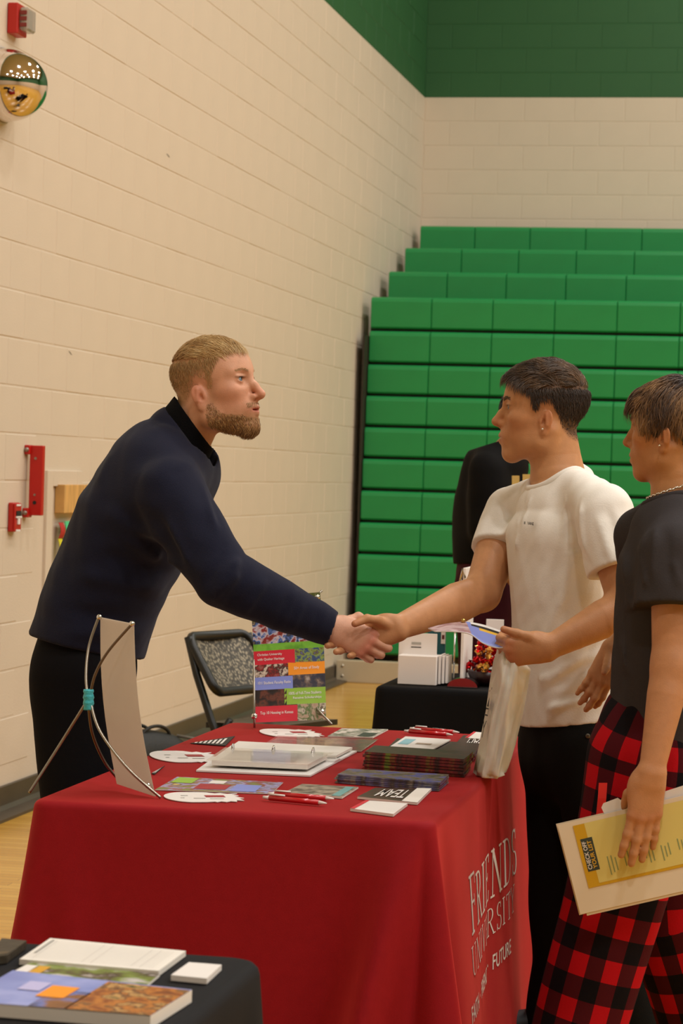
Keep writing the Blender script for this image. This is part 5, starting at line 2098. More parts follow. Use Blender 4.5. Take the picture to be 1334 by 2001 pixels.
# pennant stickers
def pennant(pts, lab):
    c = [PZ(x, y, ZT) for x, y in pts]
    ctr = sum(c) / 3
    o = empty('pennant_card', ctr, lab, 'card', 'triangular pennant cards')
    g = G()
    g.add(c + [q + A3(0, 0, .0014) for q in c], [(2, 1, 0), (3, 4, 5), (0, 1, 4, 3), (1, 2, 5, 4), (2, 0, 3, 5)])
    g.build('card', M_BLKI, o)
    g = G()
    n_ = 7
    for i in range(n_):
        t0, t1 = .12 + .8 * i / n_, .12 + .8 * (i + .55) / n_
        a0, a1 = c[0] + (c[1] - c[0]) * t0, c[0] + (c[1] - c[0]) * t1
        b0, b1 = c[0] + (c[2] - c[0]) * t0, c[0] + (c[2] - c[0]) * t1
        q = [a0 * .85 + b0 * .15, a1 * .85 + b1 * .15, a1 * .2 + b1 * .8, a0 * .2 + b0 * .8]
        g.add([p + A3(0, 0, .0022) for p in q], [(0, 1, 2, 3)])
    tag(g.build('white_stripes', M_CARDW, o), kind='stuff')


pennant([(371, 1453), (440, 1458), (459, 1439)], 'black and white triangular pennant card near the binder')
pennant([(296, 1512), (302, 1514), (322, 1497)], 'small triangular pennant card half hidden behind the upright banner')

o, mp = flat_card('campus_map', [(303, 1544), (530, 1552), (553, 1530), (346, 1519)], .0015, 'colourful campus map sheet with green and blue areas on red table', 'map', PH_MIX)
patch(o, mp, 'print', .03, .55, .22, .95, M_GREENP)
patch(o, mp, 'print', .62, .08, .85, .62, M_BLUEV)
patch(o, mp, 'print', .30, .15, .58, .55, M_DRED)
patch(o, mp, 'print', .36, .60, .50, .85, M_CARDW)

# booklets and cards
o, mp = flat_card('photo_booklet', [(556, 1551), (668, 1561), (700, 1541), (590, 1535)], .004, 'grey photo booklet beside two red pens at the front', 'booklet', PH_GREY)
patch(o, mp, 'print', .80, .05, .95, .95, mat('teal_print', '6A9A98', .5))
o, mp = flat_card('photo_card', [(640, 1440), (728, 1443), (758, 1427), (668, 1425)], .003, 'photo card on red cloth between paper fan and far pens', 'card', photo('photo_light', ['8A7A68', 'C8BEB0', '3A4A3A', 'E0D8CC', '6A2A2A'], 18, seed=13))
patch(o, mp, 'print', .62, .1, .95, .5, mat('green_black_print', '26362A', .5))
o, mp = flat_card('team_card', [(698, 1561), (815, 1573), (843, 1545), (733, 1543)], .005, 'dark card with large white letters at the front right of red table', 'card', PH_DARK)
patch(o, mp, 'print', .74, 0, 1, 1, M_PAPER)
patch_text(o, mp, 'TEAM', .22, .18, .70, .80, M_CARDW, flip=True)
o, mp = flat_card('team_card', [(881, 1466), (950, 1470), (965, 1442), (905, 1440)], .005, 'dark card with large white letters behind the plastic bag', 'card', PH_DARK)
patch_text(o, mp, 'TEAM', .30, .20, .9, .72, M_CARDW, flip=True)
o, mp = flat_card('notepad', [(684, 1585), (768, 1596), (796, 1575), (714, 1569)], .006, 'small white notepad with red spine nearest the table corner', 'notepad', M_CARDW)
patch(o, mp, 'spine', 0, .0, .10, 1, M_REDP)
o, mp = flat_card('small_card', [(908, 1446), (938, 1448), (950, 1436), (925, 1434)], .006, 'small white card with red edge behind the dark card', 'card', M_CARDW)
patch(o, mp, 'print', 0, 0, .2, 1, M_REDP)

ORD = ['second from bottom ', 'third from bottom ', 'fourth from bottom ', 'fifth from bottom ']
# brochure stacks: every copy in a stack is a thing of its own
def stack(name, corners, n, th, labels, cat, m_top, group, jit=.004, edge=None, base=0.0):
    z = ZT + base
    for i in range(n):
        c = [PZ(x, y, ZT) + A3(random.uniform(-jit, jit), random.uniform(-jit, jit), z - ZT) for x, y in corners]
        ctr = sum(c) / 4
        lab = labels[1] if i == n - 1 else (labels[2] if i == 0 else ORD[i - 1] + labels[0])
        o = empty(name, (ctr[0], ctr[1], z), lab, cat, group)
        e = edge[i % len(edge)] if edge else M_PAPER
        g = G()
        gap = th * .18
        g.add([q for q in c] + [q + A3(0, 0, th - gap) for q in c], [(3, 2, 1, 0), (4, 5, 6, 7), (0, 1, 5, 4), (1, 2, 6, 5), (2, 3, 7, 6), (3, 0, 4, 7)])
        g.m = [0, 1, 0, 0, 0, 0]
        g.build('sheet', None, o, mats=[e, m_top])
        z += th
    mpf = lambda u, v, h=.0006: (c[0] * (1 - u) + c[1] * u) * (1 - v) + (c[3] * (1 - u) + c[2] * u) * v + A3(0, 0, th + h)
    return o, mpf


E1 = photo('edge_green', ['4A5A24', '6A8030', '7A2A2E', '3A2A28', '96403E'], 26, seed=21, stretch=(1, 1, .15))
E2 = photo('edge_grey', ['B8B4AA', '8E8A80', '5A5A80', '4A443E', '9A948A'], 30, seed=23, stretch=(1, 1, .15))
E3 = photo('edge_blue', ['5A6AA8', '7A88C0', '5A3A3C', '7A2A30', '4A4A50'], 26, seed=25, stretch=(1, 1, .15))
stack('brochure', [(710, 1503), (905, 1519), (921, 1503), (728, 1490)], 6, .0075, ('folded glossy brochure in the tall stack beside the bag', 'topmost brochure of the tall glossy stack beside the bag', 'lowest brochure of the tall glossy stack beside the bag'),
      'brochure', PH_DARK, 'brochures in the tall stack', edge=[E1])
stack('leaflet', [(656, 1530), (858, 1546), (876, 1530), (680, 1518)], 5, .0042, ('grey edged leaflet in the low stack near the front', 'topmost leaflet of the low stack near the front, with photo cover', 'lowest leaflet of the low stack near the front'),
      'leaflet', photo('photo_leaf', ['2A2422', '4A4A8A', '6A5A4A', '3A3430', '8A8070'], 26, seed=27), 'leaflets in the low stack', edge=[E2])
stack('pamphlet', [(755, 1476), (925, 1488), (940, 1466), (778, 1456)], 4, .0048, ('blue edged pamphlet in the far stack behind the tall brochures', 'topmost pamphlet of the far blue edged stack', 'lowest pamphlet of the far blue edged stack'),
      'pamphlet', PH_DARK, 'pamphlets in the far stack', edge=[E3])
o, mp = flat_card('white_postcard', [(757, 1464), (840, 1469), (880, 1447), (792, 1441)], .003, 'white postcard with teal header lying on the far pamphlet stack', 'postcard', M_CARDW, z=ZT + .021)
patch(o, mp, 'print', .08, .35, .32, .8, mat('pale_teal_print', '8ABAC4', .5))
patch(o, mp, 'print', .45, .42, .80, .54, mat('tan_print', 'A8927E', .5))

# red pens
def pen(x0, y0, x1, y1, lab, writing=False):
    a, b = PZ(x0, y0, ZT), PZ(x1, y1, ZT)
    d = (b - a)
    L = np.linalg.norm(d)
    d = d / L
    o = empty('pen', a, lab, 'pen', 'red promotional pens')
    M_PEN = mat('red_pen_plastic', 'C01820', 0.25, coat=.4)
    M_PENW = mat('white_pen_plastic', 'E6E2DC', 0.3)
    r = .0058
    up = A3(0, 0, r + .001)
    G().tube([a + d * L * .10 + up, a + d * L * .88 + up], r, 14).build('barrel', M_PEN, o, smooth=True)
    G().tube([a + d * L * .86 + up, a + d * L * .95 + up, a + d * L + up], [r * .95, r * .5, .0012], 14).build('tip', M_PENW, o, smooth=True)
    G().tube([a + up, a + d * L * .05 + up, a + d * L * .10 + up], [.0035, .0038, .0052], 12).build('push_button', M_PENW, o, smooth=True)
    G().tube([a + d * L * .11 + up * 2.15, a + d * L * .34 + up * 2.15], .0022, 8).build('clip', M_PENW, o, smooth=True)
    if writing:
        tv, tf = text_geo('UNIVERSITY', .0075)
        v = np.cross(A3(0, 0, 1), d)
        G().add([a + d * L * .46 + d * q[0] + v * (q[1] - .003) + up * 2 + A3(0, 0, .0003 - (q[1] - .003) ** 2 * 60) for q in tv], tf).build('lettering', M_PENW, o)


pen(524, 1557, 652, 1567, 'red and white pen with white writing, far one of the front pair', True)
pen(514, 1564, 638, 1576, 'red and white pen nearest the table front, before its twin')
pen(801, 1428, 897, 1436, 'red and white pen with white writing, far one of the back pair', True)
pen(790, 1433, 884, 1441, 'red and white pen in front of its twin near the far table edge')

# ring binder lying open
bd = empty('ring_binder', PZ(540, 1490, ZT), 'open white ring binder with clear sleeves on red table', 'binder')
bc_ = [PZ(x, y, ZT) for x, y in ((383, 1508), (606, 1518), (697, 1470), (455, 1457))]
M_BIND = mat('white_binder_vinyl', 'E4E0DC', 0.4)


def slab(o, name, c, z0, z1, m):
    g = G()
    g.add([q + A3(0, 0, z0) for q in c] + [q + A3(0, 0, z1) for q in c], [(3, 2, 1, 0), (4, 5, 6, 7), (0, 1, 5, 4), (1, 2, 6, 5), (2, 3, 7, 6), (3, 0, 4, 7)])
    return g.build(name, m, o)


bl_ = lambda u, v: (bc_[0] * (1 - u) + bc_[1] * u) * (1 - v) + (bc_[3] * (1 - u) + bc_[2] * u) * v
slab(bd, 'cover', bc_, 0, .004, M_BIND)
slab(bd, 'spine', [bl_(.02, .50), bl_(1, .50), bl_(1, .62), bl_(.02, .62)], .004, .007, M_BIND)
slab(bd, 'page', [bl_(.10, .10), bl_(.93, .10), bl_(.93, .52), bl_(.10, .52)], .010, .022, M_PAPER)
slab(bd, 'page', [bl_(.05, .60), bl_(.97, .60), bl_(.97, .98), bl_(.05, .98)], .008, .014, M_PAPER)
M_SLEEVE = mat('clear_sleeve', 'F2EEEA', 0.08, trans=0.85, ior=1.2, alpha=.35)
slab(bd, 'clear_sleeve', [bl_(.06, .06), bl_(.97, .06), bl_(.97, .56), bl_(.06, .56)], .0235, .0240, M_SLEEVE)
g = G()
for i in range(16):
    v = .14 + .36 * i / 16
    g.add([bl_(.16, v) + A3(0, 0, .0226), bl_(.16 + random.uniform(.5, .72), v) + A3(0, 0, .0226), bl_(.8, v + .006) + A3(0, 0, .0226), bl_(.16, v + .006) + A3(0, 0, .0226)], [(0, 1, 2, 3)])
tag(g.build('small_print', mat('pale_grey_ink', 'B8B2AA', 0.6), bd), kind='stuff')
for u in (.13, .47, .80):
    q = bl_(u, .55) + A3(0, 0, .012)
    e = (bl_(u, .8) - bl_(u, .2))
    e /= np.linalg.norm(e)
    pts = [q + e * .018 * math.cos(t) + A3(0, 0, 1) * .022 * math.sin(t) for t in np.linspace(-.3, math.pi + .3, 14)]
    G().tube(pts, .0022, 8).build('ring', mat('chrome', 'D8D8D8', 0.12, metal=1), bd, smooth=True)
# photo spread leaning behind the binder rings
o, mp = flat_card('photo_spread', [(512, 1462), (705, 1469), (735, 1448), (545, 1441)], .003, 'red toned glossy photo sheet lying beyond the ring binder', 'photo sheet', PH_RED)
patch(o, mp, 'print', .30, .1, .62, .9, photo('photo_brick', ['8A5A3A', 'A87A50', '6A2A20', 'C0A080'], 30, seed=31))
slab(o, 'clear_sleeve', [mp(-.02, -.04, .001), mp(1.02, -.04, .001), mp(1.02, 1.04, .001), mp(-.02, 1.04, .001)], 0, .0006, M_SLEEVE)

# ---------------------------------------------------------------- tabletop poster stand (front)
def rod(pts, r, name, m, parent, n=10):
    return G().tube(pts, r, n).build(name, m, parent, smooth=True)


ps = empty('poster_stand', PZ(565, 1408, ZT), 'small colourful poster on a wire stand at the far table end', 'poster stand')
YP = 6.86
bL, bR = P(497, 1412, YP - .04), P(637, 1406, YP + .06)
tL, tR = P(489, 1168, YP - .02), P(625, 1157, YP + .10)


def pp(u, v, h=0.0):
    q = (bL * (1 - u) + bR * u) * (1 - v) + (tL * (1 - u) + tR * u) * v
    q = q + A3(0, .018 * math.sin(math.pi * v), 0)       # slight bow of the sheet
    return q - FW * h


def psheet(name, u0, v0, u1, v1, m, h, th=.0008, nv_=6):
    g = G()
    for i in range(nv_):
        a, b = v0 + (v1 - v0) * i / nv_, v0 + (v1 - v0) * (i + 1) / nv_
        g.add([pp(u0, a, h), pp(u1, a, h), pp(u1, b, h), pp(u0, b, h)], [(0, 1, 2, 3)])
    return g.build(name, m, ps)


g = G()
for i in range(12):
    a, b = i / 12, (i + 1) / 12
    g.add([pp(0, a, 0), pp(1, a, 0), pp(1, b, 0), pp(0, b, 0), pp(0, a, -.0015), pp(1, a, -.0015), pp(1, b, -.0015), pp(0, b, -.0015)],
          [(0, 1, 2, 3), (7, 6, 5, 4), (1, 5, 6, 2), (4, 0, 3, 7)])
g.build('sheet', mat('poster_vinyl', 'D8D0C4', 0.4), ps)
psheet('picture', 0, .58, 1, 1, photo('poster_trees', ['26301A', '4A5A2A', '6A6A38', '3A2E22', '8A8A58'], 34, seed=41), .001)
psheet('picture', 0, .60, 1, .80, photo('poster_people', ['3A5A24', '8A2A2C', 'C8C0C4', '4A6AA8', '2A2A2A', 'B8A890'], 46, seed=43), .0015)
psheet('picture', 0, .555, 1, .62, photo('poster_lawn', ['5AA02E', '7ABA40', '4A8A26'], 20, seed=44), .002)
bands = [(.0, .455, .58, .565, M_REDP, 'band'), (.58, .455, 1, .565, photo('poster_aerial', ['4A7A3A', '3A4A7A', '8AA050', '5A4A3A', '6A78B0'], 60, seed=45), 'picture'),
         (0, .355, .48, .455, photo('poster_crowd', ['B8A898', '8A2A2A', '3A2E2A', 'D8C8B4', '5A4438'], 60, seed=46), 'picture'), (.48, .36, 1, .46, M_ORANGE, 'band'),
         (0, .255, .54, .355, M_BLUEV, 'band'), (.54, .255, 1, .36, photo('poster_class', ['1E1E22', '3A3A48', '6A5A50', 'A89A90'], 50, seed=47), 'picture'),
         (0, .125, .45, .255, photo('poster_portrait', ['15110F', '2A201C', '6A3A2A', '3A302C'], 40, seed=48), 'picture'), (.42, .13, 1, .258, M_GREENP, 'band'),
         (0, .0, .60, .125, M_REDP, 'band'), (.60, 0, 1, .13, photo('poster_house', ['8A4A30', 'B8A088', '4A6A2E', 'C8BCA8', '6A5A48'], 50, seed=49), 'picture')]
for i, (u0, v0, u1, v1, m, nm) in enumerate(bands):
    psheet(nm, u0, v0, u1, v1, m, .0025, nv_=3)


def ptext(txt, u0, v0, u1, v1, bold=.01):
    tv, tf = text_geo(txt, 1.0, bold=bold)
    a, b = tv[:, :2].min(0), tv[:, :2].max(0)
    q = (tv[:, :2] - a) / (b - a)
    G().add([pp(u0 + (u1 - u0) * p[0], v0 + (v1 - v0) * p[1], .0036) for p in q], tf).build('lettering', M_CARDW, ps)


ptext('Christian University', .05, .520, .40, .545)
ptext('with Quaker Heritage', .05, .482, .43, .508)
ptext('50+ Areas of Study', .56, .395, .92, .425)
ptext('10:1 Student Faculty Ratio', .05, .292, .51, .322)
ptext('100% of Full-Time Students', .48, .205, .94, .228)
ptext('Receive Scholarships', .54, .165, .94, .190)
ptext('Top 10 Housing in Kansas', .08, .055, .54, .085)
M_ROD = mat('satin_steel_rod', '9A9488', 0.3, metal=1)
for (u, v) in ((.0, .05), (.94, .06), (.95, .96), (.03, .96)):
    q = pp(u, v, .003)
    G().lathe([(.009, 0), (.009, .003), (.004, .007)], q, -FW, 14).build('grommet', mat('chrome', 'D8D8D8', 0.12, metal=1), ps, smooth=True)
hub = pp(.5, .45) + A3(.01, .10, 0)
rod([P(497, 1422, YP - .05), pp(0, .10, .002), pp(0, .5, .001)], .0030, 'rod', M_ROD, ps)
rod([hub, pp(.96, .98, -.004), pp(1.03, 1.01, -.004)], .0030, 'rod', M_ROD, ps)
rod([hub, pp(.04, .98, -.004)], .0030, 'rod', M_ROD, ps)
rod([hub, pp(.88, .08, .004), P(648, 1415, YP - .03)], .0030, 'rod', M_ROD, ps)
rod([hub, PZ(598, 1400, ZT + .004) + A3(0, .16, 0)], .0030, 'rod', M_ROD, ps)

# ---------------------------------------------------------------- tabletop banner seen from behind, front left
def banner_vinyl():
    """thin white vinyl: light from the gym behind shows through"""
    m = mat('banner_vinyl', 'DCD2C4', 0.5, var=0.02, vscale=20)
    nt = m.node_tree
    b = nt.nodes['Principled BSDF']
    out = nt.nodes['Material Output']
    tr = nt.nodes.new('ShaderNodeBsdfTranslucent')
    tr.inputs['Color'].default_value = lin('E6DCCE')
    mx = nt.nodes.new('ShaderNodeMixShader')
    mx.inputs[0].default_value = 0.5
    nt.links.new(b.outputs[0], mx.inputs[1])
    nt.links.new(tr.outputs[0], mx.inputs[2])
    nt.links.new(mx.outputs[0], out.inputs['Surface'])
    return m


bs = empty('banner_stand', PZ(250, 1540, ZT), 'plain grey back of a tabletop banner on bent wire rods', 'banner stand')
yB = 5.36
qb = [P(228, 1532, yB + .03), P(304, 1557, yB - .06), P(262, 1219, yB - .02), P(196, 1206, yB + .06)]
g = G()
for i in range(10):
    a, b = i / 10, (i + 1) / 10
    f_ = lambda u, v: (qb[0] * (1 - u) + qb[1] * u) * (1 - v) + (qb[3] * (1 - u) + qb[2] * u) * v + RT * (-.012 * math.sin(math.pi * v))
    off = FW * .0015
    g.add([f_(0, a), f_(1, a), f_(1, b), f_(0, b), f_(0, a) + off, f_(1, a) + off, f_(1, b) + off, f_(0, b) + off],
          [(0, 1, 2, 3), (7, 6, 5, 4), (1, 5, 6, 2), (4, 0, 3, 7)])
g.build('sheet', banner_vinyl(), bs)
jn = P(173, 1365, yB - .03)


def arc3(pts, k=14):
    """smooth curve through photo points (x, y, Y)"""
    q = [P(*p) for p in pts]
    out = []
    for i in range(len(q) - 1):
        p0, p1, p2, p3 = q[max(i - 1, 0)], q[i], q[i + 1], q[min(i + 2, len(q) - 1)]
        for t in np.linspace(0, 1, k, endpoint=False):
            out.append(.5 * ((2 * p1) + (-p0 + p2) * t + (2 * p0 - 5 * p1 + 4 * p2 - p3) * t * t + (-p0 + 3 * p1 - 3 * p2 + p3) * t ** 3))
    out.append(q[-1])
    return out


rod(arc3([(193, 1205, yB + .05), (174, 1262, yB + .03), (168, 1320, yB), (172, 1365, yB - .03)]), .0032, 'rod', M_ROD, bs)
rod(arc3([(260, 1217, yB - .03), (212, 1272, yB - .035), (186, 1318, yB - .035), (175, 1365, yB - .03)]), .0032, 'rod', mat('brown_steel_rod', '75685C', 0.35, metal=1), bs)
rod(arc3([(170, 1370, yB - .03), (120, 1450, yB - .03), (57, 1549, yB - .08)]), .0032, 'rod', M_ROD, bs)
rod(arc3([(172, 1370, yB - .03), (180, 1432, yB + .0), (205, 1490, yB + .05), (238, 1530, yB + .07)]), .0032, 'rod', mat('brown_steel_rod'), bs)
rod(arc3([(176, 1370, yB - .03), (196, 1430, yB - .05), (250, 1502, yB - .07), (314, 1559, yB - .07)]), .0032, 'rod', M_ROD, bs)
tp = [P(173, 1347 + 4 * i, yB - .03) for i in range(11)]
G().tube(tp, [.012 + .0012 * math.sin(2.1 * i) - .0008 * abs(i - 5) * .3 for i in range(11)], 14).build('teal_tape', mat('teal_tape', '3FB4C0', 0.35, var=.2, vscale=90, bump=.4, bscale=120), bs, smooth=True)
for (x, y, yy) in ((194, 1206, yB + .05), (258, 1219, yB - .03), (289, 1535, yB - .062)):
    G().ball(P(x, y, yy), .0065, 12, 8).build('grommet', mat('chrome', 'D8D8D8', 0.12, metal=1), bs, smooth=True)
# ================================================================== things held
# booklets in the student's left hand: a bent glossy leaflet
bk = empty('open_leaflet', P(930, 1240, 6.0), 'glossy leaflet with purple cover bent open in the student\'s hand', 'leaflet')
farp = [(836, 1227), (868, 1219), (906, 1215), (938, 1219), (970, 1229), (1002, 1243)]
nearp = [(850, 1233), (886, 1233), (918, 1238), (944, 1256), (974, 1265), (1008, 1259)]
fr = [P(x, y, 6.10) for x, y in farp]
nr = [P(x, y, 5.955) for x, y in nearp]
MB_ = [photo('leaflet_pink', ['B89AA0', 'D0B8BC', '9A7078', 'C8A8A0'], 24, seed=51), M_BLUEV, M_BLKI, mat('yellow_print', 'E0B03A', .5), M_CARDW]


def bend(u, v):
    k = min(int(u * 5), 4)
    t = u * 5 - k
    cat_ = lambda L: .5 * (2 * L[k] + (L[k + 1] - L[max(k - 1, 0)]) * t + (2 * L[max(k - 1, 0)] - 5 * L[k] + 4 * L[k + 1] - L[min(k + 2, 5)]) * t * t + (-L[max(k - 1, 0)] + 3 * L[k] - 3 * L[k + 1] + L[min(k + 2, 5)]) * t ** 3)
    return cat_(nr) * (1 - v) + cat_(fr) * v


g = G()
nu, nv2 = 40, 8
for lay, m_ in ((0, None),):
    vs = []
    for i in range(nu + 1):
        for j in range(nv2 + 1):
            vs.append(bend(i / nu * .9999, j / nv2))
    k0 = len(vs)
    vs += [q - A3(0, 0, .003) for q in vs[:k0]]
    fs, ms = [], []
    for i in range(nu):
        for j in range(nv2):
            a = i * (nv2 + 1) + j
            q = (a, a + nv2 + 1, a + nv2 + 2, a + 1)
            fs.append(q)
            u = i / nu
            ms.append(0 if u < .42 else (3 if .56 < u < .86 and j == 5 else (2 if u > .45 and j == 6 else (4 if u > .45 and j == 7 else 1))))
            fs.append(tuple(k0 + x for x in q[::-1]))
            ms.append(0 if u < .42 else 1)
    for i in range(nu):
        for j in (0, nv2):
            a = i * (nv2 + 1) + j
            fs.append((a, k0 + a, k0 + a + nv2 + 1, a + nv2 + 1))
            ms.append(4)
    for i in (0, nu):
        for j in range(nv2):
            a = i * (nv2 + 1) + j
            fs.append((a, a + 1, k0 + a + 1, k0 + a))
            ms.append(4)
    g.add(vs, fs)
    g.m = ms
g.build('leaflet', None, bk, mats=MB_, smooth=True)
G().ball(P(905, 1213, 6.09), .006, 10, 8).build('binding_clip', mat('brass', 'C8A860', .3, metal=1), bk, smooth=True)

# white plastic bag
pbag = empty('plastic_bag', PZ(955, 1519, TZ + .004), 'white plastic carrier bag with black letters hanging from the hand', 'bag')
rows_ = [  # per height: left-back, left-front(fold), right ; photo x,y and depth
    [(974, 1263, 6.03), (985, 1262, 5.97), (1001, 1268, 5.965), (1003, 1272, 6.03)],
    [(964, 1290, 6.05), (981, 1292, 5.955), (1006, 1301, 5.955), (1037, 1308, 6.05)],
    [(957, 1330, 6.06), (978, 1335, 5.945), (1000, 1342, 5.945), (1033, 1335, 6.06)],
    [(947, 1395, 6.07), (966, 1400, 5.94), (990, 1405, 5.945), (1021, 1395, 6.07)],
    [(936, 1455, 6.07), (956, 1462, 5.935), (980, 1468, 5.94), (1007, 1455, 6.07)],
    [(926, 1500, 6.07), (944, 1510, 5.93), (972, 1515, 5.94), (993, 1500, 6.07)],
    [(923, 1514, 6.07), (942, 1520, 5.935), (972, 1522, 5.945), (989, 1509, 6.07)]]
R4 = [[P(*q) for q in r_] for r_ in rows_]
rr_ = np.random.default_rng(5)
vs, fs = [], []
NS, NR = 24, 30
for j in range(NR + 1):
    t = j / NR * (len(R4) - 1)
    k = min(int(t), len(R4) - 2)
    f_ = t - k
    ring = [R4[k][i] * (1 - f_) + R4[k + 1][i] * f_ for i in range(4)]
    for i in range(NS):
        s_ = i / NS * 4
        a = int(s_)
        q = ring[a] * (1 - (s_ - a)) + ring[(a + 1) % 4] * (s_ - a)
        ctr = sum(ring) / 4
        wv_ = .004 * math.sin(9 * s_ + j * .35) + .003 * math.sin(5 * s_ - j * .6 + 1)
        d = (q - ctr)
        vs.append(q + d / np.linalg.norm(d) * wv_ * (0.2 if s_ == a else 1))
for j in range(NR):
    for i in range(NS):
        fs.append((j * NS + i, (j + 1) * NS + i, (j + 1) * NS + (i + 1) % NS, j * NS + (i + 1) % NS))
fs.append([NR * NS + i for i in range(NS)][::-1])
fs.append([i for i in range(NS)])
M_BAG = mat('white_polythene', 'DCD4C4', 0.32, var=.03, vscale=12, sss=.25, bump=.25, bscale=25)
mesh_obj('bag_body', vs, fs, M_BAG, pbag, smooth=True)
up_ = eyes_sorted(R4[2][0] - R4[5][0])
si_ = eyes_sorted(R4[3][1] - R4[3][0])
nn_ = np.cross(si_, up_)
if nn_ @ FW > 0:
    nn_ = -nn_
base = R4[3][0] * .45 + R4[3][1] * .55
bagpt = lambda x, y: base + si_ * x + up_ * y + nn_ * .010
tv, tf = text_geo('Y', .060, bold=.0006)
G().add([bagpt((q[0] - tv[:, 0].mean()) * 1.2, q[1] - .056) for q in tv], tf).build('lettering', M_BLKI, pbag)
g = G()                                           # little ship-like emblem and dots
for poly in ([(-.012, .020), (.016, .020), (.002, .044)], [(-.018, .002), (-.014, .002), (-.014, .017), (-.018, .017)], [(.016, .002), (.020, .002), (.020, .017), (.016, .017)],
             [(-.022, -.003), (.024, -.003), (.024, .001), (-.022, .001)], [(-.016, .013), (.018, .013), (.018, .017), (-.016, .017)],
             [(-.012, .056), (-.006, .056), (-.006, .061), (-.012, .061)], [(.008, .062), (.014, .062), (.014, .068), (.008, .068)]):
    g.add([bagpt(*q) for q in poly], [list(range(len(poly)))])
tag(g.build('emblem', M_BLKI, pbag), kind='stuff')
G().tube([P(978, 1266, 6.0), P(984, 1250, 5.98), P(1000, 1246, 5.97), P(1006, 1262, 5.98)], .004, 8).build('handle', M_BAG, pbag, smooth=True)

# folder and checklist in the third student's hand
YF = 5.356
fo_ = empty('paper_folder', P(1200, 1680, YF), 'cream folder of papers with yellow checklist held by plaid pants student', 'folder')
f0, f1, f2 = P(1087, 1613, YF), P(1334, 1555, YF), P(1133, 1793, YF)
UF = (f1 - f0) / 247 * 1.0
VF = f2 - f0
LU = 0.42 / np.linalg.norm(UF)


def fp2_(px_along, v, h=0.0):
    """px_along: photo pixels to the right of the folder's left edge, v: 0 top .. 1 bottom"""
    return f0 + UF * px_along + VF * v - FW * h


def fslab(name, a0, v0, a1, v1, h0, h1, m, parent=fo_):
    c = [fp2_(a0, v1), fp2_(a1, v1), fp2_(a1, v0), fp2_(a0, v0)]
    g = G()
    g.add([q - FW * h0 for q in c] + [q - FW * h1 for q in c], [(3, 2, 1, 0), (4, 5, 6, 7), (0, 1, 5, 4), (1, 2, 6, 5), (2, 3, 7, 6), (3, 0, 4, 7)])
    return g.build(name, m, parent)


M_MANILA = mat('cream_folder_card', 'DCC8A8', 0.6, var=.02)
fslab('cover', 0, -.01, 300, .98, -.010, -.008, M_MANILA)
fslab('sheet', 14, .03, 306, 1.0, -.007, -.003, M_MANILA)
fslab('sheet', 2, .0, 298, .97, -.0028, -.001, mat('pale_sheet', 'E2D2B8', 0.6))
for a0, a1, v0, v1 in ((92, 133, -.13, .02), (205, 262, -.10, .02)):
    out = [(a0 + 6, v0 + .02), (a0, v0 + .06), (a0 + 3, v1), (a1, v1), (a1, v0 + .04), (a1 - 6, v0)]
    g = G()
    g.add([fp2_(a, v, -.0070) for a, v in out] + [fp2_(a, v, -.0075) for a, v in out],
          [list(range(6)), list(range(11, 5, -1))] + [(i, (i + 1) % 6, 6 + (i + 1) % 6, 6 + i) for i in range(6)])
    g.build('white_paper', M_CARDW, fo_)
ck = fslab('checklist', 30, .045, 290, .72, -.0008, .0006, mat('dark_gold_print', 'D0A21E', 0.5))
fslab('print', 52, .045, 290, .69, .0006, .0009, mat('pale_yellow_print', 'DCCB78', 0.5), fo_)
fslab('label_block', 37, .20, 60, .55, .0009, .0012, mat('slate_print', '3A443E', 0.5), fo_)
for txt, a, m_ in (('CHECK OFF', 46.5, M_CARDW), ('YOUR LIST', 56.5, mat('yellow_print', 'E0B03A', .5))):
    tv, tf = text_geo(txt, 1.0, bold=.02)
    lo_, hi_ = tv[:, :2].min(0), tv[:, :2].max(0)
    q = (tv[:, :2] - lo_) / (hi_ - lo_)
    G().add([fp2_(a - p[1] * 8.0, .53 - p[0] * .30, .0018) for p in q], tf).build('lettering', m_, fo_)
g = G()
rr_ = np.random.default_rng(8)
for col_ in (78, 110, 150, 182, 215):
    for k in range(3):
        v_ = .42 + .05 * rr_.random()
        a_ = col_ + k * 7
        L_ = .10 + .10 * rr_.random()
        g.add([fp2_(a_, v_, .0013), fp2_(a_ + 2.2, v_, .0013), fp2_(a_ + 2.2, v_ + L_, .0013), fp2_(a_, v_ + L_, .0013)], [(0, 1, 2, 3)])
tag(g.build('small_print', mat('green_grey_ink', '8E9A68', 0.6), fo_), kind='stuff')

# ================================================================== far table with black cloth
M_BCL = mat('black_polyester', '0B0A0B', 0.8, spec=0.15, bump=.12, bscale=500)
FX0, FX1, FY0, FY1 = -1.485, -0.05, 8.40, 9.12
ft = empty('folding_table', (-.76, 8.76, 0), 'folding table hidden under the black cloth by the bleachers', 'table')
G().box((FX0 + .02, FY0 + .02, TZ - .045), (FX1 - .02, FY1 - .02, TZ - .008), .006).build('table_top', M_TTOP, ft)
for x in (FX0 + .15, FX1 - .15):
    for y in (FY0 + .1, FY1 - .1):
        G().tube([(x, y, 0), (x, y, TZ - .045)], .016, 12).build('leg', M_STEEL, ft, smooth=True)
bcl = drape('tablecloth', FX0, FX1, FY0, FY1, TZ, .02, [(.1, .04, .05, .05), (.3, -.02, .04, 0), (.45, .03, .05, 0), (.7, -.02, .05, 0), (3.8, .03, .05, 0), (3.5, -.02, .05, 0)], M_BCL, corner=.07, flare=.03, nper=240, nv=24)[0]
tag(bcl, 'black tablecloth on the far table in front of green bleachers', 'tablecloth')
ZF = TZ + .002


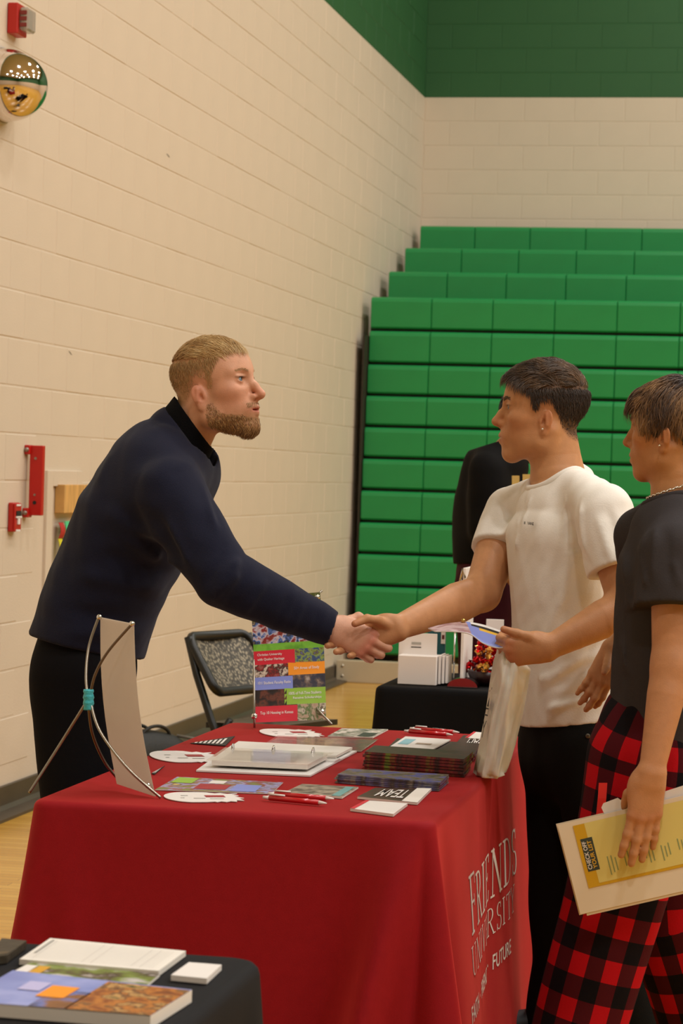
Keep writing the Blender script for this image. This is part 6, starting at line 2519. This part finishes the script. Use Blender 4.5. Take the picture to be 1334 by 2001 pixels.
def up_box(o, name, x0, y0, x1, y1, Y0, Y1, m, b=.002):
    """upright box from a photo rectangle (bottom edge on the far table)"""
    a, c = P(x0, y1, Y0), P(x1, y0, Y0)
    return G().box((a[0], Y0, max(a[2], ZF)), (c[0], Y1, c[2]), b).build(name, m, o)


M_WCARD = mat('bright_white_card', 'EAE2DC', 0.5)
wb_ = empty('brochure_holder', PZ(815, 1337, ZF), 'white cardboard brochure holder with folded-up lid on black table', 'brochure holder')
up_box(wb_, 'box', 776, 1283, 853, 1339, 8.50, 8.60, M_WCARD)
up_box(wb_, 'lid', 778, 1239, 854, 1285, 8.575, 8.58, M_WCARD, .001)
q0 = P(804, 1258, 8.573)
G().box((q0[0], 8.5735, q0[2] - .002), (q0[0] + .033, 8.5745, q0[2] + .006)).build('print', mat('grey_ink'), wb_)
q0 = P(803, 1264, 8.573)
G().box((q0[0], 8.5735, q0[2] - .002), (q0[0] + .035, 8.5745, q0[2] + .001)).build('rule', M_BLKI, wb_)
for i, x in enumerate((855, 862, 869)):
    e = empty('envelope', P(x + 3, 1336, 8.58), ('white envelope standing against the brochure holder, nearest it', 'white envelope standing second from the brochure holder', 'white envelope standing farthest from the brochure holder')[i], 'envelope', 'white envelopes beside the holder')
    up_box(e, 'envelope', x, 1281 + i, x + 6, 1337 - i, 8.52 + .01 * i, 8.64, M_WCARD, .001)
tf_ = empty('teal_folder', P(850, 1335, 8.72), 'teal folder with white tag standing behind the white holder', 'folder')
up_box(tf_, 'folder', 832, 1234, 870, 1337, 8.72, 8.74, mat('teal_card', '1E5A62', .5))
up_box(tf_, 'tag', 861, 1234, 870, 1258, 8.714, 8.7165, M_WCARD, .0005)
up_box(tf_, 'print', 863, 1241, 868, 1249, 8.712, 8.7135, mat('maroon_print', '6A2A2A', .5), .0003)
sg = empty('sign_holder', PZ(900, 1339, ZF), 'chrome sign holder with half-round foot, sign seen edge on', 'sign holder')
q0 = P(903, 1341, 8.47)
out = [(.052 * math.cos(t), .052 * math.sin(t) * .62) for t in np.linspace(0, math.pi, 20)]
G().prism(out, -.03, .03, lambda p: A3(q0[0] + p[0], 8.50 + p[2], ZF + p[1])).build('foot', mat('chrome', 'D8D8D8', 0.12, metal=1), sg)
a_, b_ = P(886, 1325, 8.52), P(889, 1225, 8.52)
G().tube([a_, b_], .003, 10).build('rod', mat('chrome'), sg, smooth=True)
a_, b_ = P(899, 1336, 8.54), P(906, 1110, 8.54)
G().box((a_[0] - .002, 8.54, ZF + .0), (a_[0] + .008, 8.76, b_[2]), .001).build('sign', M_WCARD, sg)
c_ = P(906, 1112, 8.54)
G().tube([c_ + A3(-.012, 0, -.045), c_ + A3(-.004, 0, .0), c_ + A3(.006, 0, -.03)], .004, 8).build('clip', mat('chrome'), sg, smooth=True)
ww = empty('white_card', P(965, 1335, 8.80), 'plain white card standing upright behind the foil sweets', 'card')
up_box(ww, 'card', 946, 1211, 984, 1337, 8.80, 8.806, M_WCARD, .001)
bowl = empty('bowl', P(952, 1338, 8.62), 'dark bowl heaped with red and gold foil sweets', 'bowl')
bq = P(952, 1338, 8.62)
G().lathe([(.035, 0), (.06, .012), (.072, .05), (.069, .05), (.055, .015), (.03, .006)], (bq[0], 8.62, ZF), (0, 0, 1), 24).build('bowl', mat('dark_bowl', '2A1414', .3), bowl, smooth=True)
M_FOR, M_FOG = mat('red_foil', 'C01018', .18, metal=.85), mat('gold_foil', 'E0A850', .2, metal=.9)
rr_ = np.random.default_rng(77)
cand = []
for i in range(34):
    for tr_ in range(40):
        a = rr_.uniform(0, 6.28)
        z_ = rr_.uniform(.03, .155)
        R_ = .075 * math.sqrt(rr_.random()) * (1.0 if z_ < .07 else max(.2, 1.35 - z_ * 6.0))
        c = A3(bq[0] + R_ * math.cos(a), 8.62 + R_ * math.sin(a), ZF + z_)
        if all(np.linalg.norm(c - q) > .019 for q in cand):
            break
    cand.append(c)
ctr_ = A3(bq[0], 8.62, 0)
for i, c in enumerate(cand):
    red = i % 3 != 0
    g = G().ball((0, 0, 0), (.015, .012, .011), 8, 6)
    g.v = [v * (1 + rr_.uniform(-.25, .25)) for v in g.v]
    d = eyes_sorted(rr_.normal(size=3))
    e1, e2, e3 = frame(d)
    for s_ in (-1, 1):
        g.add([A3(s_ * .012, 0, 0), A3(s_ * .024, .010, .004), A3(s_ * .026, -.003, -.006), A3(s_ * .023, -.011, .004)], [(0, 1, 2), (0, 2, 3)])
    g.v = [c + e3 * v[0] + e1 * v[1] + e2 * v[2] for v in g.v]
    o = g.build('foil_sweet', M_FOR if red else M_FOG)
    hh = 'top' if c[2] > ZF + .11 else ('middle' if c[2] > ZF + .07 else 'bottom')
    tag(o, ('red' if red else 'gold') + ' foil wrapped sweet in the ' + hh + ' of the heaped bowl', 'sweet', ('red' if red else 'gold') + ' foil sweets, ' + hh + ' of the bowl')

# ================================================================== foreground table with black cloth
NX0, NX1, NY0, NY1 = -2.10, -0.80, 2.88, 3.63
nt_ = empty('folding_table', (-1.45, 3.25, 0), 'folding table hidden under the nearest black cloth', 'table')
G().box((NX0 + .02, NY0 + .02, TZ - .045), (NX1 - .02, NY1 - .02, TZ - .008), .006).build('table_top', M_TTOP, nt_)
for x in (NX0 + .15, NX1 - .15):
    for y in (NY0 + .1, NY1 - .1):
        G().tube([(x, y, 0), (x, y, TZ - .045)], .016, 12).build('leg', M_STEEL, nt_, smooth=True)
ncl = drape('tablecloth', NX0, NX1, NY0, NY1, TZ, .02, [(1.3, .02, .08, .0), (1.6, -.02, .06, 0), (2.3, .03, .05, 0), (1.9, .04, .06, 0)], mat('charcoal_black_cloth', '1B1A1B', 0.8, bump=.12, bscale=500, spec=.15), corner=.06, flare=.025, rc_=.05, nper=260, nv=26)[0]
tag(ncl, 'black tablecloth on the foreground table at bottom left', 'tablecloth')
ZN = TZ + .002


def near_block(name, corners, th, label, cat, m_top, m_edge, zt=None):
    """block with its TOP face at photo corners (near-left, near-right, far-right, far-left)"""
    zt = ZN + th if zt is None else zt
    c = [PZ(x, y, zt) for x, y in corners]
    ctr = sum(c) / 4
    o = empty(name, (ctr[0], ctr[1], zt - th), label, cat)
    g = G()
    g.add([q - A3(0, 0, th) for q in c] + c, [(3, 2, 1, 0), (4, 5, 6, 7), (0, 1, 5, 4), (1, 2, 6, 5), (2, 3, 7, 6), (3, 0, 4, 7)])
    g.m = [0, 1, 0, 0, 0, 0]
    g.build('pages', None, o, mats=[m_edge, m_top])
    mp = lambda u, v, h=.0006: (c[0] * (1 - u) + c[1] * u) * (1 - v) + (c[3] * (1 - u) + c[2] * u) * v + A3(0, 0, h)
    return o, mp


o, mp = near_block('sign_up_sheets', [(38, 1874), (310, 1897), (363, 1858), (98, 1833)], .008, 'stack of white printed sign-up sheets on the foreground table', 'paper stack', M_PAPER, M_PAPER)
g = G()
for u in [.03 + .022 * i for i in range(42)]:
    lw_ = .002 if (int(u * 100) % 7) else .005
    g.add([mp(u, .08), mp(u + lw_, .08), mp(u + lw_, .9), mp(u, .9)], [(0, 1, 2, 3)])
tag(g.build('ruled_lines', mat('pale_grey_ink', 'B8B2AA', 0.6), o), kind='stuff')
patch(o, mp, 'heading', .035, .30, .055, .92, mat('grey_ink', 'A8A49C', 0.6))
o, mp = near_block('postcard', [(6, 1908), (278, 1932), (312, 1903), (60, 1880)], .004, 'campus postcard peeping out under the white sign-up sheets', 'postcard', photo('card_trees', ['6A5AA0', 'C8C0C0', '7A8A3A', '4A3A2A', 'D8D0C8'], 16, seed=61, smooth=True), M_PAPER)
patch(o, mp, 'print', .01, .2, .10, .8, M_CARDW)
patch(o, mp, 'print', .11, .2, .20, .8, mat('amber_print', 'D09A28', .5))
o, mp = near_block('business_cards', [(334, 1905), (404, 1912), (433, 1885), (369, 1880)], .008, 'small stack of white business cards beside the sign-up sheets', 'card stack', M_CARDW, M_CARDW)
o, mp = near_block('catalogue', [(-80, 1956), (294, 1985), (375, 1934), (25, 1896)], .017, 'thick glossy catalogue with sky and town cover, nearest the camera', 'catalogue', PH_SKY, M_PAPER)
patch(o, mp, 'cover_picture', .55, .0, 1, .96, PH_TOWN)
patch(o, mp, 'cover_picture', .36, .0, .56, .55, photo('photo_roofs', ['5A3A24', '8A5A34', '6878B8', '3A2A1E'], 22, seed=63, smooth=True))
patch(o, mp, 'cover_label', .32, .30, .47, .66, M_ORANGE, .0012)
patch(o, mp, 'cover_label', .18, .45, .30, .72, mat('pale_lilac_print', 'B8B4DC', .5), .0012)
patch(o, mp, 'front_edge', .0, -.005, 1, .005, PH_DARK, .0008)
o, mp = near_block('wallet', [(-30, 1872), (14, 1866), (52, 1838), (4, 1833)], .012, 'dark brown wallet at the left edge of the foreground table', 'wallet', mat('brown_leather', '3A3226', .5, bump=.2), mat('brown_leather'))
patch(o, mp, 'strap', .2, .1, .9, .25, mat('tan_leather', '5A4A34', .5))

# ================================================================== things on the left wall
al = empty('fire_strobe', (XW, 9.90, 3.22), 'red fire alarm strobe with clear lens high on the wall', 'fire alarm')
M_AL = mat('alarm_red', 'B01E14', .4)
G().box((XW, 9.83, 3.225), (XW + .045, 9.955, 3.350), .004).build('housing', M_AL, al)
G().box((XW + .045, 9.85, 3.240), (XW + .085, 9.95, 3.335), .008).build('lens', mat('clear_lens', 'D8CCBC', .1, trans=.5, alpha=.9), al)
for z_ in (3.262, 3.288, 3.312):
    G().box((XW + .048, 9.845, z_ - .008), (XW + .078, 9.8502, z_ + .008)).build('lettering', mat('alarm_letters', '7A2A22', .5), al)
mi = empty('convex_mirror', (XW, 9.76, 3.0), 'convex safety mirror dome on the wall at the upper left', 'mirror')
g = G()
vs, fs = [], []
nA, nB = 40, 16
for i in range(nB + 1):
    th_ = math.pi / 2 * i / nB
    for k in range(nA):
        ph = 2 * math.pi * k / nA
        vs.append((XW + .012 + .185 * math.cos(th_) ** .9 if i < nB else XW + .012, 9.76 + .165 * math.sin(th_) * math.cos(ph), 3.0 + .148 * math.sin(th_) * math.sin(ph)))
for i in range(nB):
    for k in range(nA):
        fs.append((i * nA + k, (i + 1) * nA + k, (i + 1) * nA + (k + 1) % nA, i * nA + (k + 1) % nA))
g.add(vs, fs)
g.build('dome', mat('mirror_acrylic', 'E0D6CC', .06, metal=1.0), mi, smooth=True)
g = G()
rim = [(XW + .007, 9.76 + .170 * math.cos(t), 3.0 + .153 * math.sin(t)) for t in np.linspace(0, 2 * math.pi, 41)]
g.tube(rim, .007, 8, cap=False).build('rim', mat('mirror_rim', 'B8AC9C', .4), mi, smooth=True)

br = empty('red_bracket', (XW, 10.25, 1.25), 'red steel door-bar bracket bolted to the block wall', 'bracket')
M_RB = mat('bracket_red', 'B4170F', .38)
G().box((XW + .018, 10.228, 1.247), (XW + .076, 10.262, 1.545), .003).build('bar', M_RB, br)
for z_, nm in ((1.530, 'upper'), (1.262, 'lower')):
    G().box((XW, 10.205, z_ - .024), (XW + .024, 10.262, z_ + .016), .003).build('lug', M_RB, br)
    G().lathe([(.010, 0), (.010, .004), (.007, .009)], (XW + .012, 10.205, z_ - .004), (0, -1, 0), 12).build('bolt', mat('dull_bolt', '9A8A80', .4, metal=.8), br, smooth=True)
for z_, r_, m_ in ((1.49, .006, 'dull_bolt'), (1.335, .005, 'dull_bolt'), (1.302, .008, 'black_ink')):
    G().lathe([(r_, 0), (r_, .003)], (XW + .045, 10.2275, z_), (0, -1, 0), 12).build('screw', mat(m_), br)

pu = empty('pull_station', (XW, 10.06, 1.18), 'small red fire alarm pull station on the block wall', 'fire alarm')
G().box((XW, 10.012, 1.180), (XW + .024, 10.098, 1.302), .004).build('housing', M_AL, pu)
G().box((XW + .024, 10.012, 1.182), (XW + .032, 10.096, 1.300), .003).build('front', M_AL, pu)
xf = XW + .0325
G().box((xf, 10.025, 1.245), (xf + .003, 10.085, 1.268)).build('window', M_BLKI, pu)
G().box((xf, 10.020, 1.238), (xf + .005, 10.088, 1.246)).build('handle', M_CARDW, pu)
G().box((xf, 10.040, 1.212), (xf + .005, 10.066, 1.240)).build('handle', M_CARDW, pu)
for z_ in (1.292, 1.186):
    G().box((xf, 10.025, z_ - .004), (xf + .002, 10.08, z_ + .004)).build('lettering', M_CARDW, pu)

# niche with painted frame, board and hanging tags
nc = empty('wall_niche', (XW, 10.77, .4), 'cream framed wall niche holding a wooden board and tags', 'niche')
g = G()
x0, x1 = XW - .2, XW + .012
G().box((x0, CABY0 - .05, CABZ0), (x1, CABY0 + .03, CABZ1 - .005), .002).build('jamb', M_CREAM, nc)
G().box((x0, CABY1 - .03, CABZ0), (x1, CABY1 + .05, CABZ1 - .005), .002).build('jamb', M_CREAM, nc)
G().box((x0, CABY0 + .03, CABZ1 - .075), (x1, CABY1 - .03, CABZ1 - .005), .002).build('head', M_CREAM, nc)
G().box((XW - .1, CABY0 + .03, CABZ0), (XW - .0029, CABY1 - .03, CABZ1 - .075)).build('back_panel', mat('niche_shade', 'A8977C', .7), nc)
pl = empty('wood_board', (XW + .02, 10.80, 1.24), 'short piece of pine plywood fixed across the wall niche', 'board')
M_PINE = mat('pine_plywood', 'C89A58', .55, var=.25, vscale=5, stretch=(1, 6, 1.2))
G().box((XW + .0, 10.655, 1.252), (XW + .045, 11.05, 1.378), .002).build('board', M_PINE, pl)
for nm, lab, m_, y0, y1, z0, z1, xo in (('hanging_tag', 'green plastic tag hanging under the plywood board', mat('mint_plastic', '54C488', .4), 10.72, 10.86, 1.02, 1.215, .03),
                                       ('hanging_strap', 'red strap hanging beside the green tag', mat('red_strap', 'B02420', .6), 10.655, 10.715, 1.14, 1.21, .022),
                                       ('hanging_strap', 'yellow strap hanging below the red strap', mat('yellow_strap', 'C8C020', .6), 10.655, 10.71, 1.02, 1.138, .022)):
    o = empty(nm, (XW + xo, (y0 + y1) / 2, z0), lab, 'tag' if 'tag' in nm else 'strap')
    g = G()
    n_ = 8
    vs, fs = [], []
    for i in range(n_ + 1):
        t = i / n_
        z_ = z1 + (z0 - z1) * t
        w_ = .012 * math.sin(t * 3)
        sk = .03 * t if 'tag' in nm else 0
        vs += [(XW + xo + w_, y0 + sk, z_), (XW + xo + w_, y1 - sk * .3, z_), (XW + xo + w_ - .003, y1 - sk * .3, z_), (XW + xo + w_ - .003, y0 + sk, z_)]
    for i in range(n_):
        for k in range(4):
            fs.append((4 * i + k, 4 * i + (k + 1) % 4, 4 * i + 4 + (k + 1) % 4, 4 * i + 4 + k))
    fs += [(0, 1, 2, 3), (4 * n_ + 3, 4 * n_ + 2, 4 * n_ + 1, 4 * n_)]
    g.add(vs, fs)
    g.build('strip', m_, o, smooth=False)

# paint chips on the wall
for x, y, L_ in ((328, 304, .07), (137, 690, .06)):
    a = PX(x - 4, y - 4, XW)
    b = PX(x + 4, y + 4, XW)
    d = b - a
    n_ = A3(0, -.006, .006)
    G().add([a + A3(.0012, 0, 0), a + d * .5 + n_ + A3(.0012, 0, 0), b + A3(.0012, 0, 0), a + d * .5 - n_ + A3(.0012, 0, 0)], [(0, 1, 2, 3)]).build('paint_chip', mat('chip_grey', '7A7060', .8), wall_left)

# ================================================================== folding chair and bag by the wall
ch = empty('folding_chair', (-2.55, 9.95, 0), 'black folding chair with mesh back near the wall', 'chair')
M_CH = mat('black_chair_steel', '15150F', .4)
A_ = P(367, 1252, 9.78)
B_ = P(484, 1250, 10.16)
uC = eyes_sorted((B_ - A_) * np.array([1, 1, 0]))
fC = eyes_sorted(A3(uC[1], -uC[0], 0))
WC = np.linalg.norm((B_ - A_)[:2])
zt_ = A_[2] - .015


def cp(u, f, z):
    return np.array([A_[0], A_[1], 0]) + uC * u + fC * f + A3(0, 0, z)


for u in (0, WC):
    G().tube([cp(u, .0, zt_ + .03), cp(u, .05, zt_ - .12), cp(u, .13, zt_ - .30), cp(u, .36, .02)], .016, 12).build('front_leg', M_CH, ch, smooth=True)
    G().tube([cp(u + (.03 if u == 0 else -.03), .20, .47), cp(u + (.03 if u == 0 else -.03), .02, .20), cp(u + (.03 if u == 0 else -.03), -.10, .02)], .014, 12).build('rear_leg', M_CH, ch, smooth=True)
for f_, z_ in ((.33, .10), (-.05, .10)):
    G().tube([cp(.02, f_, z_), cp(WC - .02, f_, z_)], .009, 10).build('stretcher', M_CH, ch, smooth=True)
g = G()
vs, fs = [], []
for i in range(9):
    for j in range(9):
        u, f = i / 8, j / 8
        vs.append(cp(.03 + u * (WC - .06), .08 + f * .40, .45 + .02 * f - .012 * math.sin(math.pi * u) * math.sin(math.pi * f)))
k0 = len(vs)
vs += [v - A3(0, 0, .022) for v in vs[:k0]]
for i in range(8):
    for j in range(8):
        a = i * 9 + j
        fs += [(a, a + 9, a + 10, a + 1), (k0 + a, k0 + a + 1, k0 + a + 10, k0 + a + 9)]
for i in range(8):
    fs += [(i * 9, k0 + i * 9, k0 + i * 9 + 9, i * 9 + 9), (i * 9 + 8, i * 9 + 17, k0 + i * 9 + 17, k0 + i * 9 + 8), (i, i + 1, k0 + i + 1, k0 + i), (72 + i, k0 + 72 + i, k0 + 73 + i, 73 + i)]
g.add(vs, fs)
g.build('seat', M_CH, ch)


def back(u, v):
    """curved backrest surface, v 0 bottom .. 1 top"""
    z_ = zt_ - .185 + .215 * v
    f = .15 - .15 * v - .035 * math.sin(math.pi * u) * 1.0
    return cp(u * WC, f, z_)


fr_pts = []
cr = .12
for (cu, cv, a0) in ((1 - cr, cr * 1.6, -90), (1 - cr, 1 - cr * 1.6, 0), (cr, 1 - cr * 1.6, 90), (cr, cr * 1.6, 180)):
    for t in np.linspace(0, 90, 7):
        an = math.radians(a0 + t)
        fr_pts.append(back(cu + cr * math.cos(an), cv + cr * 1.6 * math.sin(an)))
fr_pts.append(fr_pts[0])
G().tube(fr_pts, .019, 10, cap=False).build('backrest_frame', M_CH, ch, smooth=True)
mesh_m = mat('chair_mesh', '6E6656', .6)
nt = mesh_m.node_tree
vz = nt.nodes.new('ShaderNodeTexVoronoi')
vz.inputs['Scale'].default_value = 95
mpn = [n for n in nt.nodes if n.type == 'MAPPING'][0]
mpn.inputs['Scale'].default_value = (1, 1, .55)
nt.links.new(mpn.outputs[0], vz.inputs['Vector'])
rp = nt.nodes.new('ShaderNodeValToRGB')
rp.color_ramp.elements[0].position, rp.color_ramp.elements[1].position = .15, .6
rp.color_ramp.elements[0].color, rp.color_ramp.elements[1].color = lin('A2967C'), lin('3A352A')
nt.links.new(vz.outputs['Distance'], rp.inputs[0])
nt.links.new(rp.outputs[0], nt.nodes['Principled BSDF'].inputs['Base Color'])
vs, fs = [], []
for i in range(13):
    for j in range(9):
        vs.append(back(.04 + .92 * i / 12, .04 + .92 * j / 8))
k0 = len(vs)
vs += [v + fC * .003 for v in vs[:k0]]
for i in range(12):
    for j in range(8):
        a = i * 9 + j
        fs += [(a, a + 9, a + 10, a + 1), (k0 + a, k0 + a + 1, k0 + a + 10, k0 + a + 9)]
mesh_obj('mesh_panel', vs, fs, mesh_m, ch, smooth=True)

bg = empty('duffel_bag', (-2.86, 11.0, 0), 'black bag on the floor between table and wall', 'bag')
c0 = A3(-2.93, 10.75, .15)
dB = eyes_sorted((.5, .9, 0))
V_, Q_ = cloth_mesh([(loft([c0 - dB * .12, c0 + dB * .12], (.9, -.5, 0), [.12, .12], [.15, .14]), 0)], .012, cuts=[half((0, 0, .004), (0, 0, -1))], folds=[wob(.012, 18, 71)])
M_BG = mat('black_nylon', '16150F', .6, bump=.2, bscale=60)
mesh_obj('bag_body', V_, Q_, M_BG, bg, smooth=True)
for s_ in (-1, 1):
    pts = [c0 + dB * .09 * math.cos(t) + A3(.045 * s_, 0, .12 + .05 * math.sin(t)) for t in np.linspace(0, math.pi, 14)]
    G().tube(pts, .008, 8).build('handle', M_BG, bg, smooth=True)
G().tube([c0 + dB * .13 + A3(.05, 0, .12), c0 + dB * .18 + A3(.14, 0, .10), c0 + dB * .16 + A3(.2, 0, .02), c0 + dB * .1 + A3(.22, 0, -.14)], .007, 8).build('strap', mat('grey_strap', '6A665E', .6), bg, smooth=True)
